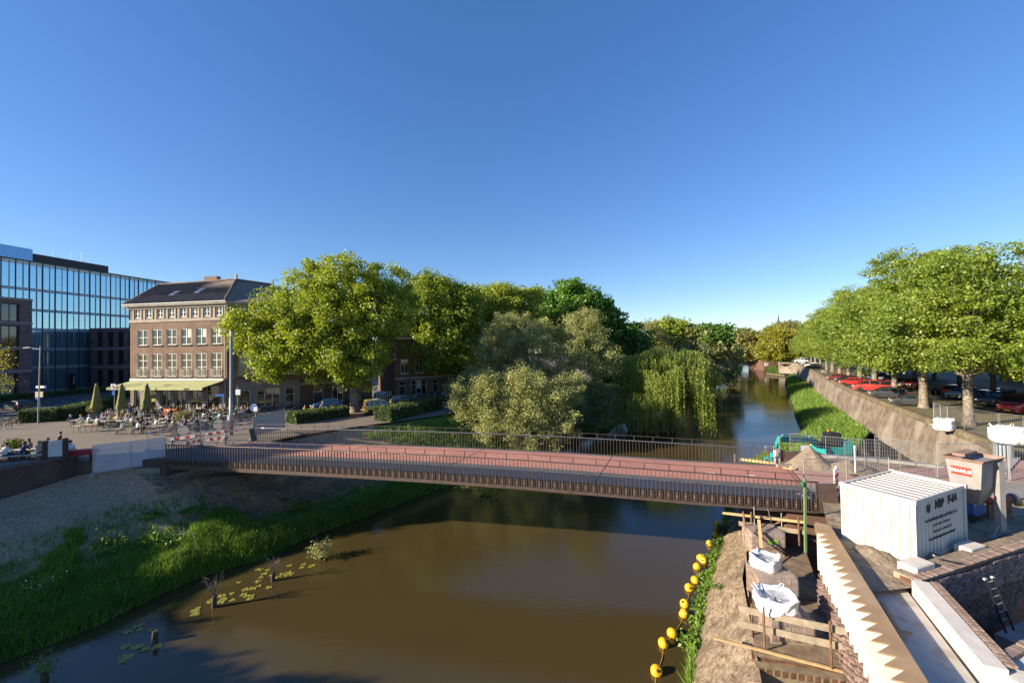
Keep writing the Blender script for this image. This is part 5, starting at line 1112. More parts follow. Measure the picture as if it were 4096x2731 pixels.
corr(cpt(0,LY,0),cpt(0,0,0),-ux,.1,HH-.12,8,.06,'left_panel'); corr(cpt(0,0,0),cpt(LX,0,0),-uy,.1,HH-.12,14,.045,'front_panel'); corr(cpt(LX,0,0),cpt(LX,LY,0),ux,.1,HH-.12,8,.035,'right_panel'); corr(cpt(LX,LY,0),cpt(0,LY,0),uy,.1,HH-.12,14,.035,'rear_panel')
for (a,b),(c,d) in(((0,0),(LX,0)),((LX,0),(LX,LY)),((LX,LY),(0,LY)),((0,LY),(0,0))):
    m=MB(); m.beam(cpt(a,b,HH-.06),cpt(c,d,HH-.06),.08,.14); m.build('top_rail',M_cont,cont); m=MB(); m.beam(cpt(a,b,.06),cpt(c,d,.06),.08,.14); m.build('bottom_rail',M_cont,cont)
for a,b in((0,0),(LX,0),(LX,LY),(0,LY)):
    m=MB(); m.box(cpt(a,b,HH/2),(.1,.1,HH),rz=math.atan2(ux.y,ux.x)); m.build('corner_post',M_cont,cont); m=MB(); m.box(cpt(a,b,HH-.03),(.17,.17,.13),rz=math.atan2(ux.y,ux.x)); m.build('corner_casting',M_cont,cont)
m=MB(); m.add([cpt(.05,.05,HH-.06),cpt(LX-.05,.05,HH-.06),cpt(LX-.05,LY-.05,HH-.06),cpt(.05,LY-.05,HH-.06)],[(0,1,2,3)]); m.build('roof_sheet',mat('dark_brown_roof',(.085,.065,.048),.9,.2,4),cont)  # roof sheet much darker than the ribs so they read as stripes
nr=10
for i in range(nr):
    x=LX*(i+.5)/nr; m=MB(); m.beam(cpt(x,.05,HH-.045),cpt(x,LY-.05,HH-.045),LX/nr*.50,.03); m.build('roof_rib',M_cont,cont)
M_ink=mat('black_ink',(.03,.03,.032),.7,.1,5)
def ctext(s,a,z,size,bold=0,shear=0,mt=None): textmesh('container_lettering',s,size,mt or M_ink,cont,frame(cpt(a,-.012,z),ux,(0,0,1)),bold=bold,shear=shear,extrude=.004)
ctext('AANNEMERSBEDRIJF DAMSTEEGT B.V.',1.9,1.42,.145,.0); ctext('grond weg en waterbouw',1.9,1.20,.12); ctext('Meerkerk Tel. 0183 35 27',1.95,.96,.13); ctext('www.damsteegtwaterwerken.nl',1.9,.74,.155,.003)
for a in(.75,1.3,1.62,1.95,2.3,2.62,3.0,3.3): pass
ctext('U',.95,1.84,.34,.03); ctext('N2P',1.75,1.9,.36,.03,.1); ctext('F-1A',2.75,1.93,.36,.025,.1)
# ---- mortar silo, pump and pipe
sf=G(3960,2135,SZ); silo=thing('mortar_silo','grey mortar hopper with red plate standing on one steel leg','silo',sf); 
silo.scale=(.92,.92,.95)
M_silo=mat('silo_grey',(.26,.255,.25),.55,.12,2,big=((.28,.25,.22),1.3,.5)); M_silob=mat('dusty_brown_rim',(.26,.16,.125),.85,.2,4)
hxd=Vector((.93,.36,0)).normalized(); hyd=Vector((-.36,.93,0)).normalized()
def hp_(a,b,z): v=hxd*a+hyd*b; return Vector((v.x,v.y,z))
def ring(a0,a1,b0,b1,z): return [hp_(a0,b0,z),hp_(a1,b0,z),hp_(a1,b1,z),hp_(a0,b1,z)]
def loft(m,r0,r1):
    for i in range(4): m.quad(r0[i],r0[(i+1)%4],r1[(i+1)%4],r1[i])
m=MB(); r0=ring(-.95,.62,-.12,.85,2.0); r1=ring(-1.05,.70,-.22,.95,3.1); loft(m,r0,r1); m.add(r1,[(0,1,2,3)]); m.build('hopper_body',M_silo,silo)
m=MB(); r2=ring(-.2,.12,.25,.55,1.15); loft(m,r2,r0); m.add(r2,[(3,2,1,0)]); m.build('hopper_cone',M_silo,silo)
m=MB(); r3=ring(-1.12,.77,-.30,1.03,3.24); loft(m,r1,r3); m.build('hopper_rim',M_silob,silo)
m=MB(); m.beam(hp_(-.95,.55,3.34),hp_(.35,.65,3.34),.4,.1); m.build('hopper_lid',M_silob,silo)
m=MB(); m.beam(hp_(0.1,-.3,.0),hp_(.1,-.3,3.1),.24,.24); m.build('support_leg',M_silo,silo); m=MB(); m.beam(hp_(.05,1.05,.0),hp_(.05,1.05,2.6),.2,.2); m.build('support_leg',M_silo,silo)
for a,b in(((-.75,-.3),(.95,-.3)),((-.75,1.05),(.95,1.05))): m=MB(); m.beam(hp_(*a,.08),hp_(*b,.08),.2,.12); m.build('foot_beam',M_silo,silo)
for s in(-1,1): m=MB(); m.beam(hp_(.1+.6*s,-.3,.1),hp_(.1,-.3,.6),.06,.06); m.build('foot_brace',M_silo,silo)
sg=MB(); sg.extr([hp_(-1.27,-.03,2.66),hp_(-1.27,.62,2.66),hp_(-1.31,.62,2.98),hp_(-1.31,-.03,2.98)],hxd*-.02)
# red plate on the left face of the hopper: DIAMUR
m=MB(); c=hp_(-1.27,.62,2.6); e=[hp_(-1.01,.78,2.5),hp_(-1.01,.12,2.5),hp_(-1.042,.12,2.85),hp_(-1.042,.78,2.85)]; m.extr(e,-hxd*.02); pl_=m.build('name_plate',mat('red_plate',(.62,.05,.03),.5),silo)
upv=(e[3]-e[0]).normalized(); textmesh('name_lettering','DIAMUR',.19,M_wboard,silo,frame((e[0]+e[1]+e[2]+e[3])/4-hxd*.035,-hyd,upv),bold=.008,shear=.15)
pp=G(3880,2075,SZ); t=thing('mortar_pump','blue mortar pump machine with control panel under the hopper','pump',pp)
M_blue=mat('pump_blue',(.03,.09,.28),.5,.15,3)
m=MB(); m.box((0,0,.75),(.75,.6,.95),rz=.3); m.build('pump_body',M_blue,t); m=MB(); m.box((.02,-.3,.95),(.5,.04,.45),rz=.3); pn=m.build('control_panel',M_wboard,t)
for i in range(5): m=MB(); m.box((-.15+.075*i,-.355+.02*i,1.02 if i%2 else .9),(.05,.02,.05),rz=.3); m.build('switch',M_iron if i%2 else MATS['red_plate'],pn)
m=MB(); m.box((.1,0,.2),(.9,.5,.22),rz=.3); m.build('chassis',M_iron,t)
for s in(-1,1): m=MB(); m.tube([(-.3,s*.35,.17),(-.3,s*.42,.17)],.17,12); m.build('wheel',M_iron,t)
m=MB(); m.tube([hp_(-.05,.5,1.3)+sf-pp,(.2,.0,1.25)],.12,10); m.build('inlet_tube',M_silo,t)
t=thing('mortar_pipe','dusty red steel pipe with clamp rings lying right of the pump','pipe',G(4010,2070,SZ)); m=MB(); m.tube([(-.9,-.1,.85),(.6,.12,.8)],.17,12); m.build('pipe',mat('dusty_red',(.26,.08,.06),.7,.2,4),t,smooth=True)
for f in(-.5,.55): m=MB(); m.tube([(f-.05,f*.147,.82),(f+.05,f*.147+.015,.82)],.22,14); m.build('clamp_ring',M_zinc,t)
for f in(-.6,.3): m=MB(); m.beam((f,f*.147,0),(f,f*.147,.66),.08,.3); m.build('trestle',M_rust,t)
m=MB(); m.tube([(.65,.13,.8),(.85,.15,.72),(.92,.15,.5)],.15,10); m.build('elbow',mat('ochre_cap',(.42,.28,.13),.8),t,smooth=True)
# sand heaps
def heap(label,px,py,r,h,z=SZ,seed=0,el=1.3):
    c=G(px,py,z-.02); n=36
    def fn(u,v):
        a=u*2*PI; q=v; rr=r*q*(1+.22*fb(math.cos(a)*1.5+seed,math.sin(a)*1.5,1,3)); zz=h*(1-q)**1.25*(1 if q<1 else 0)+fb(math.cos(a)*rr*2+seed,math.sin(a)*rr*2,1.3,4)*.07*(q<.98)
        return (rr*math.cos(a)*el,rr*math.sin(a),max(-.03,zz))
    o=link('sand_heap',grid('sand_heap',fn,n,16,M_sand2)); o.location=c; tag(o,label,'sand heap'); return o
heap('tall grey sand heap behind the mesh fence at the bridge end',3240,1868,1.5,1.35,SZ,1,1.25)
heap('low broad sand heap right of the tall one behind the fence',3400,1885,1.4,.75,SZ,2,1.7)
heap('small sand pile at the foot of the container front',3720,2235,.5,.28,SZ,3,1.5)
heap('sand ridge between plywood wall and container',3500,2230,1.2,.35,SZ-.05,4,.8)
# ---- mesh fence panels
def fencemesh(L,H,name='wire_mesh'):
    m=MB(); r=.0045
    n=int(L/.12)
    for i in range(1,n): x=L*i/n; m.beam((x,0,.12),(x,0,H),r*1.6,r*1.6)
    for i in range(1,9): z=.12+(H-.12)*i/9; m.beam((0,.006,z),(L,.006,z),r*1.6,r*1.6)
    return m
FC={}
def fence(label,p,q,H=2.0,group='mesh fence panels around the site',rz=None,feet=True,tilt=0,name='mesh_fence'):
    p=Vector(p);q=Vector(q); L=(q-p).length; t=thing(name,label,'fence',p,0,group); d=(q-p)
    t.rotation_euler=(tilt,-math.asin(d.z/L),math.atan2(d.y,d.x)); k=(round(L,1),H)
    if k not in FC:
        L_=k[0]; o=fencemesh(L_,H).mesh('wire_mesh',[M_galv]); pm=MB(); pm.tube([(0,0,.02),(0,0,H)],.021,6); hm=MB(); hm.tube([(0,0,0),(L_,0,0)],.016,6); bm_=MB(); bm_.box((0,0,.06),(.65,.22,.12)); FC[k]=(o,pm.mesh('post',[M_galv]),hm.mesh('rail',[M_galv]),bm_.mesh('foot_block',[M_conc]))
    o,pm,hm,bm_=FC[k]; L_=k[0]; w=link('wire_mesh',o,t); w['kind']='stuff'
    for x in(0,L_/2,L_): a=link('post',pm,t); a.location=(x,0,0)
    for z in(.12,H): a=link('rail',hm,t); a.location=(0,0,z)
    if feet:
        for x in(0,L_): a=link('foot_block',bm_,t); a.location=(x,0,-.03); a.rotation_euler=(0,0,PI/2)
    return t
fence('mesh fence panel from the bridge end along the sand heap',G(3163,1858,SZ),G(3461,1891,SZ))
fence('mesh fence panel right of the beacon before the city wall',G(3468,1890,SZ),G(3745,1915,SZ))
fence('mesh fence panel behind the mortar hopper',G(3752,1916,SZ),G(4035,1925,SZ))
fence('mesh fence panel at the right frame edge behind the pipe',G(4042,1926,SZ),G(4300,1935,SZ))
fence('mesh fence panel crossing the red road beside the white beacon',G(3218,1985,SZ),G(3560,1975,SZ),1.9)
fence('distant mesh fence panel in the grass behind the excavator',G(3380,1850,2.4),G(3520,1860,2.4))
fence('tall mesh fence panel standing on the berm below the wall',G(3502,1840,3.5),G(3700,1880,3.5))
fence('mesh fence panel on the wall around the slumped bag',G(3742,1700,PL),G(3995,1752,PL))
fence('leaning mesh fence panel at the head of the slumped bag',G(3736,1698,PL),G(3790,1715,PL))
fence('mesh fence panel behind the full bulk bag at the right',G(4002,1752,PL),G(4200,1785,PL))
# ---- beacons
M_sred=mat('signal_red',(.55,.03,.02),.5,.08,3); M_swh=mat('signal_white',(.75,.74,.72),.5,.05,3)
def beacon(label,px,py,H=1.35,edge=False,rz=0):
    t=thing('traffic_beacon',label,'beacon',G(px,py,SZ),rz,'red and white traffic beacons'); m=MB(); w=.05 if edge else .26
    m.prism([(-w/2,-.03),(w/2,-.03),(w/2,.03),(-w/2,.03)],.12,H); m.build('beacon_blade',M_swh,t)
    for i in range(3):
        z=.25+i*(H-.35)/3; s=.11; mm=MB(); mm.extr([(-w/2+.02,-.034,z),(w/2-.02,-.034,z+s*1.4),(w/2-.02,-.034,z+s*1.4+.17),(-w/2+.02,-.034,z+.17)],(0,-.003,0)); mm.build('red_stripe',M_sred,t)
    m=MB(); m.box((0,0,.06),(.8,.4,.12)); m.build('rubber_foot',M_iron,t); m=MB(); m.lathe([(.05,H),(.05,H+.1),(.03,H+.12)],8); m.build('top_knob',M_swh,t); return t
beacon('red and white striped beacon leaning at the container corner',3347,1993,1.5,rz=.2); beacon('narrow white beacon with red marks before the sand heaps',3422,1903,1.65,True,rz=.2)
# planter/blocks at bridge end, strap bundle, timber sleepers
t=thing('timber_sleeper','grey timber sleeper lying at the far bridge corner','timber',G(3150,1868,SZ+.05)); m=MB(); m.beam((-.65,.05,.1),(.65,-.1,.1),.2,.2); m.build('sleeper',M_grwood,t)
m=MB(); rr=random.Random(3)
pts=[Vector((math.cos(a)*.35*(.5+rr.random()),math.sin(a)*.2*(.5+rr.random()),.05+.06*rr.random())) for a in np.linspace(0,12,26)]; m.tube(pts,.03,5); o=m.build('strap_bundle',mat('tan_strap',(.52,.40,.24),.8),None,G(3165,1876,SZ+.06),smooth=True); tag(o,'tangled tan lifting straps on the road by the bridge end','strap')
t=thing('white_formwork','white plywood formwork with zigzag edge at the far bridge end','formwork',G(3105,1862,5.0)); c0=Vector(t.location)
m=MB(); 
for k in range(4): m=MB(); m.box((.02*k,.0,.14+.28*k),(.35-.03*k,.3,.26)); m.build('step_block',M_wboard,t)
m=MB(); m.extr([(.2,.1,0),(.85,.0,0),(.75,.0,.9),(.2,.1,1.15)],(.0,.05,0)); m.build('plywood_side',M_ply,t)
t=thing('green_post','green timber post standing at the far bridge end','post',G(3122,1862,5.0)); m=MB(); m.beam((0,0,0),(0,0,1.9),.11,.11); m.build('post_shaft',M_green,t)
t=thing('mooring_beam','orange timber beam on stakes in the water beyond the bridge','beam',G(3000,1850,.4)); c0=Vector(t.location); m=MB(); m.beam(P(2965,1836,37)-c0,P(3105,1853,34.5)-c0,.18,.2); m.build('beam',M_lumber,t)
for a in((2940,1815,37.4),(2962,1830,37),(3063,1835,35.3)): m=MB(); q=P(*a)-c0; m.tube([q,q-Vector((0,0,2.2))],.09,7); m.build('stake',M_rust,t)
t=thing('meter_box','small grey electric box on a stand by the far railing','box',G(3075,1860,2.5)); c0=Vector(t.location); m=MB(); m.box(P(3075,1795,32)-c0,(.5,.25,.45)); m.build('cabinet',M_zinc,t); m=MB(); m.tube([P(3075,1800,32)-c0,P(3075,1850,32)-c0],.04,6); m.build('stand',M_rust,t)
t=thing('site_sign','white site board fixed to the fence beside the excavator','sign',P(3220,1792,30)); m=MB(); m.box((0,0,0),(.75,.04,.38)); m.build('board',M_swh,t)
# ---- excavator
ex=thing('excavator','turquoise excavator with black cab standing on the berm behind the sand heaps','excavator',G(3315,1842,2.2)); e0=Vector(ex.location)
M_teal=mat('excavator_teal',(.01,.30,.30),.45,.1,2); M_blk=mat('excavator_black',(.02,.022,.025),.4,.1,2)
for s in(-1,1):
    m=MB(); pts=[(-1.3,.25),(-1.15,.05),(1.15,.05),(1.3,.25),(1.3,.55),(1.1,.72),(-1.1,.72),(-1.3,.55)]; m.extr([(x,s*.85-.22,z) for x,z in pts],(0,.44,0)); tr=m.build('track',M_blk,ex)
    for k in range(5): m=MB(); m.tube([(-.9+.45*k,s*.85-.24,.3),(-.9+.45*k,s*.85+.24,.3)],.16,10); m.build('roller',M_iron,tr)
m=MB(); m.box((.3,0,1.15),(2.3,1.9,.75)); m.build('upper_body',M_teal,ex); m=MB(); m.box((1.15,0,1.5),(.9,1.85,.9)); m.build('counterweight',M_teal,ex)
m=MB(); m.extr([(-.75,-.95,1.5),(.55,-.95,1.5),(.5,-.95,2.75),(-.45,-.95,2.75)],(0,1.0,0)); cbn=m.build('cab',M_blk,ex)
g=MB(); g.extr([(-.55,-.97,1.75),(.4,-.97,1.75),(.36,-.97,2.6),(-.36,-.97,2.6)],(0,.015,0)); g.build('side_window',M_gl,cbn); g=MB(); g.add([(-.77,-.85,1.6),(-.77,-.1,1.6),(-.47,-.1,2.7),(-.47,-.85,2.7)],[(0,1,2,3)]); g.build('windscreen',M_gl,cbn); m=MB(); m.lathe([(.06,2.75),(.06,2.9)],8); m.build('warning_light',mat('amber_lamp',(.8,.25,.02),.4),cbn)
bo=Vector((-.5,.3,1.3)); b1=P(3240,1757,37.5)-e0; b2=P(3120,1756,36.2)-e0; b3=P(3085,1835,35.4)-e0
m=MB(); m.beam(bo,b1,.3,.55); m.beam(b1+(b1-bo).normalized()*-.1,b2,.28,.48); m.build('boom',M_teal,ex); m=MB(); m.beam(b2+Vector((0,0,.1)),b3,.24,.42); m.build('stick',M_teal,ex)
m=MB(); m.tube([b1+Vector((0,0,.4)),b2+Vector((.2,0,.35))],.07,8); m.tube([bo+Vector((-.3,0,.3)),bo.lerp(b1,.6)+Vector((-.3,0,-.2))],.08,8); m.build('hydraulic_cylinder',M_galv,ex)
m=MB(); q=b3; m.extr([q+Vector(v) for v in((-.3,-.45,.1),(.25,-.45,.15),(.35,-.45,-.35),(-.05,-.45,-.65),(-.4,-.45,-.5))],(0,.9,0)); m.build('bucket',M_teal,ex)
textmesh('boom_lettering','Damsteegt',.34,M_swh,ex,frame((b1+b2)/2+Vector((0,-.16,0)),(b1-b2),(0,0,1)),bold=.004)
# ---- buoys strung along the dirt bank
M_buoy=mat('yellow_buoy',(.78,.42,.02),.45,.08,3,spec=.5)
mm=MB(); mm.lathe([(.02,-.2),(.1,-.2),(.185,-.15),(.235,-.05),(.235,.05),(.185,.15),(.1,.2),(.03,.16)],16); bme=mm.mesh('buoy_body',[M_buoy],True); hm=MB(); hm.lathe([(.035,-.23),(.05,-.215),(.05,.215),(.035,.23)],8); hme=hm.mesh('bore',[M_iron])
BP=[(2626,2682),(2654,2571),(2689,2531),(2735,2453),(2739,2414),(2757,2350),(2781,2319),(2789,2266),(2802,2229),(2814,2240),(2840,2173),(2862,2138),(2866,2115),(2868,2096)]
lab=['yellow buoy nearest the camera at the bottom edge','second yellow buoy counted from the camera','third yellow buoy counted from the camera','fourth yellow buoy counted from the camera','fifth yellow buoy counted from the camera','sixth yellow buoy counted from the camera','seventh yellow buoy counted from the camera','eighth yellow buoy counted from the camera','left of the pair of touching yellow buoys','right of the pair of touching yellow buoys','shaded yellow buoy first beyond the sunlit ones','shaded yellow buoy second beyond the sunlit ones','shaded yellow buoy third beyond the sunlit ones','farthest shaded yellow buoy near the bridge']
bpts=[]
for i,(x,y) in enumerate(BP):
    c=G(x,y,.1); t=thing('buoy',lab[i],'buoy',c,0,'yellow buoys strung along the dirt bank'); t.rotation_euler=(.9+.3*math.sin(i*3),.35*math.cos(i*2),i*1.3); link('buoy_body',bme,t); link('bore',hme,t); bpts.append(c+Vector((0,0,-.06)))
m=MB(); c0=bpts[0]; rp=[]
for a,b in zip(bpts,bpts[1:]):
    for k in range(6): f=k/6; rp.append(a.lerp(b,f)-c0+Vector((.08*math.sin(f*PI),0,-.02)))
rp=[rp[0]-Vector((.7,1.6,0))]+rp; m.tube(rp,.015,5); o=m.build('buoy_rope',mat('orange_rope',(.45,.27,.05),.8),None,c0); tag(o,'thin orange rope linking the yellow buoys','rope')
# ---------------------------------------------------------------- vehicles
M_tyre=mat('tyre_rubber',(.018,.018,.018),.8,.1,5); M_rim=mat('alloy_rim',(.45,.45,.46),.35,.1,5,metal=.8); M_cgl=glassmat('car_glass',(.015,.02,.022),.04,1)
M_lamp=mat('headlamp',(.6,.62,.62),.2,.05,5,spec=.9); M_tail=mat('tail_lamp',(.45,.01,.01),.3,.05,5); M_plate_=mat('yellow_plate',(.75,.50,.03),.5); M_trim=mat('black_trim',(.025,.025,.027),.6)
def paint(name,c): return mat('paint_'+name,c,.35,.03,.5,coat=.8,spec=.5)
PAINT=dict(black=paint('black',(.012,.013,.015)),charcoal=paint('charcoal',(.04,.043,.048)),blue=paint('blue',(.01,.10,.27)),navy=paint('navy',(.015,.022,.05)),red=paint('red',(.45,.015,.015)),dred=paint('dark_red',(.17,.012,.015)),vred=paint('van_red',(.36,.035,.03)),yellow=paint('yellow',(.62,.40,.06)),silver=paint('silver',(.33,.33,.33)),white=paint('white',(.7,.7,.69)),grey=paint('grey',(.045,.05,.056)),green=paint('greygreen',(.16,.19,.13)))
CAR={ # length,width,height,belt, top contour (x fraction, z fraction), windscreen range, rear range
 'hatch':(3.7,1.66,1.46,.90,[(-.5,.42),(-.49,.66),(-.455,.80),(-.40,.955),(-.25,1.0),(-.02,1.0),(.10,.965),(.29,.665),(.42,.60),(.485,.50),(.5,.36)],(.10,.29),(-.49,-.40)),
 'small':(3.45,1.62,1.48,.92,[(-.5,.42),(-.49,.64),(-.45,.80),(-.38,.96),(-.2,1.0),(.02,.99),(.13,.95),(.31,.66),(.43,.58),(.49,.47),(.5,.34)],(.13,.31),(-.49,-.38)),
 'wagon':(4.7,1.8,1.48,.92,[(-.5,.42),(-.495,.66),(-.47,.80),(-.42,.95),(-.3,1.0),(-.02,1.0),(.07,.97),(.21,.68),(.40,.62),(.48,.52),(.5,.36)],(.07,.21),(-.495,-.42)),
 'suv':(4.65,1.88,1.72,1.08,[(-.5,.42),(-.495,.66),(-.46,.82),(-.41,.96),(-.25,1.0),(.0,1.0),(.09,.965),(.23,.68),(.42,.64),(.485,.54),(.5,.36)],(.09,.23),(-.495,-.41)),
 'mpv':(4.1,1.7,1.6,.98,[(-.5,.42),(-.495,.64),(-.465,.82),(-.42,.96),(-.25,1.0),(-.02,1.0),(.12,.95),(.33,.66),(.44,.58),(.49,.47),(.5,.34)],(.12,.33),(-.495,-.42)),
 'van':(4.75,1.88,1.93,1.15,[(-.5,.42),(-.498,.62),(-.49,.80),(-.475,.96),(-.4,1.0),(0,1.0),(.17,.985),(.22,.95),(.34,.64),(.44,.56),(.49,.47),(.5,.34)],(.22,.34),(-.498,-.475)),
 'kangoo':(4.1,1.75,1.82,1.05,[(-.5,.42),(-.498,.62),(-.49,.80),(-.47,.95),(-.4,1.0),(0,1.0),(.10,.97),(.27,.66),(.42,.58),(.485,.48),(.5,.34)],(.10,.27),(-.498,-.47))}
def wheelmesh(r):
    t=MB(); t.lathe([(r*.62,-.1),(r*.95,-.1),(r,-.05),(r,.05),(r*.95,.1),(r*.62,.1)],20); tm=t.mesh('tyre',[M_tyre],False)
    q=MB(); q.lathe([(.02,.07),(r*.62,.075),(r*.64,-.08),(.02,-.08)],16)
    for k in range(5): a=2*PI*k/5; q.beam((r*.1*math.cos(a),r*.1*math.sin(a),.085),(r*.58*math.cos(a),r*.58*math.sin(a),.085),r*.16,.02)
    return tm,q.mesh('rim',[M_rim])
WH={.30:wheelmesh(.30),.34:wheelmesh(.34)}
def car(label,loc,rz,kind,color,group=None,name='parked_car',cat='car',plate=True,roofrail=False):
    L,W,H,B,top,ws,rw=CAR[kind]; t=thing(name,label,cat,loc,rz,group); z0=.2
    body=MB(); sidew=MB(); wind=MB(); rear=MB(); N=len(top); rings=[]
    for x,zf in top:
        zt=zf*H; X=x*L; bl=min(B,zt-.04); nose=1-.10*max(0,(abs(x)-.38)/.12)**1.5
        wy=W/2*nose; k=max(0,(zt-B)/(H-B)); ty=wy*(1-.17*k) if zt>B+.05 else wy*.93
        zb=z0 if abs(x)<.46 else .28
        rings.append([(X,wy*.94,zb),(X,wy,.38),(X,wy*1.0,bl*.82),(X,wy*.985,bl),(X,ty,zt-.05 if zt>B+.1 else zt-.025),(X,ty*.82,zt)])
    def side(i,j,a,b,s): 
        p=[rings[i][a],rings[j][a],rings[j][b],rings[i][b]]; return [(x,y*s,z) for x,y,z in p]
    for i in range(N-1):
        j=i+1; xm=(top[i][0]+top[j][0])/2; glass=top[i][1]*H>B+.12 and top[j][1]*H>B+.12
        for s in(1,-1):
            for a,b in((0,1),(1,2),(2,3)): body.quad(*side(i,j,a,b,s))
            q=side(i,j,3,4,s)
            isw=ws[0]-.001<=xm<=ws[1]; isr=rw[0]<=xm<=rw[1]
            body.quad(*q)
            body.quad(*side(i,j,4,5,s))
        p=[rings[i][5],rings[j][5]]; body.quad(p[0],p[1],(p[1][0],-p[1][1],p[1][2]),(p[0][0],-p[0][1],p[0][2]))
        if isw or isr:
            tgt=wind if isw else rear; e=.015
            a,b=rings[i],rings[j]; d=Vector((b[5][0]-a[5][0],0,b[5][2]-a[5][2])); nn_=Vector((-d.z,0,d.x)).normalized(); nn_=nn_ if nn_.z>0 else -nn_
            f=.90; v=[Vector((a[5][0],a[4][1]*f,a[5][2])),Vector((b[5][0],b[4][1]*f,b[5][2])),Vector((b[5][0],-b[4][1]*f,b[5][2])),Vector((a[5][0],-a[4][1]*f,a[5][2]))]; tgt.quad(*[x+nn_*e for x in v])
    for r,s in((rings[0],1),(rings[-1],-1)): body.add([(x,y,z) for x,y,z in r]+[(x,-y,z) for x,y,z in reversed(r)],[tuple(range(12))])
    body.build('body',PAINT[color],t,smooth=False)
    wind.build('windscreen',M_cgl,t); rear.build('rear_window',M_cgl,t)
    # side windows: two or three panes following the roof line
    xs0=rw[1]+.01; xs1=ws[1]-.03
    def zroof(x): return float(np.interp(x,[a for a,_ in top],[b*H for _,b in top]))
    cuts={'wagon':[xs0,-.17,.0,xs1],'suv':[xs0,-.20,-.02,xs1],'van':[xs0,-.2,.06,xs1],'mpv':[xs0,-.24,-.02,xs1],'kangoo':[xs0,-.2,0,xs1]}.get(kind,[xs0,-.14,xs1])
    for a,b in zip(cuts,cuts[1:]):
        for s in(1,-1):
            g=MB(); xs=np.linspace(a+.012,b-.012,5); lo=[];hi=[]
            for x in xs:
                zr=max(B+.05,min(zroof(x)-.10,H-.12)); k=(zr-B)/(H-B); lo.append((x*L,s*(W/2*.985*(1-.02)+.008),B+.03)); hi.append((x*L,s*(W/2*(1-.17*k)*1.0+.012),zr))
            for q in range(4): g.quad(lo[q],lo[q+1],hi[q+1],hi[q])
            g.build('side_window',M_cgl,t)
    r=.34 if kind in('suv','van') else .30
    for x in(.31*L,-.31*L):
        for s in(1,-1):
            w=thing('wheel',None,None,(0,0,0)); w.parent=t; w.location=(x,s*(W/2-.07),r); w.rotation_euler=(-s*PI/2,0,0); link('tyre',WH[r][0],w); link('rim',WH[r][1],w)
            m=MB(); m.tube([(x,s*(W/2-.25),r+.02),(x,s*(W/2+.004),r+.02)],r*1.17,18); m.build('wheel_arch',M_trim,t)
    for s in(1,-1):
        m=MB(); m.box((L*.478,s*W*.36,H*.46),(.12,W*.2,.13),rz=s*-.35); m.build('headlight',M_lamp,t)
        m=MB(); m.box((-L*.493,s*W*.42,H*.55),(.08,W*.12,.26)); m.build('tail_light',M_tail,t)
        m=MB(); m.box((ws[1]*L-.12,s*(W/2+.08),B+.06),(.12,.16,.12)); m.build('mirror',PAINT[color] if color not in('yellow',) else M_trim,t)
    m=MB(); m.box((L*.498,0,.42),(.04,W*.62,.2)); m.build('grille',M_trim,t)
    m=MB(); m.box((0,0,.26),(L*.93,W*.98,.16)); m.build('sill_trim',M_trim,t)
    if plate: m=MB(); m.box((L*.506,0,.42),(.015,.5,.11)); m.box((-L*.506,0,.55),(.015,.5,.11)); m.build('number_plate',M_plate_,t)
    if roofrail:
        for s in(1,-1): m=MB(); m.beam((-.3*L,s*W*.36,H+.03),(.05*L,s*W*.36,H+.03),.04,.04); m.build('roof_rail',M_rim,t)
    return t
NOSE=math.atan2(.60,-.80)
gpk='cars parked under the elms along the city wall'
def pk(label,px,py,kind,color,rz=NOSE,z=PL,**k): return car(label,G(px,py,z),rz,kind,color,k.pop('group',gpk),**k)
pk('small dark grey hatchback parked nearest the fence in the wall row',3640,1622,'hatch','charcoal')
pk('dark grey people carrier parked between red van and dark hatchback',3552,1592,'mpv','charcoal')
pk('red passenger van with grey bumper in the wall row',3487,1566,'van','vred')
pk('small bright red car parked left of the red van',3404,1541,'small','red')
pk('black car parked behind the small bright red car',3388,1530,'hatch','black')
pk('small dark red car at the left end of the near wall row',3350,1522,'small','dred')
for i,(x,y,k,c,lab) in enumerate([(3255,1472,'hatch','black','black car at the right end of the far wall row'),(3245,1468,'hatch','white','white car second in the far wall row'),(3236,1464,'hatch','grey','grey car third in the far wall row'),(3228,1460,'hatch','silver','silver car fourth in the far wall row'),(3205,1450,'van','white','white van parked far up the wall row'),(3190,1447,'hatch','grey','grey car behind the far white van')]): pk(lab,x,y,k,c)
gst='cars on and beyond the right street'
RD=math.atan2(-.845,-.535)
pk('dark red crossover parked facing the camera across the right street',3648,1553,'suv','dred',RD-.35,group=gst)
pk('dark blue car parked behind the dark red crossover',3600,1545,'wagon','navy',RD-.3,group=gst)
pk('navy car parked third along the right street',3562,1534,'wagon','navy',RD-.3,group=gst)
pk('dark suv parked fourth along the right street',3527,1524,'suv','navy',RD-.3,group=gst)
pk('blue car parked fifth along the right street',3500,1517,'wagon','blue',RD-.3,group=gst)
pk('bright red estate car half hidden behind the nearest elm trunk',3835,1578,'wagon','red',.35,group=gst)
pk('silver grey estate car left of the nearest elm trunk',3850,1592,'wagon','silver',PI+.35,group=gst)
pk('dark estate car parked right behind the nearest elm trunk',3925,1606,'wagon','charcoal',PI+.35,group=gst)
pk('black four wheel drive car between dark estate and red delivery van',3985,1622,'suv','black',PI+.30,group=gst)
pk('red delivery van cut by the right frame edge',4085,1650,'van','red',PI+.28,group=gst,name='delivery_van',cat='van')
pk('pale grey car parked behind the black four wheel drive',4000,1600,'wagon','silver',PI+.35,group=gst)
gsl='cars parked in the shaded side street'
ra=math.atan2(rd.y,rd.x)
pk('bright blue hatchback parked at the dark brick house',1305,1640,'hatch','blue',ra+PI,z=PL+.01,group=gsl)
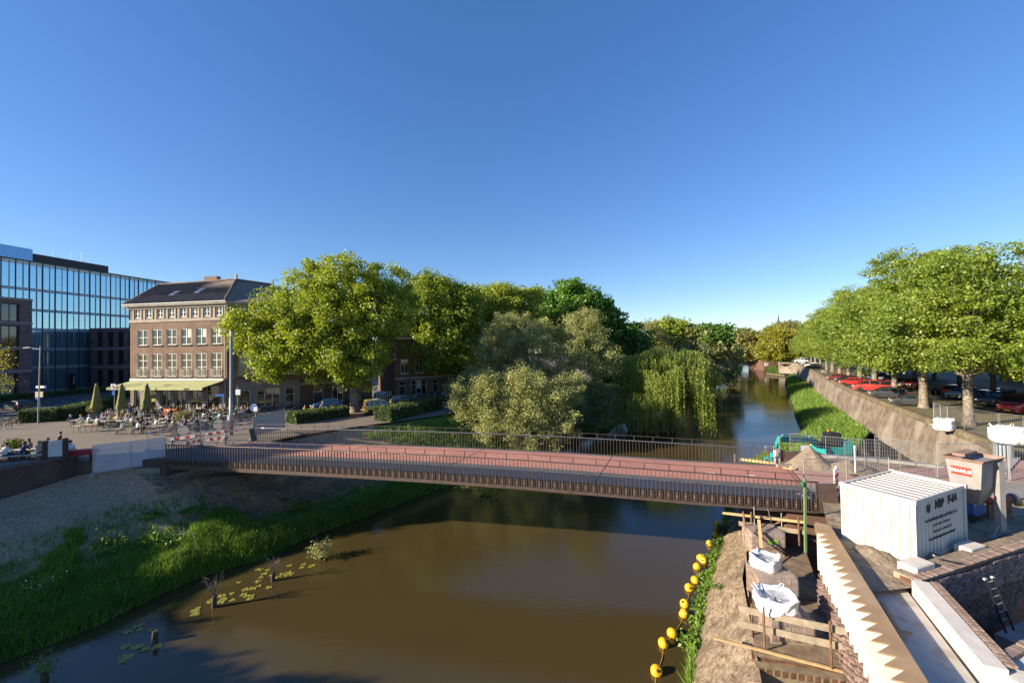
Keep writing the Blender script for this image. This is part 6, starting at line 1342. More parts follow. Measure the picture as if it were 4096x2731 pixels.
yv=pk('yellow delivery van with round emblem behind the right hedge',1522,1652,'kangoo','yellow',ra-.15,z=PL+.01,group=gsl,name='delivery_van',cat='van')
m=MB(); m.lathe([(.0,0),(.28,.0),(.28,.01),(0,.01)],20); o=m.build('round_emblem',M_swh,yv); o.location=(-1.6,-.86,1.32); o.rotation_euler=(PI/2,0,0)
m=MB(); m.lathe([(.0,0),(.2,.0),(.2,.01),(0,.01)],20); o=m.build('emblem_disc',mat('maroon',(.12,.03,.02),.5),yv); o.location=(-1.6,-.872,1.32); o.rotation_euler=(PI/2,0,0)
textmesh('van_lettering','BUURT',.22,M_ivory,yv,frame((-.9,-.885,.85),(1,0,0),(0,0,1)),bold=.005)
pk('dark car parked against the red brick house behind the yellow van',1560,1596,'wagon','grey',ra,z=PL+.01,group=gsl)
pk('dark red car with round headlights under the street trees',1665,1592,'small','dred',ra+PI,z=PL+.01,group=gsl)
pk('dark low car in front of the dark red car',1700,1612,'wagon','black',ra,z=PL+.01,group=gsl)
pk('greenish silver car peeping over the right hedge',1610,1618,'hatch','green',ra,z=PL+.01,group=gsl)
pk('dark car at the end of the shaded side street',1770,1600,'hatch','grey',ra,z=PL+.01,group=gsl)
car('dark grey small car driving along the road at the left edge',G(70,1640,PL+.006),math.atan2(.25,-1)+.0,'small','grey',None,'small_car')
# boat and swan-sized motor boat far along the canal
t=thing('motor_boat','small dark motor boat far along the canal','boat',G(2967,1462,0),1.0); m=MB(); m.add([(-2.2,-.8,.1),(1.2,-.8,.1),(2.4,0,.2),(1.2,.8,.1),(-2.2,.8,.1),(-2.2,-1,.75),(1.3,-1,.8),(2.8,0,.95),(1.3,1,.8),(-2.2,1,.75)],[(0,1,6,5),(1,2,7,6),(2,3,8,7),(3,4,9,8),(4,0,5,9),(5,6,7,8,9)]); m.build('hull',M_trim,t); m=MB(); m.box((-.2,0,1.15),(1.3,1.3,.7)); m.build('cabin',PAINT['navy'],t)
# bicycles
def ringmesh(r,tr,n=20,k=5):
    V=[];Fq=[]
    for i in range(n):
        a=2*PI*i/n
        for j in range(k): b=2*PI*j/k; V.append(((r+tr*math.cos(b))*math.cos(a),tr*math.sin(b),(r+tr*math.cos(b))*math.sin(a)))
    for i in range(n):
        for j in range(k): Fq.append((i*k+j,((i+1)%n)*k+j,((i+1)%n)*k+(j+1)%k,i*k+(j+1)%k))
    return V,Fq
V,Fq=ringmesh(.33,.022); TY=npmesh('tyre',V,Fq,[M_tyre],True)
m=MB()
for k in range(9): a=PI*k/9; m.beam((-.32*math.cos(a),0,-.32*math.sin(a)),(.32*math.cos(a),0,.32*math.sin(a)),.006,.006)
SPK=m.mesh('spokes',[M_rim]); 
def bikemeshes(c):
    f=MB(); bb=(0,0,.3); st=(-.17,0,.82); hd=(.42,0,.85); hb=(.46,0,.68); rr=(-.5,0,.35); fr=(.56,0,.35)
    for p,q in((bb,st),(bb,hb),(st,hd),(bb,rr),(st,rr),(hd,hb)): f.tube([p,q],.017,6)
    f.tube([hb,(.53,.05,.5),fr],.013,5); f.tube([hb,(.53,-.05,.5),fr],.013,5)
    h=MB(); h.tube([hd,(.38,0,1.02)],.014,6); h.tube([(.22,.27,1.05),(.4,.2,1.06),(.4,-.2,1.06),(.22,-.27,1.05)],.014,6)
    s=MB(); s.extr([(-.33,-.1,.93),(-.33,.1,.93),(-.05,.025,.95),(-.05,-.025,.95)],(0,0,.05)); s.tube([st,(-.19,0,.94)],.014,5)
    rk=MB(); rk.beam((-.75,0,.72),(-.22,0,.72),.14,.02); rk.tube([(-.68,.06,.71),(-.5,.07,.35)],.008,4); rk.tube([(-.68,-.06,.71),(-.5,-.07,.35)],.008,4)
    fd=MB()
    for i in range(8):
        a0=PI*.1+PI*.85*i/8; a1=PI*.1+PI*.85*(i+1)/8
        for cx in(-.5,.56): fd.beam((cx+.37*math.cos(a0),0,.35+.37*math.sin(a0)),(cx+.37*math.cos(a1),0,.35+.37*math.sin(a1)),.05,.008)
    return [x.mesh(n,[mm_]) for x,n,mm_ in((f,'frame',c),(h,'handlebar',M_iron),(s,'saddle',M_iron),(rk,'luggage_rack',M_iron),(fd,'mudguard',M_iron))]
BC=dict(black=bikemeshes(M_iron),blue=bikemeshes(mat('pale_blue',(.25,.42,.52),.5)),brown=bikemeshes(mat('bike_brown',(.16,.07,.035),.5)),grey=bikemeshes(M_zinc),white=bikemeshes(M_swh))
def bike(label,loc,rz,c='black',lean=.12,group='bicycles parked around the cafe corner'):
    t=thing('bicycle',label,'bicycle',loc,0,group); t.rotation_euler=(lean,0,rz)
    for me in BC[c]: link(me.name.split('.')[0],me,t)
    for x in(-.5,.56):
        w=thing('wheel',None,None); w.parent=t; w.location=(x,0,.35); link('tyre',TY,w); link('spokes',SPK,w)
    return t
bike('black bicycle cut by the left frame edge on the square',G(15,1718,PL),.1,group='bicycles at the left edge'); bike('black bicycle standing upright next to the brown box at left',G(55,1702,PL),.15,group='bicycles at the left edge'); bike('bicycle behind the other two at the left frame edge',G(25,1695,PL),.3,'grey',group='bicycles at the left edge')
for i,(x,y,r,c,lab) in enumerate([(730,1697,.5,'brown','brown city bicycle parked before the flowering planter'),(765,1690,.7,'black','black bicycle right of the brown city bicycle'),(820,1680,.6,'black','black bicycle under the terrace frame'),(845,1678,.8,'black','second black bicycle under the terrace frame'),(870,1678,.3,'black','black bicycle next to the pale blue one'),(895,1675,.4,'blue','pale blue bicycle against the tall grey mast'),(945,1672,1.0,'grey','grey bicycle right of the tall grey mast'),(965,1668,.9,'black','black bicycle with child seat right of the mast'),(985,1668,.3,'black','black bicycle below the side shop door'),(1040,1652,ra,'black','black bicycle with blue crate under the shop window'),(1080,1650,ra+.2,'black','black bicycle with large basket under the shop window'),(1105,1648,ra,'black','black bicycle beside the white side door'),(1190,1638,ra,'grey','grey bicycle against the brick wall beside the shop')]): bike(lab,G(x,y,PL+.01),r,c)
for i,(x,y) in enumerate([(3280,1494),(3290,1495),(3300,1496),(3312,1497),(3345,1508),(3358,1512)]): bike(['leftmost','second','third','rightmost','left of the pair','right of the pair'][i]+(' bicycle in the white cluster beside the far elm trunks' if i<4 else ' bicycle behind the near dark red car'),G(x,y,PL),.5+i,'white' if i<4 else 'grey',group='bicycles parked by the far elms')
t=thing('motorcycle','black motorcycle parked on the far pavement behind the dark hatchback','motorcycle',G(3742,1578,PL),.3)
for x in(-.65,.7): m=MB(); m.tube([(x,-.07,.32),(x,.07,.32)],.32,18); m.build('wheel',M_tyre,t)
m=MB(); m.extr([(-.7,-.13,.7),(-.2,-.13,.55),(.4,-.13,.6),(.5,-.13,.95),(.1,-.13,1.0),(-.2,-.13,.8),(-.75,-.13,.85)],(0,.26,0)); m.build('tank_and_seat',PAINT['black'],t); m=MB(); m.box((.0,0,.42),(.5,.35,.35)); m.build('engine',M_zinc,t); m=MB(); m.tube([(.7,.08,.32),(.5,.08,1.05)],.03,6); m.tube([(.7,-.08,.32),(.5,-.08,1.05)],.03,6); m.tube([(.4,-.38,1.08),(.48,0,1.06),(.4,.38,1.08)],.018,6); m.build('fork_and_handlebar',M_zinc,t)
# ---------------------------------------------------------------- people and terrace
SKIN=[mat('skin_a',(.50,.30,.21),.6,.06,5),mat('skin_b',(.42,.25,.17),.6,.06,5),mat('skin_c',(.30,.17,.11),.6,.06,5)]
HAIR=dict(dark=mat('hair_dark',(.025,.017,.012),.6,.2,9),brown=mat('hair_brown',(.09,.05,.028),.6,.2,9),blond=mat('hair_blond',(.36,.25,.12),.6,.15,9),grey=mat('hair_grey',(.36,.34,.32),.6,.15,9))
TOPS=dict(white=mat('cloth_white',(.74,.73,.72),.85,.05,6),black=mat('cloth_black',(.02,.02,.024),.85,.1,6),navy=mat('cloth_navy',(.03,.04,.09),.85,.1,6),blue=mat('cloth_blue',(.16,.26,.45),.85,.1,6),red=mat('cloth_red',(.36,.05,.04),.85,.1,6),beige=mat('cloth_beige',(.42,.34,.24),.85,.1,6),grey=mat('cloth_grey',(.16,.17,.19),.85,.1,6),pink=mat('cloth_pink',(.55,.33,.34),.85,.1,6),yellow=mat('cloth_yellow',(.62,.45,.06),.85,.1,6),green=mat('cloth_green',(.10,.28,.13),.85,.1,6),orange=mat('cloth_orange',(.62,.20,.05),.85,.1,6))
DENIM=mat('denim',(.06,.09,.16),.85,.15,6); DARKP=mat('dark_trousers',(.025,.025,.03),.85,.1,6); TANP=mat('tan_trousers',(.24,.18,.12),.85,.1,6); SHOE=mat('shoes',(.05,.045,.04),.6); WSHOE=mat('white_shoes',(.6,.6,.58),.6)
def posemesh(J,E,root):
    """J: name->(x,y,z,r,zone) joints, E: edges; grown with a skin modifier into one continuous body"""
    names=list(J); me=bpy.data.meshes.new('body'); me.from_pydata([J[n][:3] for n in names],[(names.index(a),names.index(b)) for a,b in E],[])
    ob=bpy.data.objects.new('tmp',me); col.objects.link(ob); sk=ob.modifiers.new('s','SKIN'); sk.use_smooth_shade=True; ob.modifiers.new('u','SUBSURF').levels=1
    for i,n in enumerate(names): me.skin_vertices[0].data[i].radius=(J[n][3],J[n][3]); me.skin_vertices[0].data[i].use_root=(n==root)
    dg=bpy.context.evaluated_depsgraph_get(); ev=ob.evaluated_get(dg); out=bpy.data.meshes.new_from_object(ev); bpy.data.objects.remove(ob)
    segs=[(Vector(J[a][:3]),Vector(J[b][:3]),J[b][4]) for a,b in E]
    idx=[]
    for p in out.polygons:
        c=p.center; best=9;z=0
        for a,b,zn in segs:
            d=b-a; t=max(0,min(1,(c-a).dot(d)/d.length_squared)); q=(c-(a+d*t)).length
            if q<best: best=q; z=zn
        idx.append(z)
    out.materials.clear()
    for k in range(4): out.materials.append(DARKP)
    out.polygons.foreach_set('material_index',idx); out.polygons.foreach_set('use_smooth',[True]*len(idx)); return out
def base(p,lean=0,z=0,tw=0):      # torso, head; zones 0 skin 1 top 2 trousers 3 shoes
    J={'pelvis':(0,0,z+.5,.125,2),'waist':(.0+lean*.2,0,z+.66,.115,1),'chest':(.02+lean*.6,0,z+.86,.145,1),'upper':(.02+lean*.85,0,z+.98,.11,1),'neck':(.03+lean,0,z+1.06,.05,0),'jaw':(.06+lean*1.1,0,z+1.13,.072,0),'head':(.06+lean*1.15,0,z+1.22,.092,0),'crown':(.05+lean*1.2,0,z+1.295,.072,0)}
    E=[('pelvis','waist'),('waist','chest'),('chest','upper'),('upper','neck'),('neck','jaw'),('jaw','head'),('head','crown')]
    return J,E
def sit(lean=.05,arm='table'):
    J,E=base(0,lean)
    for s,n in((1,'l'),(-1,'r')):
        J['sh'+n]=(.02+lean*.85,s*.17,.97,.062,1)
        if arm=='table': J['el'+n]=(.16+lean,s*.23,.76,.045,1); J['wr'+n]=(.40+lean,s*.12,.77,.032,0); J['ha'+n]=(.49+lean,s*.09,.78,.036,0)
        elif arm=='lap': J['el'+n]=(.05+lean*.6,s*.24,.73,.045,1); J['wr'+n]=(.26,s*.13,.62,.032,0); J['ha'+n]=(.34,s*.09,.60,.036,0)
        else: J['el'+n]=(.18+lean,s*.22,.80,.045,1); J['wr'+n]=(.30+lean,s*.1,1.0,.032,0); J['ha'+n]=(.26+lean,s*.07,1.1,.036,0)
        J['hip'+n]=(.04,s*.09,.50,.098,2); J['kn'+n]=(.46,s*.12,.50,.07,2); J['an'+n]=(.46,s*.12,.12,.045,2); J['to'+n]=(.60,s*.13,.05,.042,3)
        E+=[('upper','sh'+n),('sh'+n,'el'+n),('el'+n,'wr'+n),('wr'+n,'ha'+n),('pelvis','hip'+n),('hip'+n,'kn'+n),('kn'+n,'an'+n),('an'+n,'to'+n)]
    return posemesh(J,E,'pelvis')
def stand(ride=False,sc_=1):
    J,E=base(0,.25 if ride else .03,.42)
    for s,n in((1,'l'),(-1,'r')):
        L=.25 if ride else .03
        J['sh'+n]=(.02+L*.85,s*.18,1.39,.06,1); J['el'+n]=((.32 if ride else .02),s*.25,1.14,.045,1); J['wr'+n]=((.55 if ride else .12),s*.24,(1.08 if ride else .92),.033,0); J['ha'+n]=((.62 if ride else .16),s*.24,(1.06 if ride else .84),.036,0)
        J['hip'+n]=(.0,s*.09,.9,.1,2); J['kn'+n]=((.28 if ride and s>0 else .12 if ride else .02),s*.1,.5 if not ride else (.62 if s>0 else .48),.068,2); J['an'+n]=(.05,s*.1,.1 if not ride else (.32 if s>0 else .12),.045,2); J['to'+n]=(.2,s*.11,.04 if not ride else (.28 if s>0 else .08),.042,3)
        E+=[('upper','sh'+n),('sh'+n,'el'+n),('el'+n,'wr'+n),('wr'+n,'ha'+n),('pelvis','hip'+n),('hip'+n,'kn'+n),('kn'+n,'an'+n),('an'+n,'to'+n)]
    return posemesh(J,E,'pelvis')
POSE={'table':sit(.06,'table'),'lean':sit(.16,'table'),'lap':sit(-.06,'lap'),'chin':sit(.1,'chin'),'stand':stand(),'ride':stand(True)}
HEADC={'table':(.06+.06*1.17,1.245),'lean':(.06+.16*1.17,1.245),'lap':(.06-.06*1.17,1.245),'chin':(.06+.1*1.17,1.245),'stand':(.06+.03*1.17,1.665),'ride':(.06+.25*1.17,1.665)}
def hairmesh(long):
    V=[];Fq=[];n=14; 
    for i in range(8):
        ph=PI*(.03+.58*i/7)
        for k in range(n):
            a=2*PI*k/n; c=math.cos(a); rr=.118*math.sin(ph); zz=.118*math.cos(ph)
            if c>.25 and ph>1.25: zz=max(zz,.035); rr*=.92
            if long and c<.3 and i>4: zz-=(i-4)*.075; rr=.115-.01*(i-4)
            V.append((rr*c-.012,rr*math.sin(a)*.95,zz))
    for i in range(7):
        for k in range(n): Fq.append((i*n+k,i*n+(k+1)%n,(i+1)*n+(k+1)%n,(i+1)*n+k))
    return V,Fq
HM={}
for lg in(0,1): V,Fq=hairmesh(lg); HM[lg]=(V,Fq)
nm=MB(); nm.box((.098,0,-.025),(.035,.024,.05)); FACE=nm.mesh('nose',[SKIN[0]]); nm=MB(); nm.box((0,0,-.02),(.04,.014,.05)); EAR=nm.mesh('ear',[SKIN[0]]); em=MB()
for s in(1,-1): em.box((.092,s*.034,.0),(.012,.022,.012))
em.box((.094,0,-.072),(.01,.04,.01)); EYES=em.mesh('eyes_and_mouth',[mat('face_dark',(.10,.04,.03),.6)])
HMESH={(k,l):npmesh('hair',*HM[l],[HAIR[k]],True) for k in HAIR for l in(0,1)}
def person(label,loc,rz,pose,top,legs=DENIM,hair='brown',long=0,skin=0,group=None,scale=1,shoe=SHOE,fz=0):
    t=thing('person',label,'person',loc,rz,group); t.scale=(scale,)*3
    b=link('body',POSE[pose],t)
    for i,mm_ in enumerate((SKIN[skin],TOPS[top],legs,shoe)): b.material_slots[i].link='OBJECT'; b.material_slots[i].material=mm_
    hx,hz=HEADC[pose]; 
    h=link('hair',HMESH[(hair,long)],t); h.location=(hx,0,hz)
    for me_,y_ in((FACE,0),(EAR,.1),(EAR,-.1)):
        f=link(me_.name.split('.')[0],me_,t); f.location=(hx,y_,hz); f.material_slots[0].link='OBJECT'; f.material_slots[0].material=SKIN[skin]
    e=link('eyes_and_mouth',EYES,t); e.location=(hx,0,hz); return t
# furniture
M_olive=mat('olive_metal',(.24,.27,.17),.5,.08,4); M_slat=mat('table_wood',(.46,.28,.17),.7,.15,5); M_twh=mat('pale_table',(.60,.55,.48),.6,.06,4)
def furn_table(w=.75,d=.7,mt=None):
    top=MB(); top.box((0,0,.735),(w,d,.03)); leg=MB(); leg.box((0,0,.36),(.04,.04,.72)); return top.mesh('table_top',[mt or M_twh]),leg.mesh('leg',[M_olive])
TT=[furn_table(.75,.7),furn_table(1.5,.7,M_slat)]
cs=MB(); 
cs.box((0,0,.45),(.42,.42,.03)); cs=cs.mesh('seat',[M_olive]); cb2=MB()
for i in range(4): cb2.box((-.21-.02*i,0,.58+.085*i),(.02,.40,.05))
cb2=cb2.mesh('backrest',[M_olive]); cl=MB(); cl.box((0,0,.22),(.025,.025,.44)); cl=cl.mesh('leg',[M_olive])
def chair(label,loc,rz,group='olive green terrace chairs'):
    t=thing('terrace_chair',label,'chair',loc,rz,group); link('seat',cs,t); link('backrest',cb2,t)
    for x in(-.19,.19):
        for y in(-.19,.19): l=link('leg',cl,t); l.location=(x,y,0)
    return t
def table(label,loc,rz,k=0,group='terrace tables'):
    t=thing('terrace_table',label,'table',loc,rz,group); link('table_top',TT[k][0],t); w,d=(.75,.7) if k==0 else(1.5,.7)
    for x in(-w/2+.06,w/2-.06):
        for y in(-d/2+.06,d/2-.06): l=link('leg',TT[k][1],t); l.location=(x,y,0)
    return t
gm=MB(); gm.lathe([(.03,0),(.035,.12),(.033,.13)],8); GLS=gm.mesh('beer_glass',[mat('beer',(.55,.36,.10),.2,.1,5,spec=.8)])
rp=random.Random(21); tops=['white','white','white','navy','black','grey','beige','blue','red','pink','white','black','green','yellow','grey']; hrs=['dark','brown','brown','blond','dark','grey']
rown=['front','second','third','fourth','rearmost']; ordn=['first','second','third','fourth','fifth','sixth','seventh','eighth','ninth','tenth','eleventh','twelfth','thirteenth','fourteenth','fifteenth','sixteenth','seventeenth','eighteenth','nineteenth','twentieth','twenty-first','twenty-second','twenty-third','twenty-fourth','twenty-fifth','twenty-sixth','twenty-seventh','twenty-eighth','twenty-ninth','thirtieth','thirty-first','thirty-second','thirty-third','thirty-fourth']
FLw,FRw,BLw,BRw=[G(*p,PL) for p in((360,1704),(800,1724),(505,1652),(1050,1664))]
ppl=[];tabs=[]
for r in range(5):
    v=r/4; n=8; pcount=0; ents=[]
    for c in range(n):
        u=(c+.35+.3*rp.random())/n; p=FLw.lerp(FRw,u).lerp(BLw.lerp(BRw,u),v)+Vector((rp.uniform(-.3,.3),rp.uniform(-.4,.4),0))
        if r==4 and c in(3,): continue
        rz=FF.a+rp.uniform(-.25,.25)+(PI/2 if rp.random()<.3 else 0); tabs.append((r,p,rz))
        table(f'{ordn[len([t for t in tabs if t[0]==r])-1]} table from the left in the {rown[r]} terrace row',p,rz,0)
        for s,(dx,dy) in enumerate(((-.82,.0),(.82,.02),(0,-.78),(0,.8))):
            if rp.random()<(.10 if s<2 else .30): continue
            q=p+Vector((dx*math.cos(rz)-dy*math.sin(rz),dx*math.sin(rz)+dy*math.cos(rz),0)); fz=math.atan2(p.y-q.y,p.x-q.x)+rp.uniform(-.2,.2); ents.append((q,fz))
        g=link('beer_glass',GLS); g.location=p+Vector((rp.uniform(-.25,.25),rp.uniform(-.2,.2),.75)); tag(g,f'beer glass on {ordn[len([t for t in tabs if t[0]==r])-1]} table from left in the {rown[r]} terrace row','glass','drinks on the terrace tables')
    ents.sort(key=lambda e:e[0].x/e[0].y)
    for i,(q,fz) in enumerate(ents):
        top=rp.choice(tops); hr=rp.choice(hrs); lg=rp.random()<.4; pos=rp.choice(['table','lean','lap','chin','table'])
        person(f'person in {top} top, {hr} {"long" if lg else "short"} hair, {ordn[i]} from left in {rown[r]} terrace row',q,fz,pos,top,rp.choice([DENIM,DARKP,TANP,DENIM]),hr,int(lg),rp.choice([0,0,1,2]),'people seated on the cafe terrace',rp.uniform(.95,1.06),rp.choice([SHOE,WSHOE]))
        chair(f'olive chair of the {ordn[i]} person from left in the {rown[r]} terrace row',q,fz)
# the two men at the left end, the empty table and bench
tl=G(316,1716,PL); table('long reddish empty table in front of the left end of the terrace',G(350,1727,PL),.0,1)
table('small pale low table before the reddish table',G(318,1730,PL),.1,0)
person('grey haired person in dark jacket sitting alone at the left end of the terrace',G(283,1706,PL),-.1,'lap','navy',DENIM,'grey',0,0,'people seated on the cafe terrace'); chair('olive chair of the grey haired person in dark jacket at the left end',G(283,1706,PL),-.1)
person('person in white shirt leaning over the table beside the grey haired person',G(330,1707,PL),PI-.2,'lean','white',TANP,'blond',0,0,'people seated on the cafe terrace'); chair('olive chair of the white shirted person at the left end of the terrace',G(330,1707,PL),PI-.2)
table('pale table between the grey haired person and the white shirted person',G(305,1705,PL),0,0)
person('person in white shirt and tan trousers on a bench facing left before the terrace',G(490,1738,PL),PI+.3,'lap','white',TANP,'dark',0,1,'people seated on the cafe terrace'); chair('empty olive chair with white bag at the front of the terrace',G(425,1738,PL),.2); chair('olive chair under the person with tan trousers at the terrace front',G(490,1738,PL),PI+.3)
person('person in white printed shirt facing the camera at the terrace front',G(552,1735,PL),-PI/2-.2,'lap','white',DENIM,'brown',0,0,'people seated on the cafe terrace'); chair('olive chair under the person in white printed shirt',G(552,1735,PL),-PI/2-.2)
person('person in violet top with folded arms right of the white printed shirt',G(585,1730,PL),-PI/2+.1,'lap','navy',DARKP,'brown',1,0,'people seated on the cafe terrace'); chair('olive chair under the person in violet top',G(585,1730,PL),-PI/2+.1)
table('low slatted bench table right of the person in violet top',G(625,1732,PL),.1,1)
# orange bar cart
t=thing('bar_cart','bright orange wheeled bar counter on the terrace','bar cart',G(695,1668,PL),FF.a); M_or=mat('orange_panel',(.72,.16,.02),.5,.05,4)
m=MB(); m.box((0,0,.62),(1.9,.9,1.0)); m.build('counter_body',M_or,t); m=MB(); m.box((0,0,1.14),(2.0,1.0,.04)); m.build('counter_top',M_iron,t)
for x in(-.7,.7):
    for y in(-.35,.35): m=MB(); m.tube([(x,y-.04,.08),(x,y+.04,.08)],.08,10); m.build('castor',M_iron,t)
for i in range(6): m=MB(); m.lathe([(.05,1.16),(.05,1.3),(.02,1.38)],7,(-.75+.28*i,.1,0)); m.build('bottle',M_trim if i%2 else M_gold,t)
# terrace frame
t=thing('terrace_pergola','black steel frame with rails at the right end of the terrace','frame',G(790,1675,PL)); c0=Vector(t.location)
fp=[G(750,1682,PL),G(832,1690,PL),G(905,1672,PL)]
for i,p in enumerate(fp): m=MB(); m.beam(p-c0,p-c0+Vector((0,0,2.3)),.08,.08); m.build('post',M_iron,t)
for a,b in zip(fp,fp[1:]):
    for z in(1.0,2.28): m=MB(); m.beam(a-c0+Vector((0,0,z)),b-c0+Vector((0,0,z)),.05,.05); m.build('rail',M_iron,t)
# parasols
M_par=mat('olive_parasol',(.16,.165,.06),.85,.12,2.5); M_pars=mat('parasol_fold',(.13,.14,.05),.85,.1,3)
for i,(x,y,lab) in enumerate([(386,1692,'leftmost closed olive parasol standing by the hedge'),(487,1694,'middle closed olive parasol of the three'),(588,1698,'rightmost closed olive parasol before the cafe front')]):
    b=G(x,y,PL); hgt=(P(x,1537,b.y).z-PL); t=thing('parasol',lab,'parasol',b,i*.7,'closed olive parasols on the terrace')
    n=24; V=[];Fq=[]; pr=[(.09,hgt),(.13,hgt-.15),(.20,hgt-.9),(.31,hgt-1.9),(.42,hgt-2.7),(.37,hgt-2.78)]
    for r_,z in pr:
        for k in range(n): a=2*PI*k/n; q=r_*(1+(.30 if k%3==0 else -.14)*(z<hgt-.1))*(1.0+.06*math.sin(k*2.3)); V.append((q*math.cos(a),q*math.sin(a),z+(.1*math.sin(k*1.3) if z<hgt-2.5 else 0)))
    for j in range(len(pr)-1):
        for k in range(n): Fq.append((j*n+k,j*n+(k+1)%n,(j+1)*n+(k+1)%n,(j+1)*n+k))
    link('folded_canopy',npmesh('folded_canopy',V,Fq,[M_par]),t); m=MB(); m.tube([(0,0,0),(0,0,hgt)],.035,8); m.build('pole',M_iron,t); m=MB(); m.lathe([(.12,hgt),(.1,hgt+.06),(.03,hgt+.08)],10); m.build('cap',M_zinc,t); m=MB(); m.box((0,0,.06),(.9,.9,.12)); m.build('base_slab',M_conc,t); m=MB(); m.lathe([(.0,hgt-2.1),(.35,hgt-2.1),(.36,hgt-2.02),(0,hgt-2.02)],14); m.build('tie_strap',M_pars,t)
# ---- group at the near table behind the parapet (bottom left)
g='people at the table behind the parapet'
tbl=G(75,1846,PL); 
tb=thing('picnic_table','long pale table with benches behind the parapet','table',G(80,1838,PL),.25)
m=MB(); m.box((0,0,.74),(5.6,.75,.05)); m.build('table_top',M_twh,tb)
for y in(-.75,.75): m=MB(); m.box((0,y,.45),(5.6,.32,.05)); m.build('bench',M_twh,tb)
for x in(-2.3,0,2.3): m=MB(); m.box((x,0,.36),(.08,1.5,.06)); m.box((x,-.3,.3),(.08,.08,.75)); m.box((x,.3,.3),(.08,.08,.75)); m.build('trestle',M_grwood,tb)
def atb(x,y): c=Vector(tb.location); a=.25; return c+Vector((x*math.cos(a)-y*math.sin(a),x*math.sin(a)+y*math.cos(a),0))
for i,(x,y,top,hr,lg,lab) in enumerate([(-2.5,-.75,'beige','blond',1,'blond person in pale top at the left end of the near bench'),(-1.45,-.75,'orange','dark',0,'person in orange patterned shirt on the near bench'),(-.35,-.75,'white','dark',0,'person in white shirt and dark cap on the near bench'),(.65,-.75,'navy','brown',1,'long haired person in dark top on the near bench'),(1.6,-.75,'beige','blond',1,'person in beige jumper beside the notice board'),(-2.6,.75,'green','grey',0,'person in green top across the near table at the left edge'),(.1,.75,'navy','dark',1,'person with long dark hair facing the camera across the near table'),(1.3,.75,'red','dark',0,'person in red top with sunglasses across the near table')]):
    person(lab,atb(x,y),(PI/2 if y<0 else -PI/2)+.25+.2*math.sin(i*3),'lean' if i%2 else 'table',top,DENIM if i%3 else TANP,hr,lg,[0,2,0,0,0,1,0,1][i],g,1.08)
person('person in white shirt with dark cap right of the notice board',G(285,1836,PL),2.6,'lean','white',DENIM,'dark',0,0,g,1.05); chair('olive chair under the person in white shirt right of the notice board',G(285,1836,PL),2.6)
person('person with grey hair standing behind the notice board',G(236,1815,PL),1.2,'stand','black',DARKP,'brown',0,0,g)
t=thing('low_table','low pale table left of the red crate by the parapet','table',G(262,1842,PL),.3); m=MB(); m.box((0,0,.5),(1.5,.6,.04)); m.build('table_top',M_twh,t)
for x in(-.6,.6): m=MB(); m.box((x,0,.25),(.05,.5,.48)); m.build('leg',M_iron,t)
t=thing('red_crate','dark red wooden crate on legs beside the parapet end','crate',G(325,1846,PL),.25); m=MB(); m.box((0,0,.7),(1.7,.7,.34)); m.build('crate_body',mat('crate_red',(.30,.02,.03),.6,.1,4),t)
for x in(-.7,.7): m=MB(); m.box((x,0,.27),(.06,.6,.54)); m.build('leg',M_iron,t)
# flower planters
def shrub(label,loc,r,h,leaf,fl,seed,n=900,flm=None,cat='planter'):
    t=thing('flower_planter',label,cat,loc); rs=np.random.default_rng(seed); m=MB(); m.lathe([(r*.5,0),(r*.62,.5),(r*.62,.55),(r*.5,.5)],12); m.build('pot',M_conc,t)
    pts=rs.normal(size=(n,3)); pts/=np.linalg.norm(pts,axis=1)[:,None]; pts*=rs.random((n,1))**.5*np.array([r,r,h*.5]); pts[:,2]+=.5+h*.5
    V,Fq=leaves(pts,.13,.4,.6,rs); link('foliage',npmesh('foliage',V,Fq,[LF[leaf]]),t)
    if fl: V,Fq=leaves(pts[:fl]*np.array([1.08,1.08,1.05]),.09,.6,.9,rs); o=link('blossom',npmesh('blossom',V,Fq,[flm]),t); o['kind']='stuff'
M_yfl=mat('yellow_petal',(.75,.55,.02),.6); M_rfl=mat('red_petal',(.5,.03,.04),.6); M_wfl=mat('pink_petal',(.55,.35,.25),.6)
shrub('planter of yellow flowers on the near table edge',G(55,1828,PL),.6,1.0,'hedge',260,1,900,M_yfl)
shrub('large flowering shrub planter at the right front of the terrace',G(735,1702,PL),1.0,1.2,'brown',260,2,1500,M_wfl)
shrub('flowering shrub planter under the leftmost parasol',G(372,1672,PL),.7,1.3,'brown',150,3,900,M_wfl)
# ---- cyclist with two children behind the left hedge
bike('bicycle ridden along the hedge by a person with a backpack',G(1285,1666,PL+.01),ra,'black',0,'family on bicycles behind the hedge'); q=G(1285,1666,PL+.01)
person('cyclist with grey curly hair and backpack behind the left hedge',q+Vector((-.15,-.05,.05)),ra,'ride','grey',DARKP,'grey',0,0,'family on bicycles behind the hedge')
bike('small bicycle ridden by the child in the orange vest',G(1247,1668,PL+.01),ra,'grey',0,'family on bicycles behind the hedge'); bike('small bicycle ridden by the child in the yellow vest',G(1212,1668,PL+.01),ra,'grey',0,'family on bicycles behind the hedge')
person('child in orange vest cycling behind the left hedge',G(1246,1668,PL+.01),ra,'ride','orange',DENIM,'blond',0,0,'family on bicycles behind the hedge',.85); person('child in yellow vest cycling behind the left hedge',G(1211,1668,PL+.01),ra,'ride','yellow',DENIM,'blond',0,0,'family on bicycles behind the hedge',.8)
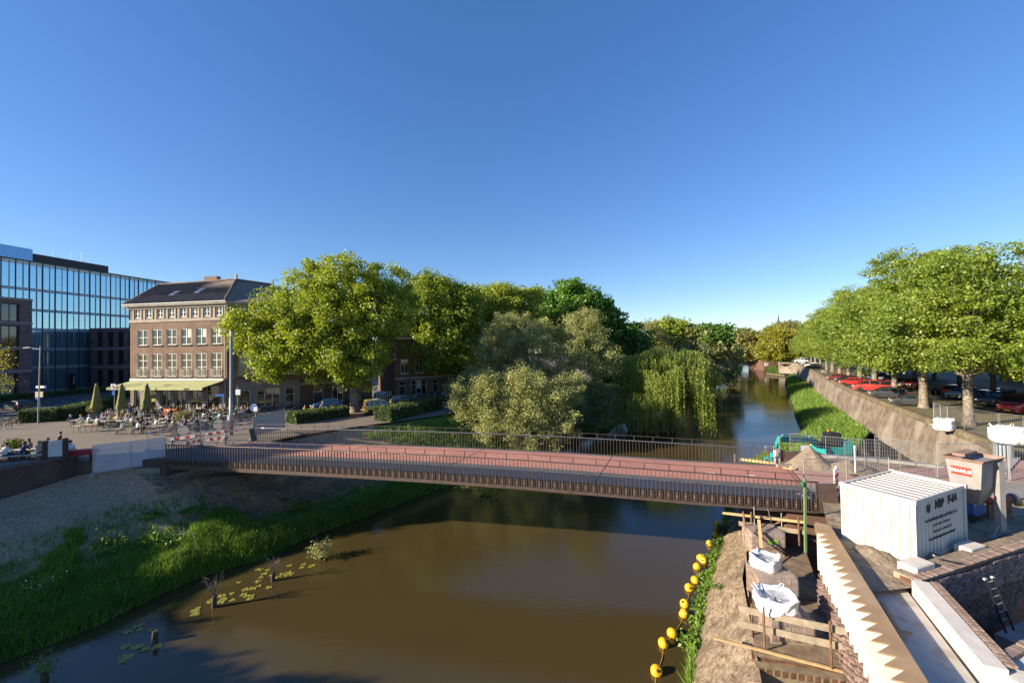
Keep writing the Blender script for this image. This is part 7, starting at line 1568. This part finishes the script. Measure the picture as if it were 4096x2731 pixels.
# ---------------------------------------------------------------- parapet, fences, signs, small things at the left
M_dkbrick=brickmat('parapet_brick',(.085,.055,.045),(.13,.085,.068),(.12,.10,.09),.22,.07)
pw=thing('quay_parapet','dark brick quay parapet with thick coping along the square','wall',(-34,27.4,3)); c0=Vector(pw.location)
pl=[Vector((-44.5,7,0)),Vector((-41.8,12,0)),Vector((-35.5,24.3,0)),Vector((-33.7,27.4,0)),Vector((-32.0,30.4,0))]
m=MB(); c=MB()
for a,b in zip(pl,pl[1:]):
    m.extr([Vector((a.x,a.y,2.2))-c0,Vector((b.x,b.y,2.2))-c0,Vector((b.x,b.y,5.75))-c0,Vector((a.x,a.y,5.75))-c0],Vector((-(b-a).y,(b-a).x,0)).normalized()*.4)
    d=(b-a).normalized(); n=Vector((-d.y,d.x,0)); L=(b-a).length; k=max(1,int(L/1.0))
    for i in range(k): c_=MB(); p=a+d*(L*i/k)+n*.18; q=a+d*(L*(i+1)/k-.015)+n*.18; c_.beam(Vector((p.x,p.y,5.86))-c0,Vector((q.x,q.y,5.86))-c0,.62,.2); c_.build('coping_stone',mat('dark_coping',(.10,.085,.075),.85,.2,4,bump=.3,bscale=20),pw)
m.build('parapet_wall',M_dkbrick,pw)
m=MB(); rl=[Vector((-32.0,30.4,0)),Vector((-29.7,30.75,0)),Vector((-27.2,30.75,0)),Vector((-25.5,31.0,0)),Vector((-24.6,31.8,0))]
for a,b in zip(rl,rl[1:]): m.beam(Vector((a.x,a.y,4.45))-c0,Vector((b.x,b.y,4.45))-c0,.3,1.95)
m.build('retaining_edge',M_dkbrick,pw)
# tarp covered fence panel
def tarpmat(name,c,al): 
    m=bpy.data.materials.new(name); m.use_nodes=True; MATS[name]=m; N=m.node_tree.nodes; L=m.node_tree.links; b=N['Principled BSDF']; b.inputs['Roughness'].default_value=.6
    tc=N.new('ShaderNodeTexCoord'); nz=N.new('ShaderNodeTexNoise'); nz.inputs['Scale'].default_value=1.3; nz.inputs['Detail'].default_value=5; L.new(tc.outputs['Object'],nz.inputs[0]); r=N.new('ShaderNodeValToRGB'); r.color_ramp.elements[0].position=.35; r.color_ramp.elements[1].position=.7; r.color_ramp.elements[0].color=(*c,1); r.color_ramp.elements[1].color=tuple(min(1,x*1.25) for x in c)+(1,); L.new(nz.outputs[0],r.inputs[0]); L.new(r.outputs[0],b.inputs['Base Color']); b.inputs['Alpha'].default_value=al; return m
M_tarp=tarpmat('white_scrim',(.50,.52,.60),.74)
fa=G(371,1899,4.85); fb_=G(660,1858,4.85)
t=fence('mesh fence covered with white scrim left of the bridge',fa,fb_,2.05,'scrim covered fences at the bridge')
Lf=(fb_-fa).length
def tf(u,v): return (u*Lf,.035+.03*fb(u*5,v*4,1,3),.16+v*1.86)
link('scrim',grid('scrim',tf,24,10,M_tarp),t)
fa2=G(1012,1757,5.75); fb2=G(1138,1718,5.75); t=fence('fence with grey printed banner at the far left bridge end',fa2,fb2,2.0,'scrim covered fences at the bridge'); L2=(fb2-fa2).length
def tf2(u,v): return (u*L2+.1*u*(1-v),-.03+.05*fb(u*4+3,v*4,1,3),.25+v*1.65-.12*u*u)
b_=link('banner',grid('banner',tf2,20,10,tarpmat('grey_banner',(.34,.33,.34),.93)),t)
tx=textmesh('banner_lettering','GELUKKIG NIET LANG GEDUURD',.17,M_ivory,t,Matrix.Translation((L2*.5,-.11,1.62))@Matrix.Rotation(PI/2,4,'X')@Matrix.Scale(-1,4,(1,0,0)))
# taped fences around the barrier signs
A0=P(590,1785,33.0); A1=P(800,1782,34.2); A2=P(1004,1757,35.5)
for z_ in(A0,A1,A2): z_.z=5.6
fence('mesh fence panel with tape at the left before the triangle sign',A0,A1,1.95,'taped fence panels at the bridge'); fence('mesh fence panel with tape before the round sign backs',A1+Vector((.05,0,0)),A2,1.95,'taped fence panels at the bridge')
def tape(label,pts,w=.07):
    pts=[Vector(p) for p in pts]; c0=pts[0]; t=thing('barrier_tape',label,'tape',c0,0,'red and white barrier tapes'); seg=[]
    L=[(b-a).length for a,b in zip(pts,pts[1:])]; k=0; red=MB(); wh=MB()
    for a,b,l in zip(pts,pts[1:],L):
        n=max(1,int(l/.28))
        for i in range(n):
            p=a.lerp(b,i/n)-c0; q=a.lerp(b,(i+1)/n)-c0; mm_=MB(); s1=math.sin(PI*i/n)*-.05; s2=math.sin(PI*(i+1)/n)*-.05
            mm_.beam(p+Vector((0,0,s1)),q+Vector((0,0,s2)),.006,w); mm_.build('tape_stripe',M_sred if k%2 else M_swh,t); k+=1
Yt=lambda x: float(np.interp(x,[590,800,1004],[33,34.2,35.5]))-.1
def tp(x,y): return P(x,y,Yt(x))
tape('upper striped tape rising to the right along the taped fences',[tp(592,1731),tp(700,1707),tp(800,1698),tp(1004,1676)])
tape('lower striped tape looping from the left fence post',[tp(592,1733),tp(640,1738),tp(690,1742),tp(800,1722),tp(1004,1692)])
tape('third striped tape crossing to the far fence post',[tp(660,1767),tp(740,1758),tp(800,1743),tp(920,1724),tp(1004,1710)])
def disc(label,x,y,Y,rpx,m_,name='round_sign',rim=None):
    c=P(x,y,Y); r=rpx*Y/F; t=thing(name,label,'sign',(c.x,c.y,PL)); z=c.z-PL; m=MB(); m.tube([(0,-.02,z),(0,.02,z)],r,24); m.build('sign_disc',m_,t); 
    if rim: m=MB(); m.tube([(0,-.012,z),(0,.012,z)],r*1.06,24); m.build('sign_rim',rim,t)
    m=MB(); m.tube([(0,.04,0),(0,.04,z+r*.5)],.03,7); m.build('post',M_galv,t); return t
M_sback=mat('sign_back',(.20,.20,.20),.6,.08,3,metal=.3)
disc('large grey back of a round sign right of the triangle sign',733,1725,37,24,M_sback); disc('grey back of a round sign left of the red rimmed one',875,1698,37,22,M_sback); disc('dark round sign back with red rim',907,1700,36.5,18,mat('sign_dark',(.07,.07,.075),.6),rim=M_sred)
c=P(698,1728,36.5); t=thing('triangle_sign','dark back of a triangular warning sign behind the tape','sign',(c.x,c.y,PL)); z=c.z-PL; m=MB(); m.extr([(-.42,0,z-.38),(.42,0,z-.38),(0,0,z+.40)],(0,.03,0)); m.build('sign_plate',MATS['sign_dark'],t); m=MB(); m.extr([(-.47,.031,z-.41),(.47,.031,z-.41),(0,.031,z+.46)],(0,.01,0)); m.build('sign_rim',M_sred,t); m=MB(); m.tube([(0,.06,0),(0,.06,z+.3)],.03,7); m.build('post',M_galv,t)
def plank(label,x0,y0,x1,y1,Y,h=.26):
    a=P(x0,y0,Y); b=P(x1,y1,Y+.3); c0=Vector((a.x,a.y,PL)); h*=.8; t=thing('barrier_board',label,'barrier',c0,0,'red and white barrier boards on trestles'); n=6
    for i in range(n): m=MB(); p=a.lerp(b,i/n)-c0; q=a.lerp(b,(i+1)/n)-c0; m.beam(p,q,.03,h); m.build('board_stripe',M_sred if i%2 else M_swh,t)
    for f in(.15,.85):
        p=a.lerp(b,f)-c0; m=MB(); m.beam(p+Vector((0,0,.15)),Vector((p.x-.2,p.y-.3,0)),.03,.03); m.beam(p+Vector((0,0,.15)),Vector((p.x+.2,p.y+.3,0)),.03,.03); m.build('trestle_leg',M_zinc,t)
plank('striped barrier board under the triangle sign',680,1758,800,1742,35.6); plank('striped barrier board on the white trestle right of the fence post',820,1738,910,1724,36); plank('lower striped barrier board nearest the bridge',740,1775,800,1762,35); plank('lower striped barrier board right of the fence post',825,1760,912,1746,35.4)
t=thing('bollard','black and white bollard at the bridge entrance','bollard',P(902,1792,35.2)); t.location.z=5.5; m=MB(); m.lathe([(.06,0),(.06,1.0),(.05,1.05)],10); m.build('shaft',M_iron,t); 
for z in(.62,.82): m=MB(); m.lathe([(.064,z),(.064,z+.09)],10); m.build('white_band',M_swh,t)
# crowd barriers
def crowd(label,p,q):
    p=Vector(p);q=Vector(q); t=thing('crowd_barrier',label,'barrier',p,0,'grey crowd barriers before the parked bicycles'); d=q-p
    for z in(.25,1.05): m=MB(); m.tube([Vector((0,0,z)),d+Vector((0,0,z))],.02,6); m.build('rail',M_galv,t)
    n=max(6,int(d.length/.13))
    for i in range(n+1): m=MB(); w=d*(i/n); m.tube([w+Vector((0,0,.25)),w+Vector((0,0,1.05))],.009,4,cap=False); m.build('bar',M_galv,t)
    for f in(.08,.92): m=MB(); w=d*f; m.beam(w+Vector((-.1,-.3,.02)),w+Vector((.1,.3,.02)),.05,.03); m.beam(w,w+Vector((0,0,.25)),.04,.04); m.build('foot',M_galv,t)
crowd('leftmost grey crowd barrier before the terrace bicycles',G(745,1737,PL),G(800,1712,PL)); crowd('second crowd barrier before the pale blue bicycle',G(805,1712,PL),G(905,1702,PL)); crowd('third crowd barrier right of the tall mast',G(912,1701,PL),G(1000,1692,PL)); crowd('crowd barrier between banner and left hedge',G(1128,1680,PL),G(1170,1672,PL)); crowd('crowd barrier along the side street kerb',G(1002,1690,PL),G(1120,1682,PL))
# lamp posts, masts and signs
t=thing('lamp_post','tall slim grey lamp post with arm beside the dark hedge','lamp post',G(153,1693,PL)); c0=Vector(t.location); top=P(161,1384,c0.y)-c0; m=MB(); m.tube([(0,0,0),(0,0,1.2),top],[.09,.07,.05],10); m.build('mast',M_zinc,t); e=P(100,1391,c0.y)-c0; m=MB(); m.tube([top+Vector((0,0,-.35)),e],.035,6); m.build('arm',M_zinc,t); m=MB(); m.beam(e+Vector((-.1,0,0)),e+Vector((.6,0,.05)),.22,.1); m.build('lamp_head',M_rim,t)
t=thing('street_sign','white and blue direction sign with panel below on a pole by the hedge','sign',G(158,1688,PL)); c0=Vector(t.location); Yc=c0.y; m=MB(); m.tube([(0,0,0),P(159,1538,Yc)-c0],.04,8); m.build('pole',M_galv,t)
m=MB(); m.box(P(163,1547,Yc)-c0-Vector((0,.06,0)),(1.0,.03,.28)); m.build('direction_plate',M_swh,t); m=MB(); m.box(P(184,1547,Yc)-c0-Vector((0,.08,0)),(.26,.03,.28)); m.build('blue_arrow_plate',mat('sign_blue',(.02,.12,.45),.5),t); m=MB(); m.box(P(159,1577,Yc)-c0-Vector((0,.06,0)),(.85,.03,.55)); m.build('white_panel',mat('panel_white',(.5,.47,.42),.5),t); m=MB(); m.box(P(159,1577,Yc)-c0-Vector((0,.05,0)),(.95,.02,.65)); m.build('yellow_rim',MATS['yellow_plate'],t); m=MB(); m.box(P(153,1592,Yc)-c0-Vector((0,.06,0)),(.5,.03,.24)); m.build('blue_plate',MATS['sign_blue'],t)
textmesh('direction_lettering','Centrum',.16,M_ink,t,frame(P(157,1547,Yc)-c0-Vector((0,.085,0)),(1,0,0),(0,0,1))) if False else None
t=thing('speed_sign','white zone sign with red ring above blue plate behind the parasols','sign',G(458,1668,PL)); c0=Vector(t.location); Yc=c0.y; m=MB(); m.tube([(0,0,0),P(458,1536,Yc)-c0],.04,8); m.build('pole',M_galv,t); m=MB(); m.box(P(455,1546,Yc)-c0-Vector((0,.06,0)),(.62,.03,.72)); m.build('zone_plate',M_swh,t); q=P(455,1548,Yc)-c0; m=MB(); m.tube([q+Vector((0,-.078,0)),q+Vector((0,-.085,0))],.24,20); m.build('red_ring',M_sred,t); m=MB(); m.tube([q+Vector((0,-.086,0)),q+Vector((0,-.09,0))],.175,20); m.build('ring_centre',M_swh,t); textmesh('speed_number','30',.22,M_ink,t,frame(q+Vector((0,-.096,0)),(1,0,0),(0,0,1)),bold=.008); m=MB(); m.box(P(456,1569,Yc)-c0-Vector((0,.06,0)),(.36,.03,.62)); m.build('blue_plate',MATS['sign_blue'],t)
t=thing('lighting_mast','thick grey mast in front of the cafe corner','mast',G(925,1742,PL)); c0=Vector(t.location); m=MB(); m.tube([(0,0,0),(0,0,3.6),(0,0,3.61),P(925,1332,c0.y)-c0],[.17,.16,.13,.12],14); m.build('mast',M_zinc,t,smooth=True); m=MB(); tp_=P(925,1332,c0.y)-c0; m.lathe([(.13,0),(.13,.45),(.05,.5)],12,tp_-Vector((0,0,.3))); m.build('lamp_head',M_galv,t); m=MB(); m.box((-.2,-.05,1.6),(.16,.2,.5)); m.build('control_box',M_swh,t)
t=thing('street_name_sign','small blue street name sign on a pole at the cafe','sign',G(893,1690,PL)); c0=Vector(t.location); m=MB(); m.tube([(0,0,0),P(893,1575,c0.y)-c0],.035,8); m.build('pole',M_galv,t); m=MB(); m.box(P(880,1580,c0.y)-c0-Vector((0,.05,0)),(1.0,.03,.22)); m.build('name_plate',MATS['sign_blue'],t)
t=thing('plain_sign','pale rear of a rectangular sign right of the tall mast','sign',G(950,1682,PL)); c0=Vector(t.location); m=MB(); m.tube([(0,0,0),P(950,1546,c0.y)-c0],.035,8); m.build('pole',M_galv,t); m=MB(); m.box(P(953,1568,c0.y)-c0-Vector((0,.05,0)),(.55,.03,.62)); m.build('sign_plate',M_swh,t)
t=thing('notice_sign','round blue sign with white notice plate before the side shop','sign',G(1022,1688,PL)); c0=Vector(t.location); m=MB(); m.tube([(0,0,0),P(1022,1615,c0.y)-c0],.05,8); m.build('pole',M_galv,t); q=P(1017,1630,c0.y)-c0; m=MB(); m.tube([q+Vector((0,-.05,0)),q+Vector((0,-.08,0))],.36,22); m.build('blue_disc',MATS['sign_blue'],t); m=MB(); m.tube([q+Vector((0,-.03,0)),q+Vector((0,-.05,0))],.40,22); m.build('white_rim',M_swh,t); m=MB(); m.box(P(1024,1635,c0.y)-c0-Vector((0,.1,0)),(.42,.03,.5)); m.build('notice_plate',M_swh,t)
t=thing('notice_board','blank pale notice board between two dark posts on the parapet','notice board',P(220,1838,29.3)); c0=Vector(t.location); 
for a,b,Y in(((180,1763),(180,1846),29.0),((262,1752),(262,1838),29.6)): m=MB(); m.beam(P(*b,Y)-c0,P(*a,Y)-c0,.22,.22); m.build('post',M_dwood,t)
m=MB(); m.extr([P(187,1766,29.05)-c0,P(255,1757,29.55)-c0,P(255,1822,29.55)-c0,P(187,1828,29.05)-c0],(0,.06,0)); m.build('panel',mat('panel_pale',(.55,.57,.58),.6,.05,2),t); m=MB(); m.beam(P(205,1783,29.0)-c0,P(220,1776,29.1)-c0,.02,.07); m.build('wooden_strip',M_lumber,t)
t=thing('brown_box','small brown box at the end of the dark hedge','box',G(63,1692,PL)); m=MB(); m.box((0,0,.25),(.45,.35,.5)); m.build('box_body',M_rust,t)
t=thing('street_sign','blue and white parking sign across the right street','sign',G(3960,1570,PL)); c0=Vector(t.location); m=MB(); m.tube([(0,0,0),(0,0,3)],.05,7); m.build('pole',M_galv,t); m=MB(); m.box((0,-.06,2.75),(.5,.04,.5)); m.build('blue_plate',MATS['sign_blue'],t)
t['label']='blue parking sign on a pole across the right street'
t=thing('litter_bin','dark slatted litter bin beside the full bulk bag','bin',G(4015,1835,PL)); 
for k in range(16): a=2*PI*k/16; m=MB(); m.box((.42*math.cos(a),.42*math.sin(a),.5),(.05,.11,1.0),rz=a); m.build('slat',M_span,t)
m=MB(); m.lathe([(.38,.05),(.38,.95)],14); m.build('liner',M_iron,t)
t=thing('traffic_sign','small white sign with red arrow on the bastion wall','sign',G(3062,1446,4.9)+Vector((0,-.6,-1.2))); m=MB(); m.box((0,0,0),(1.8,.1,1.6)); m.build('plate',M_swh,t); m=MB(); m.extr([(-.45,-.07,.3),(.5,-.07,.55),(.5,-.07,-.3)],(0,.01,0)); m.build('red_arrow',M_sred,t)
# ---- water edge: stumps, dead branches, lily pads, plants
def stump(label,px,py,h=.55,br=0,leaf=None,seed=0,cat='stump'):
    c=G(px,py,0); t=thing('tree_stump',label,cat,c); rs=np.random.default_rng(seed); m=MB(); m.tube([(0,0,-.4),(0,0,h*.5),(.02,.0,h)],[.13,.12,.10],8); m.build('stump',M_dwood,t)
    if br:
        m=MB(); tips=[]
        for k in range(br):
            a=rs.random()*2*PI; L=.5+rs.random()*1.0; e=Vector((math.cos(a)*L*.45,math.sin(a)*L*.3,h+L*.75)); q=[Vector((0,0,h*.8)),Vector((e.x*.4,e.y*.4,h+L*.35)),e]; m.tube(q,[.018,.012,.004],4,cap=False); tips.append(e)
            for z in range(3): f=q[1].lerp(e,.3*z+.1); w=f+Vector(rs.normal(size=3)*.22)+Vector((0,0,.12)); m.tube([f,w],[.007,.003],3,cap=False)
        m.build('twigs',M_twig,t)
        if leaf:
            C=np.concatenate([np.array(e)*np.array([.8,.8,.55])+rs.normal(size=(40,3))*np.array([.22,.2,.2]) for e in tips]); C=C[C[:,2]>.1]; V,Fq=leaves(C,.11,.4,.6,rs); link('foliage',npmesh('foliage',V,Fq,[LF[leaf]]),t)
stump('stump with spray of dead twigs at the left water edge',857,2428,.6,22,None,1); stump('smaller stump with upright dead twigs in the water',1092,2322,.5,16,None,2); stump('leafy stump with dead twigs on top near the bridge',1285,2236,.3,20,'olive',3); stump('bare dark post in the shaded water',619,2569,.55,0,None,4); stump('mossy post at the bottom left water edge',178,2720,.4,6,'grass',5)
t=thing('water_plant','broad leaved green water plant below the bridge','plant',G(1945,1968,0)); rs=np.random.default_rng(3); C=rs.normal(size=(260,3))*np.array([.6,.45,.35])+np.array([0,0,.55]); C=C[C[:,2]>.02]; V,Fq=leaves(C,.32,-.2,.3,rs,None,-1.5); link('leaf_rosette',npmesh('leaf_rosette',V,Fq,[LF['chest']]),t)
M_pad=mat('lily_pad',(.24,.25,.035),.4,.25,6,c2=(.34,.31,.05),spec=.6); pm=MB(); n=12; pv=[(0,0,0)]+[(math.cos(.25+a*(2*PI-.5)/n),math.sin(.25+a*(2*PI-.5)/n),.02*math.sin(a*2)) for a in range(n+1)]; pm.add(pv,[(0,i,i+1) for i in range(1,n+1)]); PAD=pm.mesh('lily_pad',[M_pad])
rs=np.random.default_rng(17); pads=[]
for (cx,cy,k,sx,sy) in [(900,2395,6,45,18),(960,2380,8,60,22),(1020,2350,9,50,18),(1060,2290,5,35,25),(1135,2300,7,50,12),(810,2430,4,30,10),(545,2515,5,45,25),(550,2590,6,55,20),(480,2620,3,50,20),(1200,2262,5,60,15),(1865,1945,9,45,14),(760,2460,2,30,10)]:
    for _ in range(k): pads.append((cx+rs.normal()*sx*.6,cy+rs.normal()*sy*.6,cx))
pads.sort()
ones=['','first','second','third','fourth','fifth','sixth','seventh','eighth','ninth','tenth','eleventh','twelfth','thirteenth','fourteenth','fifteenth','sixteenth','seventeenth','eighteenth','nineteenth']
def ordw(k): return ones[k] if k<20 else (['','','twentieth','thirtieth','fortieth','fiftieth'][k//10] if k%10==0 else ['','','twenty','thirty','forty','fifty'][k//10]+'-'+ones[k%10])
cnt={}
for i,(x,y,cx) in enumerate(pads):
    o=link('lily_pad',PAD); o.location=G(x,y,.015+.003*(i%4)); s=.13+.09*rs.random(); o.scale=(s,s*.9,1); o.rotation_euler=(0,0,rs.random()*6)
    g_='below the bridge' if cx>1500 else ('among the twigged stumps' if cx>700 else 'in the shaded water by the dark post'); cnt[g_]=cnt.get(g_,0)+1
    tag(o,f'{ordw(cnt[g_])} lily pad from the left {g_}','lily pad','lily pads '+g_)
# reed clump left of the weeping willow
t=thing('reed_clump','dry pinkish reed clump before the weeping willow','reeds',G(2590,1722,0)); rs=np.random.default_rng(12); n=2600; a=rs.random(n)*2*PI; r=np.sqrt(rs.random(n)); B=np.stack([r*np.cos(a)*3.0,r*np.sin(a)*1.5,np.zeros(n)],1); hh=1.6+rs.random(n)*1.2; tip=B+np.stack([rs.normal(size=n)*.5+B[:,0]*.25,rs.normal(size=n)*.4,hh],1); d=np.stack([np.ones(n),np.zeros(n),np.zeros(n)],1)*.02; V=np.stack([B-d,B+d,tip],1).reshape(-1,3); link('stalks',npmesh('stalks',V,np.arange(3*n).reshape(n,3),[LF['reed']]),t)
# weeds with broad leaves on the dirt bank edge and on the slope
def weed(label,loc,r,h,leaf,n,seed,size=.16,group='weed clumps on the banks',flm=None):
    t=thing('weed_clump',label,'plant',loc,0,group); rs=np.random.default_rng(seed); C=rs.normal(size=(n,3))*np.array([r*.5,r*.5,h*.3]); C[:,2]=np.abs(C[:,2])+.05; V,Fq=leaves(C,size,.5,.65,rs); link('foliage',npmesh('foliage',V,Fq,[LF[leaf]]),t)
    if flm: q=C[C[:,2]>h*.3][:60]; V,Fq=leaves(q+np.array([0,0,.12]),.07,.8,.9,rs); o=link('blossom',npmesh('blossom',V,Fq,[flm]),t); o['kind']='stuff'
wl_=[((2832,2245,.5),'nettle clump highest on the sunny bank edge'),((2812,2320,.4),'second nettle clump down the sunny bank edge'),((2800,2380,.4),'third nettle clump down the sunny bank edge'),((2790,2440,.4),'nettle clump beside the fourth buoy'),((2775,2500,.4),'nettle clump halfway to the bottom edge'),((2752,2590,.4),'nettle clump below the long batten'),((2868,2130,.5),'shaded nettle clump by the far buoys'),((2850,2190,.5),'shaded nettle clump next to the bridge shadow edge')]
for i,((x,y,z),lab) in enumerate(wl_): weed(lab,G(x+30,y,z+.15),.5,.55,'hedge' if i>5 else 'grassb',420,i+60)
for i,(x,y,lab) in enumerate([(2935,2265,'green tuft in the middle of the dirt bank'),(2950,2415,'small green tuft by the lower platform edge'),(2860,2350,'tiny tuft left on the dirt bank')]): weed(lab,G(x,y,1.9),.3,.25,'grassb',90,i+80,.11)
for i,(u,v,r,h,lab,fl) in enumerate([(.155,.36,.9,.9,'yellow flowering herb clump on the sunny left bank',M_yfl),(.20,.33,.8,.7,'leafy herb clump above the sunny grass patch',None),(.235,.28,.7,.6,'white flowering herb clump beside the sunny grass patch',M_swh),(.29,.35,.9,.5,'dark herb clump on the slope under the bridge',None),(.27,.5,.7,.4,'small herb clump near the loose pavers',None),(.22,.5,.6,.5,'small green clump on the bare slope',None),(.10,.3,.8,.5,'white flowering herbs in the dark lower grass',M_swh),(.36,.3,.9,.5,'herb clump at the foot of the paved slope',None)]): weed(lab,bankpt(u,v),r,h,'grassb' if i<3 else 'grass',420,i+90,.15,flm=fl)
# loose grass pavers on the slope
V,Fq=ringmesh(.11,.035,10,4); PV=npmesh('paver_ring',[(x,z,y) for x,y,z in V],Fq,[M_conc])
for j,(x,y,lab) in enumerate([(752,1967,'clover shaped grass paver lying on the bare slope'),(800,1975,'stack of linked grass pavers on the bare slope'),(790,1990,'second group of grass pavers beside the stack')]):
    t=thing('grass_paver',lab,'paver',G(x,y,3.0),j,'loose grass pavers on the slope'); b=bankpt(.258+.012*j,.60); 
    best=min(((bankpt(u,v)) for u in np.linspace(.15,.4,60) for v in np.linspace(.3,.95,40)),key=lambda p:(Vector(p)-P(x,y,p[1])).length); t.location=Vector(best)+Vector((0,0,.05))
    for dx,dy in((0,0),(.24,0),(0,.24),(.24,.24),(.48,0),(.48,.24)): 
        if j==0 and dx>.3: continue
        o=link('paver_ring',PV,t); o.location=(dx,dy,0)
# paved honeycomb slope under the bridge: joined rows of small blocks
me=MB(); me.box((0,0,0),(.34,.12,.06)); n=0; rest=MB(); pvs=thing('paved_slope','honeycomb concrete paving on the slope under the bridge','paving',bankpt(.4,.5)); c0=Vector(pvs.location); mesh_=me.mesh('paving_block',[mat('slope_block',(.20,.165,.125),.95,.25,3,island=.25)]); rr=random.Random(5)
for i in range(64):
    for j in range(30):
        u=.255+.215*i/64+(.0016 if j%2 else 0); v=.30+.62*j/30; p=Vector(bankpt(u,v)); 
        if fb(p.x,p.y,.5,3)>.28 or rr.random()<.06: continue
        q=Vector(bankpt(u+.003,v)); a=math.atan2(q.y-p.y,q.x-p.x); Mx=Matrix.Translation(p-c0+Vector((0,0,.015)))@Matrix.Rotation(a,4,'Z')@Matrix.Rotation(rr.uniform(-.05,.2),4,'X')
        if n<300 and i>20: o=link('paving_block',mesh_,pvs); o.matrix_local=Mx; n+=1
        else: rest.add([Mx@v_.co for v_ in mesh_.vertices],[tuple(f.vertices) for f in mesh_.polygons])
o=rest.build('far_paving_blocks',MATS['slope_block'],pvs); o['kind']='stuff'
# scattered stones on the bare slope and dirt bank
def stones(name,label,pts,s,m_,seed):
    rs=np.random.default_rng(seed); mb=MB()
    for p in pts:
        k=s*(.4+rs.random()**2*1.6); mb.add([(p[0]+a*k,p[1]+b*k,p[2]+c_*k*.7) for a,b,c_ in((1,0,0),(-.9,.2,0),(0,1,0),(.1,-1,.1),(0,.1,.9),(0,0,-.5))],[(0,2,4),(2,1,4),(1,3,4),(3,0,4),(2,0,5),(1,2,5),(3,1,5),(0,3,5)])
    o=mb.build(name,m_); tag(o,label,'stones',kind='stuff')
M_st=mat('pale_stone',(.33,.27,.21),.9,.3,5,island=.3)
rs=np.random.default_rng(2); stones('slope_stones','pale stones scattered on the bare left slope',[bankpt(.06+.3*rs.random(),.42+.5*rs.random()) for _ in range(420)],.035,M_st,1)
stones('bank_clods','clods and rubble on the right dirt bank',[rb(rs.random()*.40+.03,.15+.8*rs.random()) for _ in range(900)],.05,M_dirt,2)
# magpie flying over the canal behind the far railing
t=thing('bird','black and white bird flying low behind the far bridge railing','bird',P(2245,1761,34)); m=MB(); m.lathe([(.01,-.22),(.05,-.12),(.07,0),(.05,.1),(.035,.15),(.01,.2)],8); o=m.build('body',M_iron,t,smooth=True); o.rotation_euler=(0,PI/2,.2); m=MB(); m.add([(-.05,0,.03),(.08,0,.03),(.05,.38,.10),(-.1,.36,.10),(-.05,-.0,.04),(.08,-.0,.04),(.05,-.38,.1),(-.1,-.36,.1)],[(0,1,2,3),(4,5,6,7)]); m.build('wings',M_iron,t); m=MB(); m.extr([(-.2,-.03,0),(-.5,-.05,0),(-.5,.05,0),(-.2,.03,0)],(0,0,.01)); m.build('tail',M_iron,t); m=MB(); m.lathe([(.0,-.045),(.05,-.03),(.06,.0),(.04,.03)],8,(.02,0,-.03)); m.build('white_belly',M_swh,t)
# ---- unseen house and trees added at the left to shade bank, bridge and water
tree('shade_caster_tree','unseen plane tree added beyond the left frame edge to shade the water',Vector((-45,10.5,PL)),[(0,0,2.9,3.0,2.6,1.6),(1,-4,3.8,3.4,3.4,2.2),(0,-8,5.8,4,4,3)],'plane',420,70,.6,1.3,(.35,3),77,nl=20)
tree('shade_caster_tree','unseen tall plane tree added beyond the left frame edge to shade the slope',Vector((-49,22.6,PL)),[(0,0,8.5,3.6,3.3,4.0),(0,.6,6,3.2,2.8,3)],'plane',420,70,.55,1.2,(.4,3.5),79,nl=24)
house('unseen low brick house added beyond the left frame edge to shade the bank',Vector((-46,12.5,PL)),Vector((0,1,0)),14.3,5.2,M_hb,[(2,3.4,.8,2.9,2),(5,6.4,.8,2.9,2),(11,12.4,.8,2.9,2)],[(8,9,.1,2.9)],name='shade_caster_house',ridge=.5,depth=10)
# small leafy branch reaching in at the left edge
t=thing('street_sapling','young tree with fresh leaves reaching in at the left edge','tree',G(-45,1690,PL)); rs=np.random.default_rng(6); c0=Vector(t.location); m=MB(); C=[]
m.tube([(0,0,0),(.1,0,2.5),(.3,0,5.6)],[.09,.07,.03],7)
for (x,y) in((20,1405),(28,1465),(8,1450),(18,1520),(35,1530),(0,1500),(-30,1450),(-10,1420),(5,1560)):
    e=P(x,y,c0.y)-c0; m.tube([(.2,0,max(.6,e.z-.8)),e],[.03,.008],5,cap=False); C.append(np.array(e)+rs.normal(size=(70,3))*np.array([.42,.4,.3]))
m.build('trunk',M_bark,t,smooth=True); V,Fq=leaves(np.concatenate(C),.2,.4,.65,rs); link('crown',npmesh('crown',V,Fq,[LF['yell']]),t)
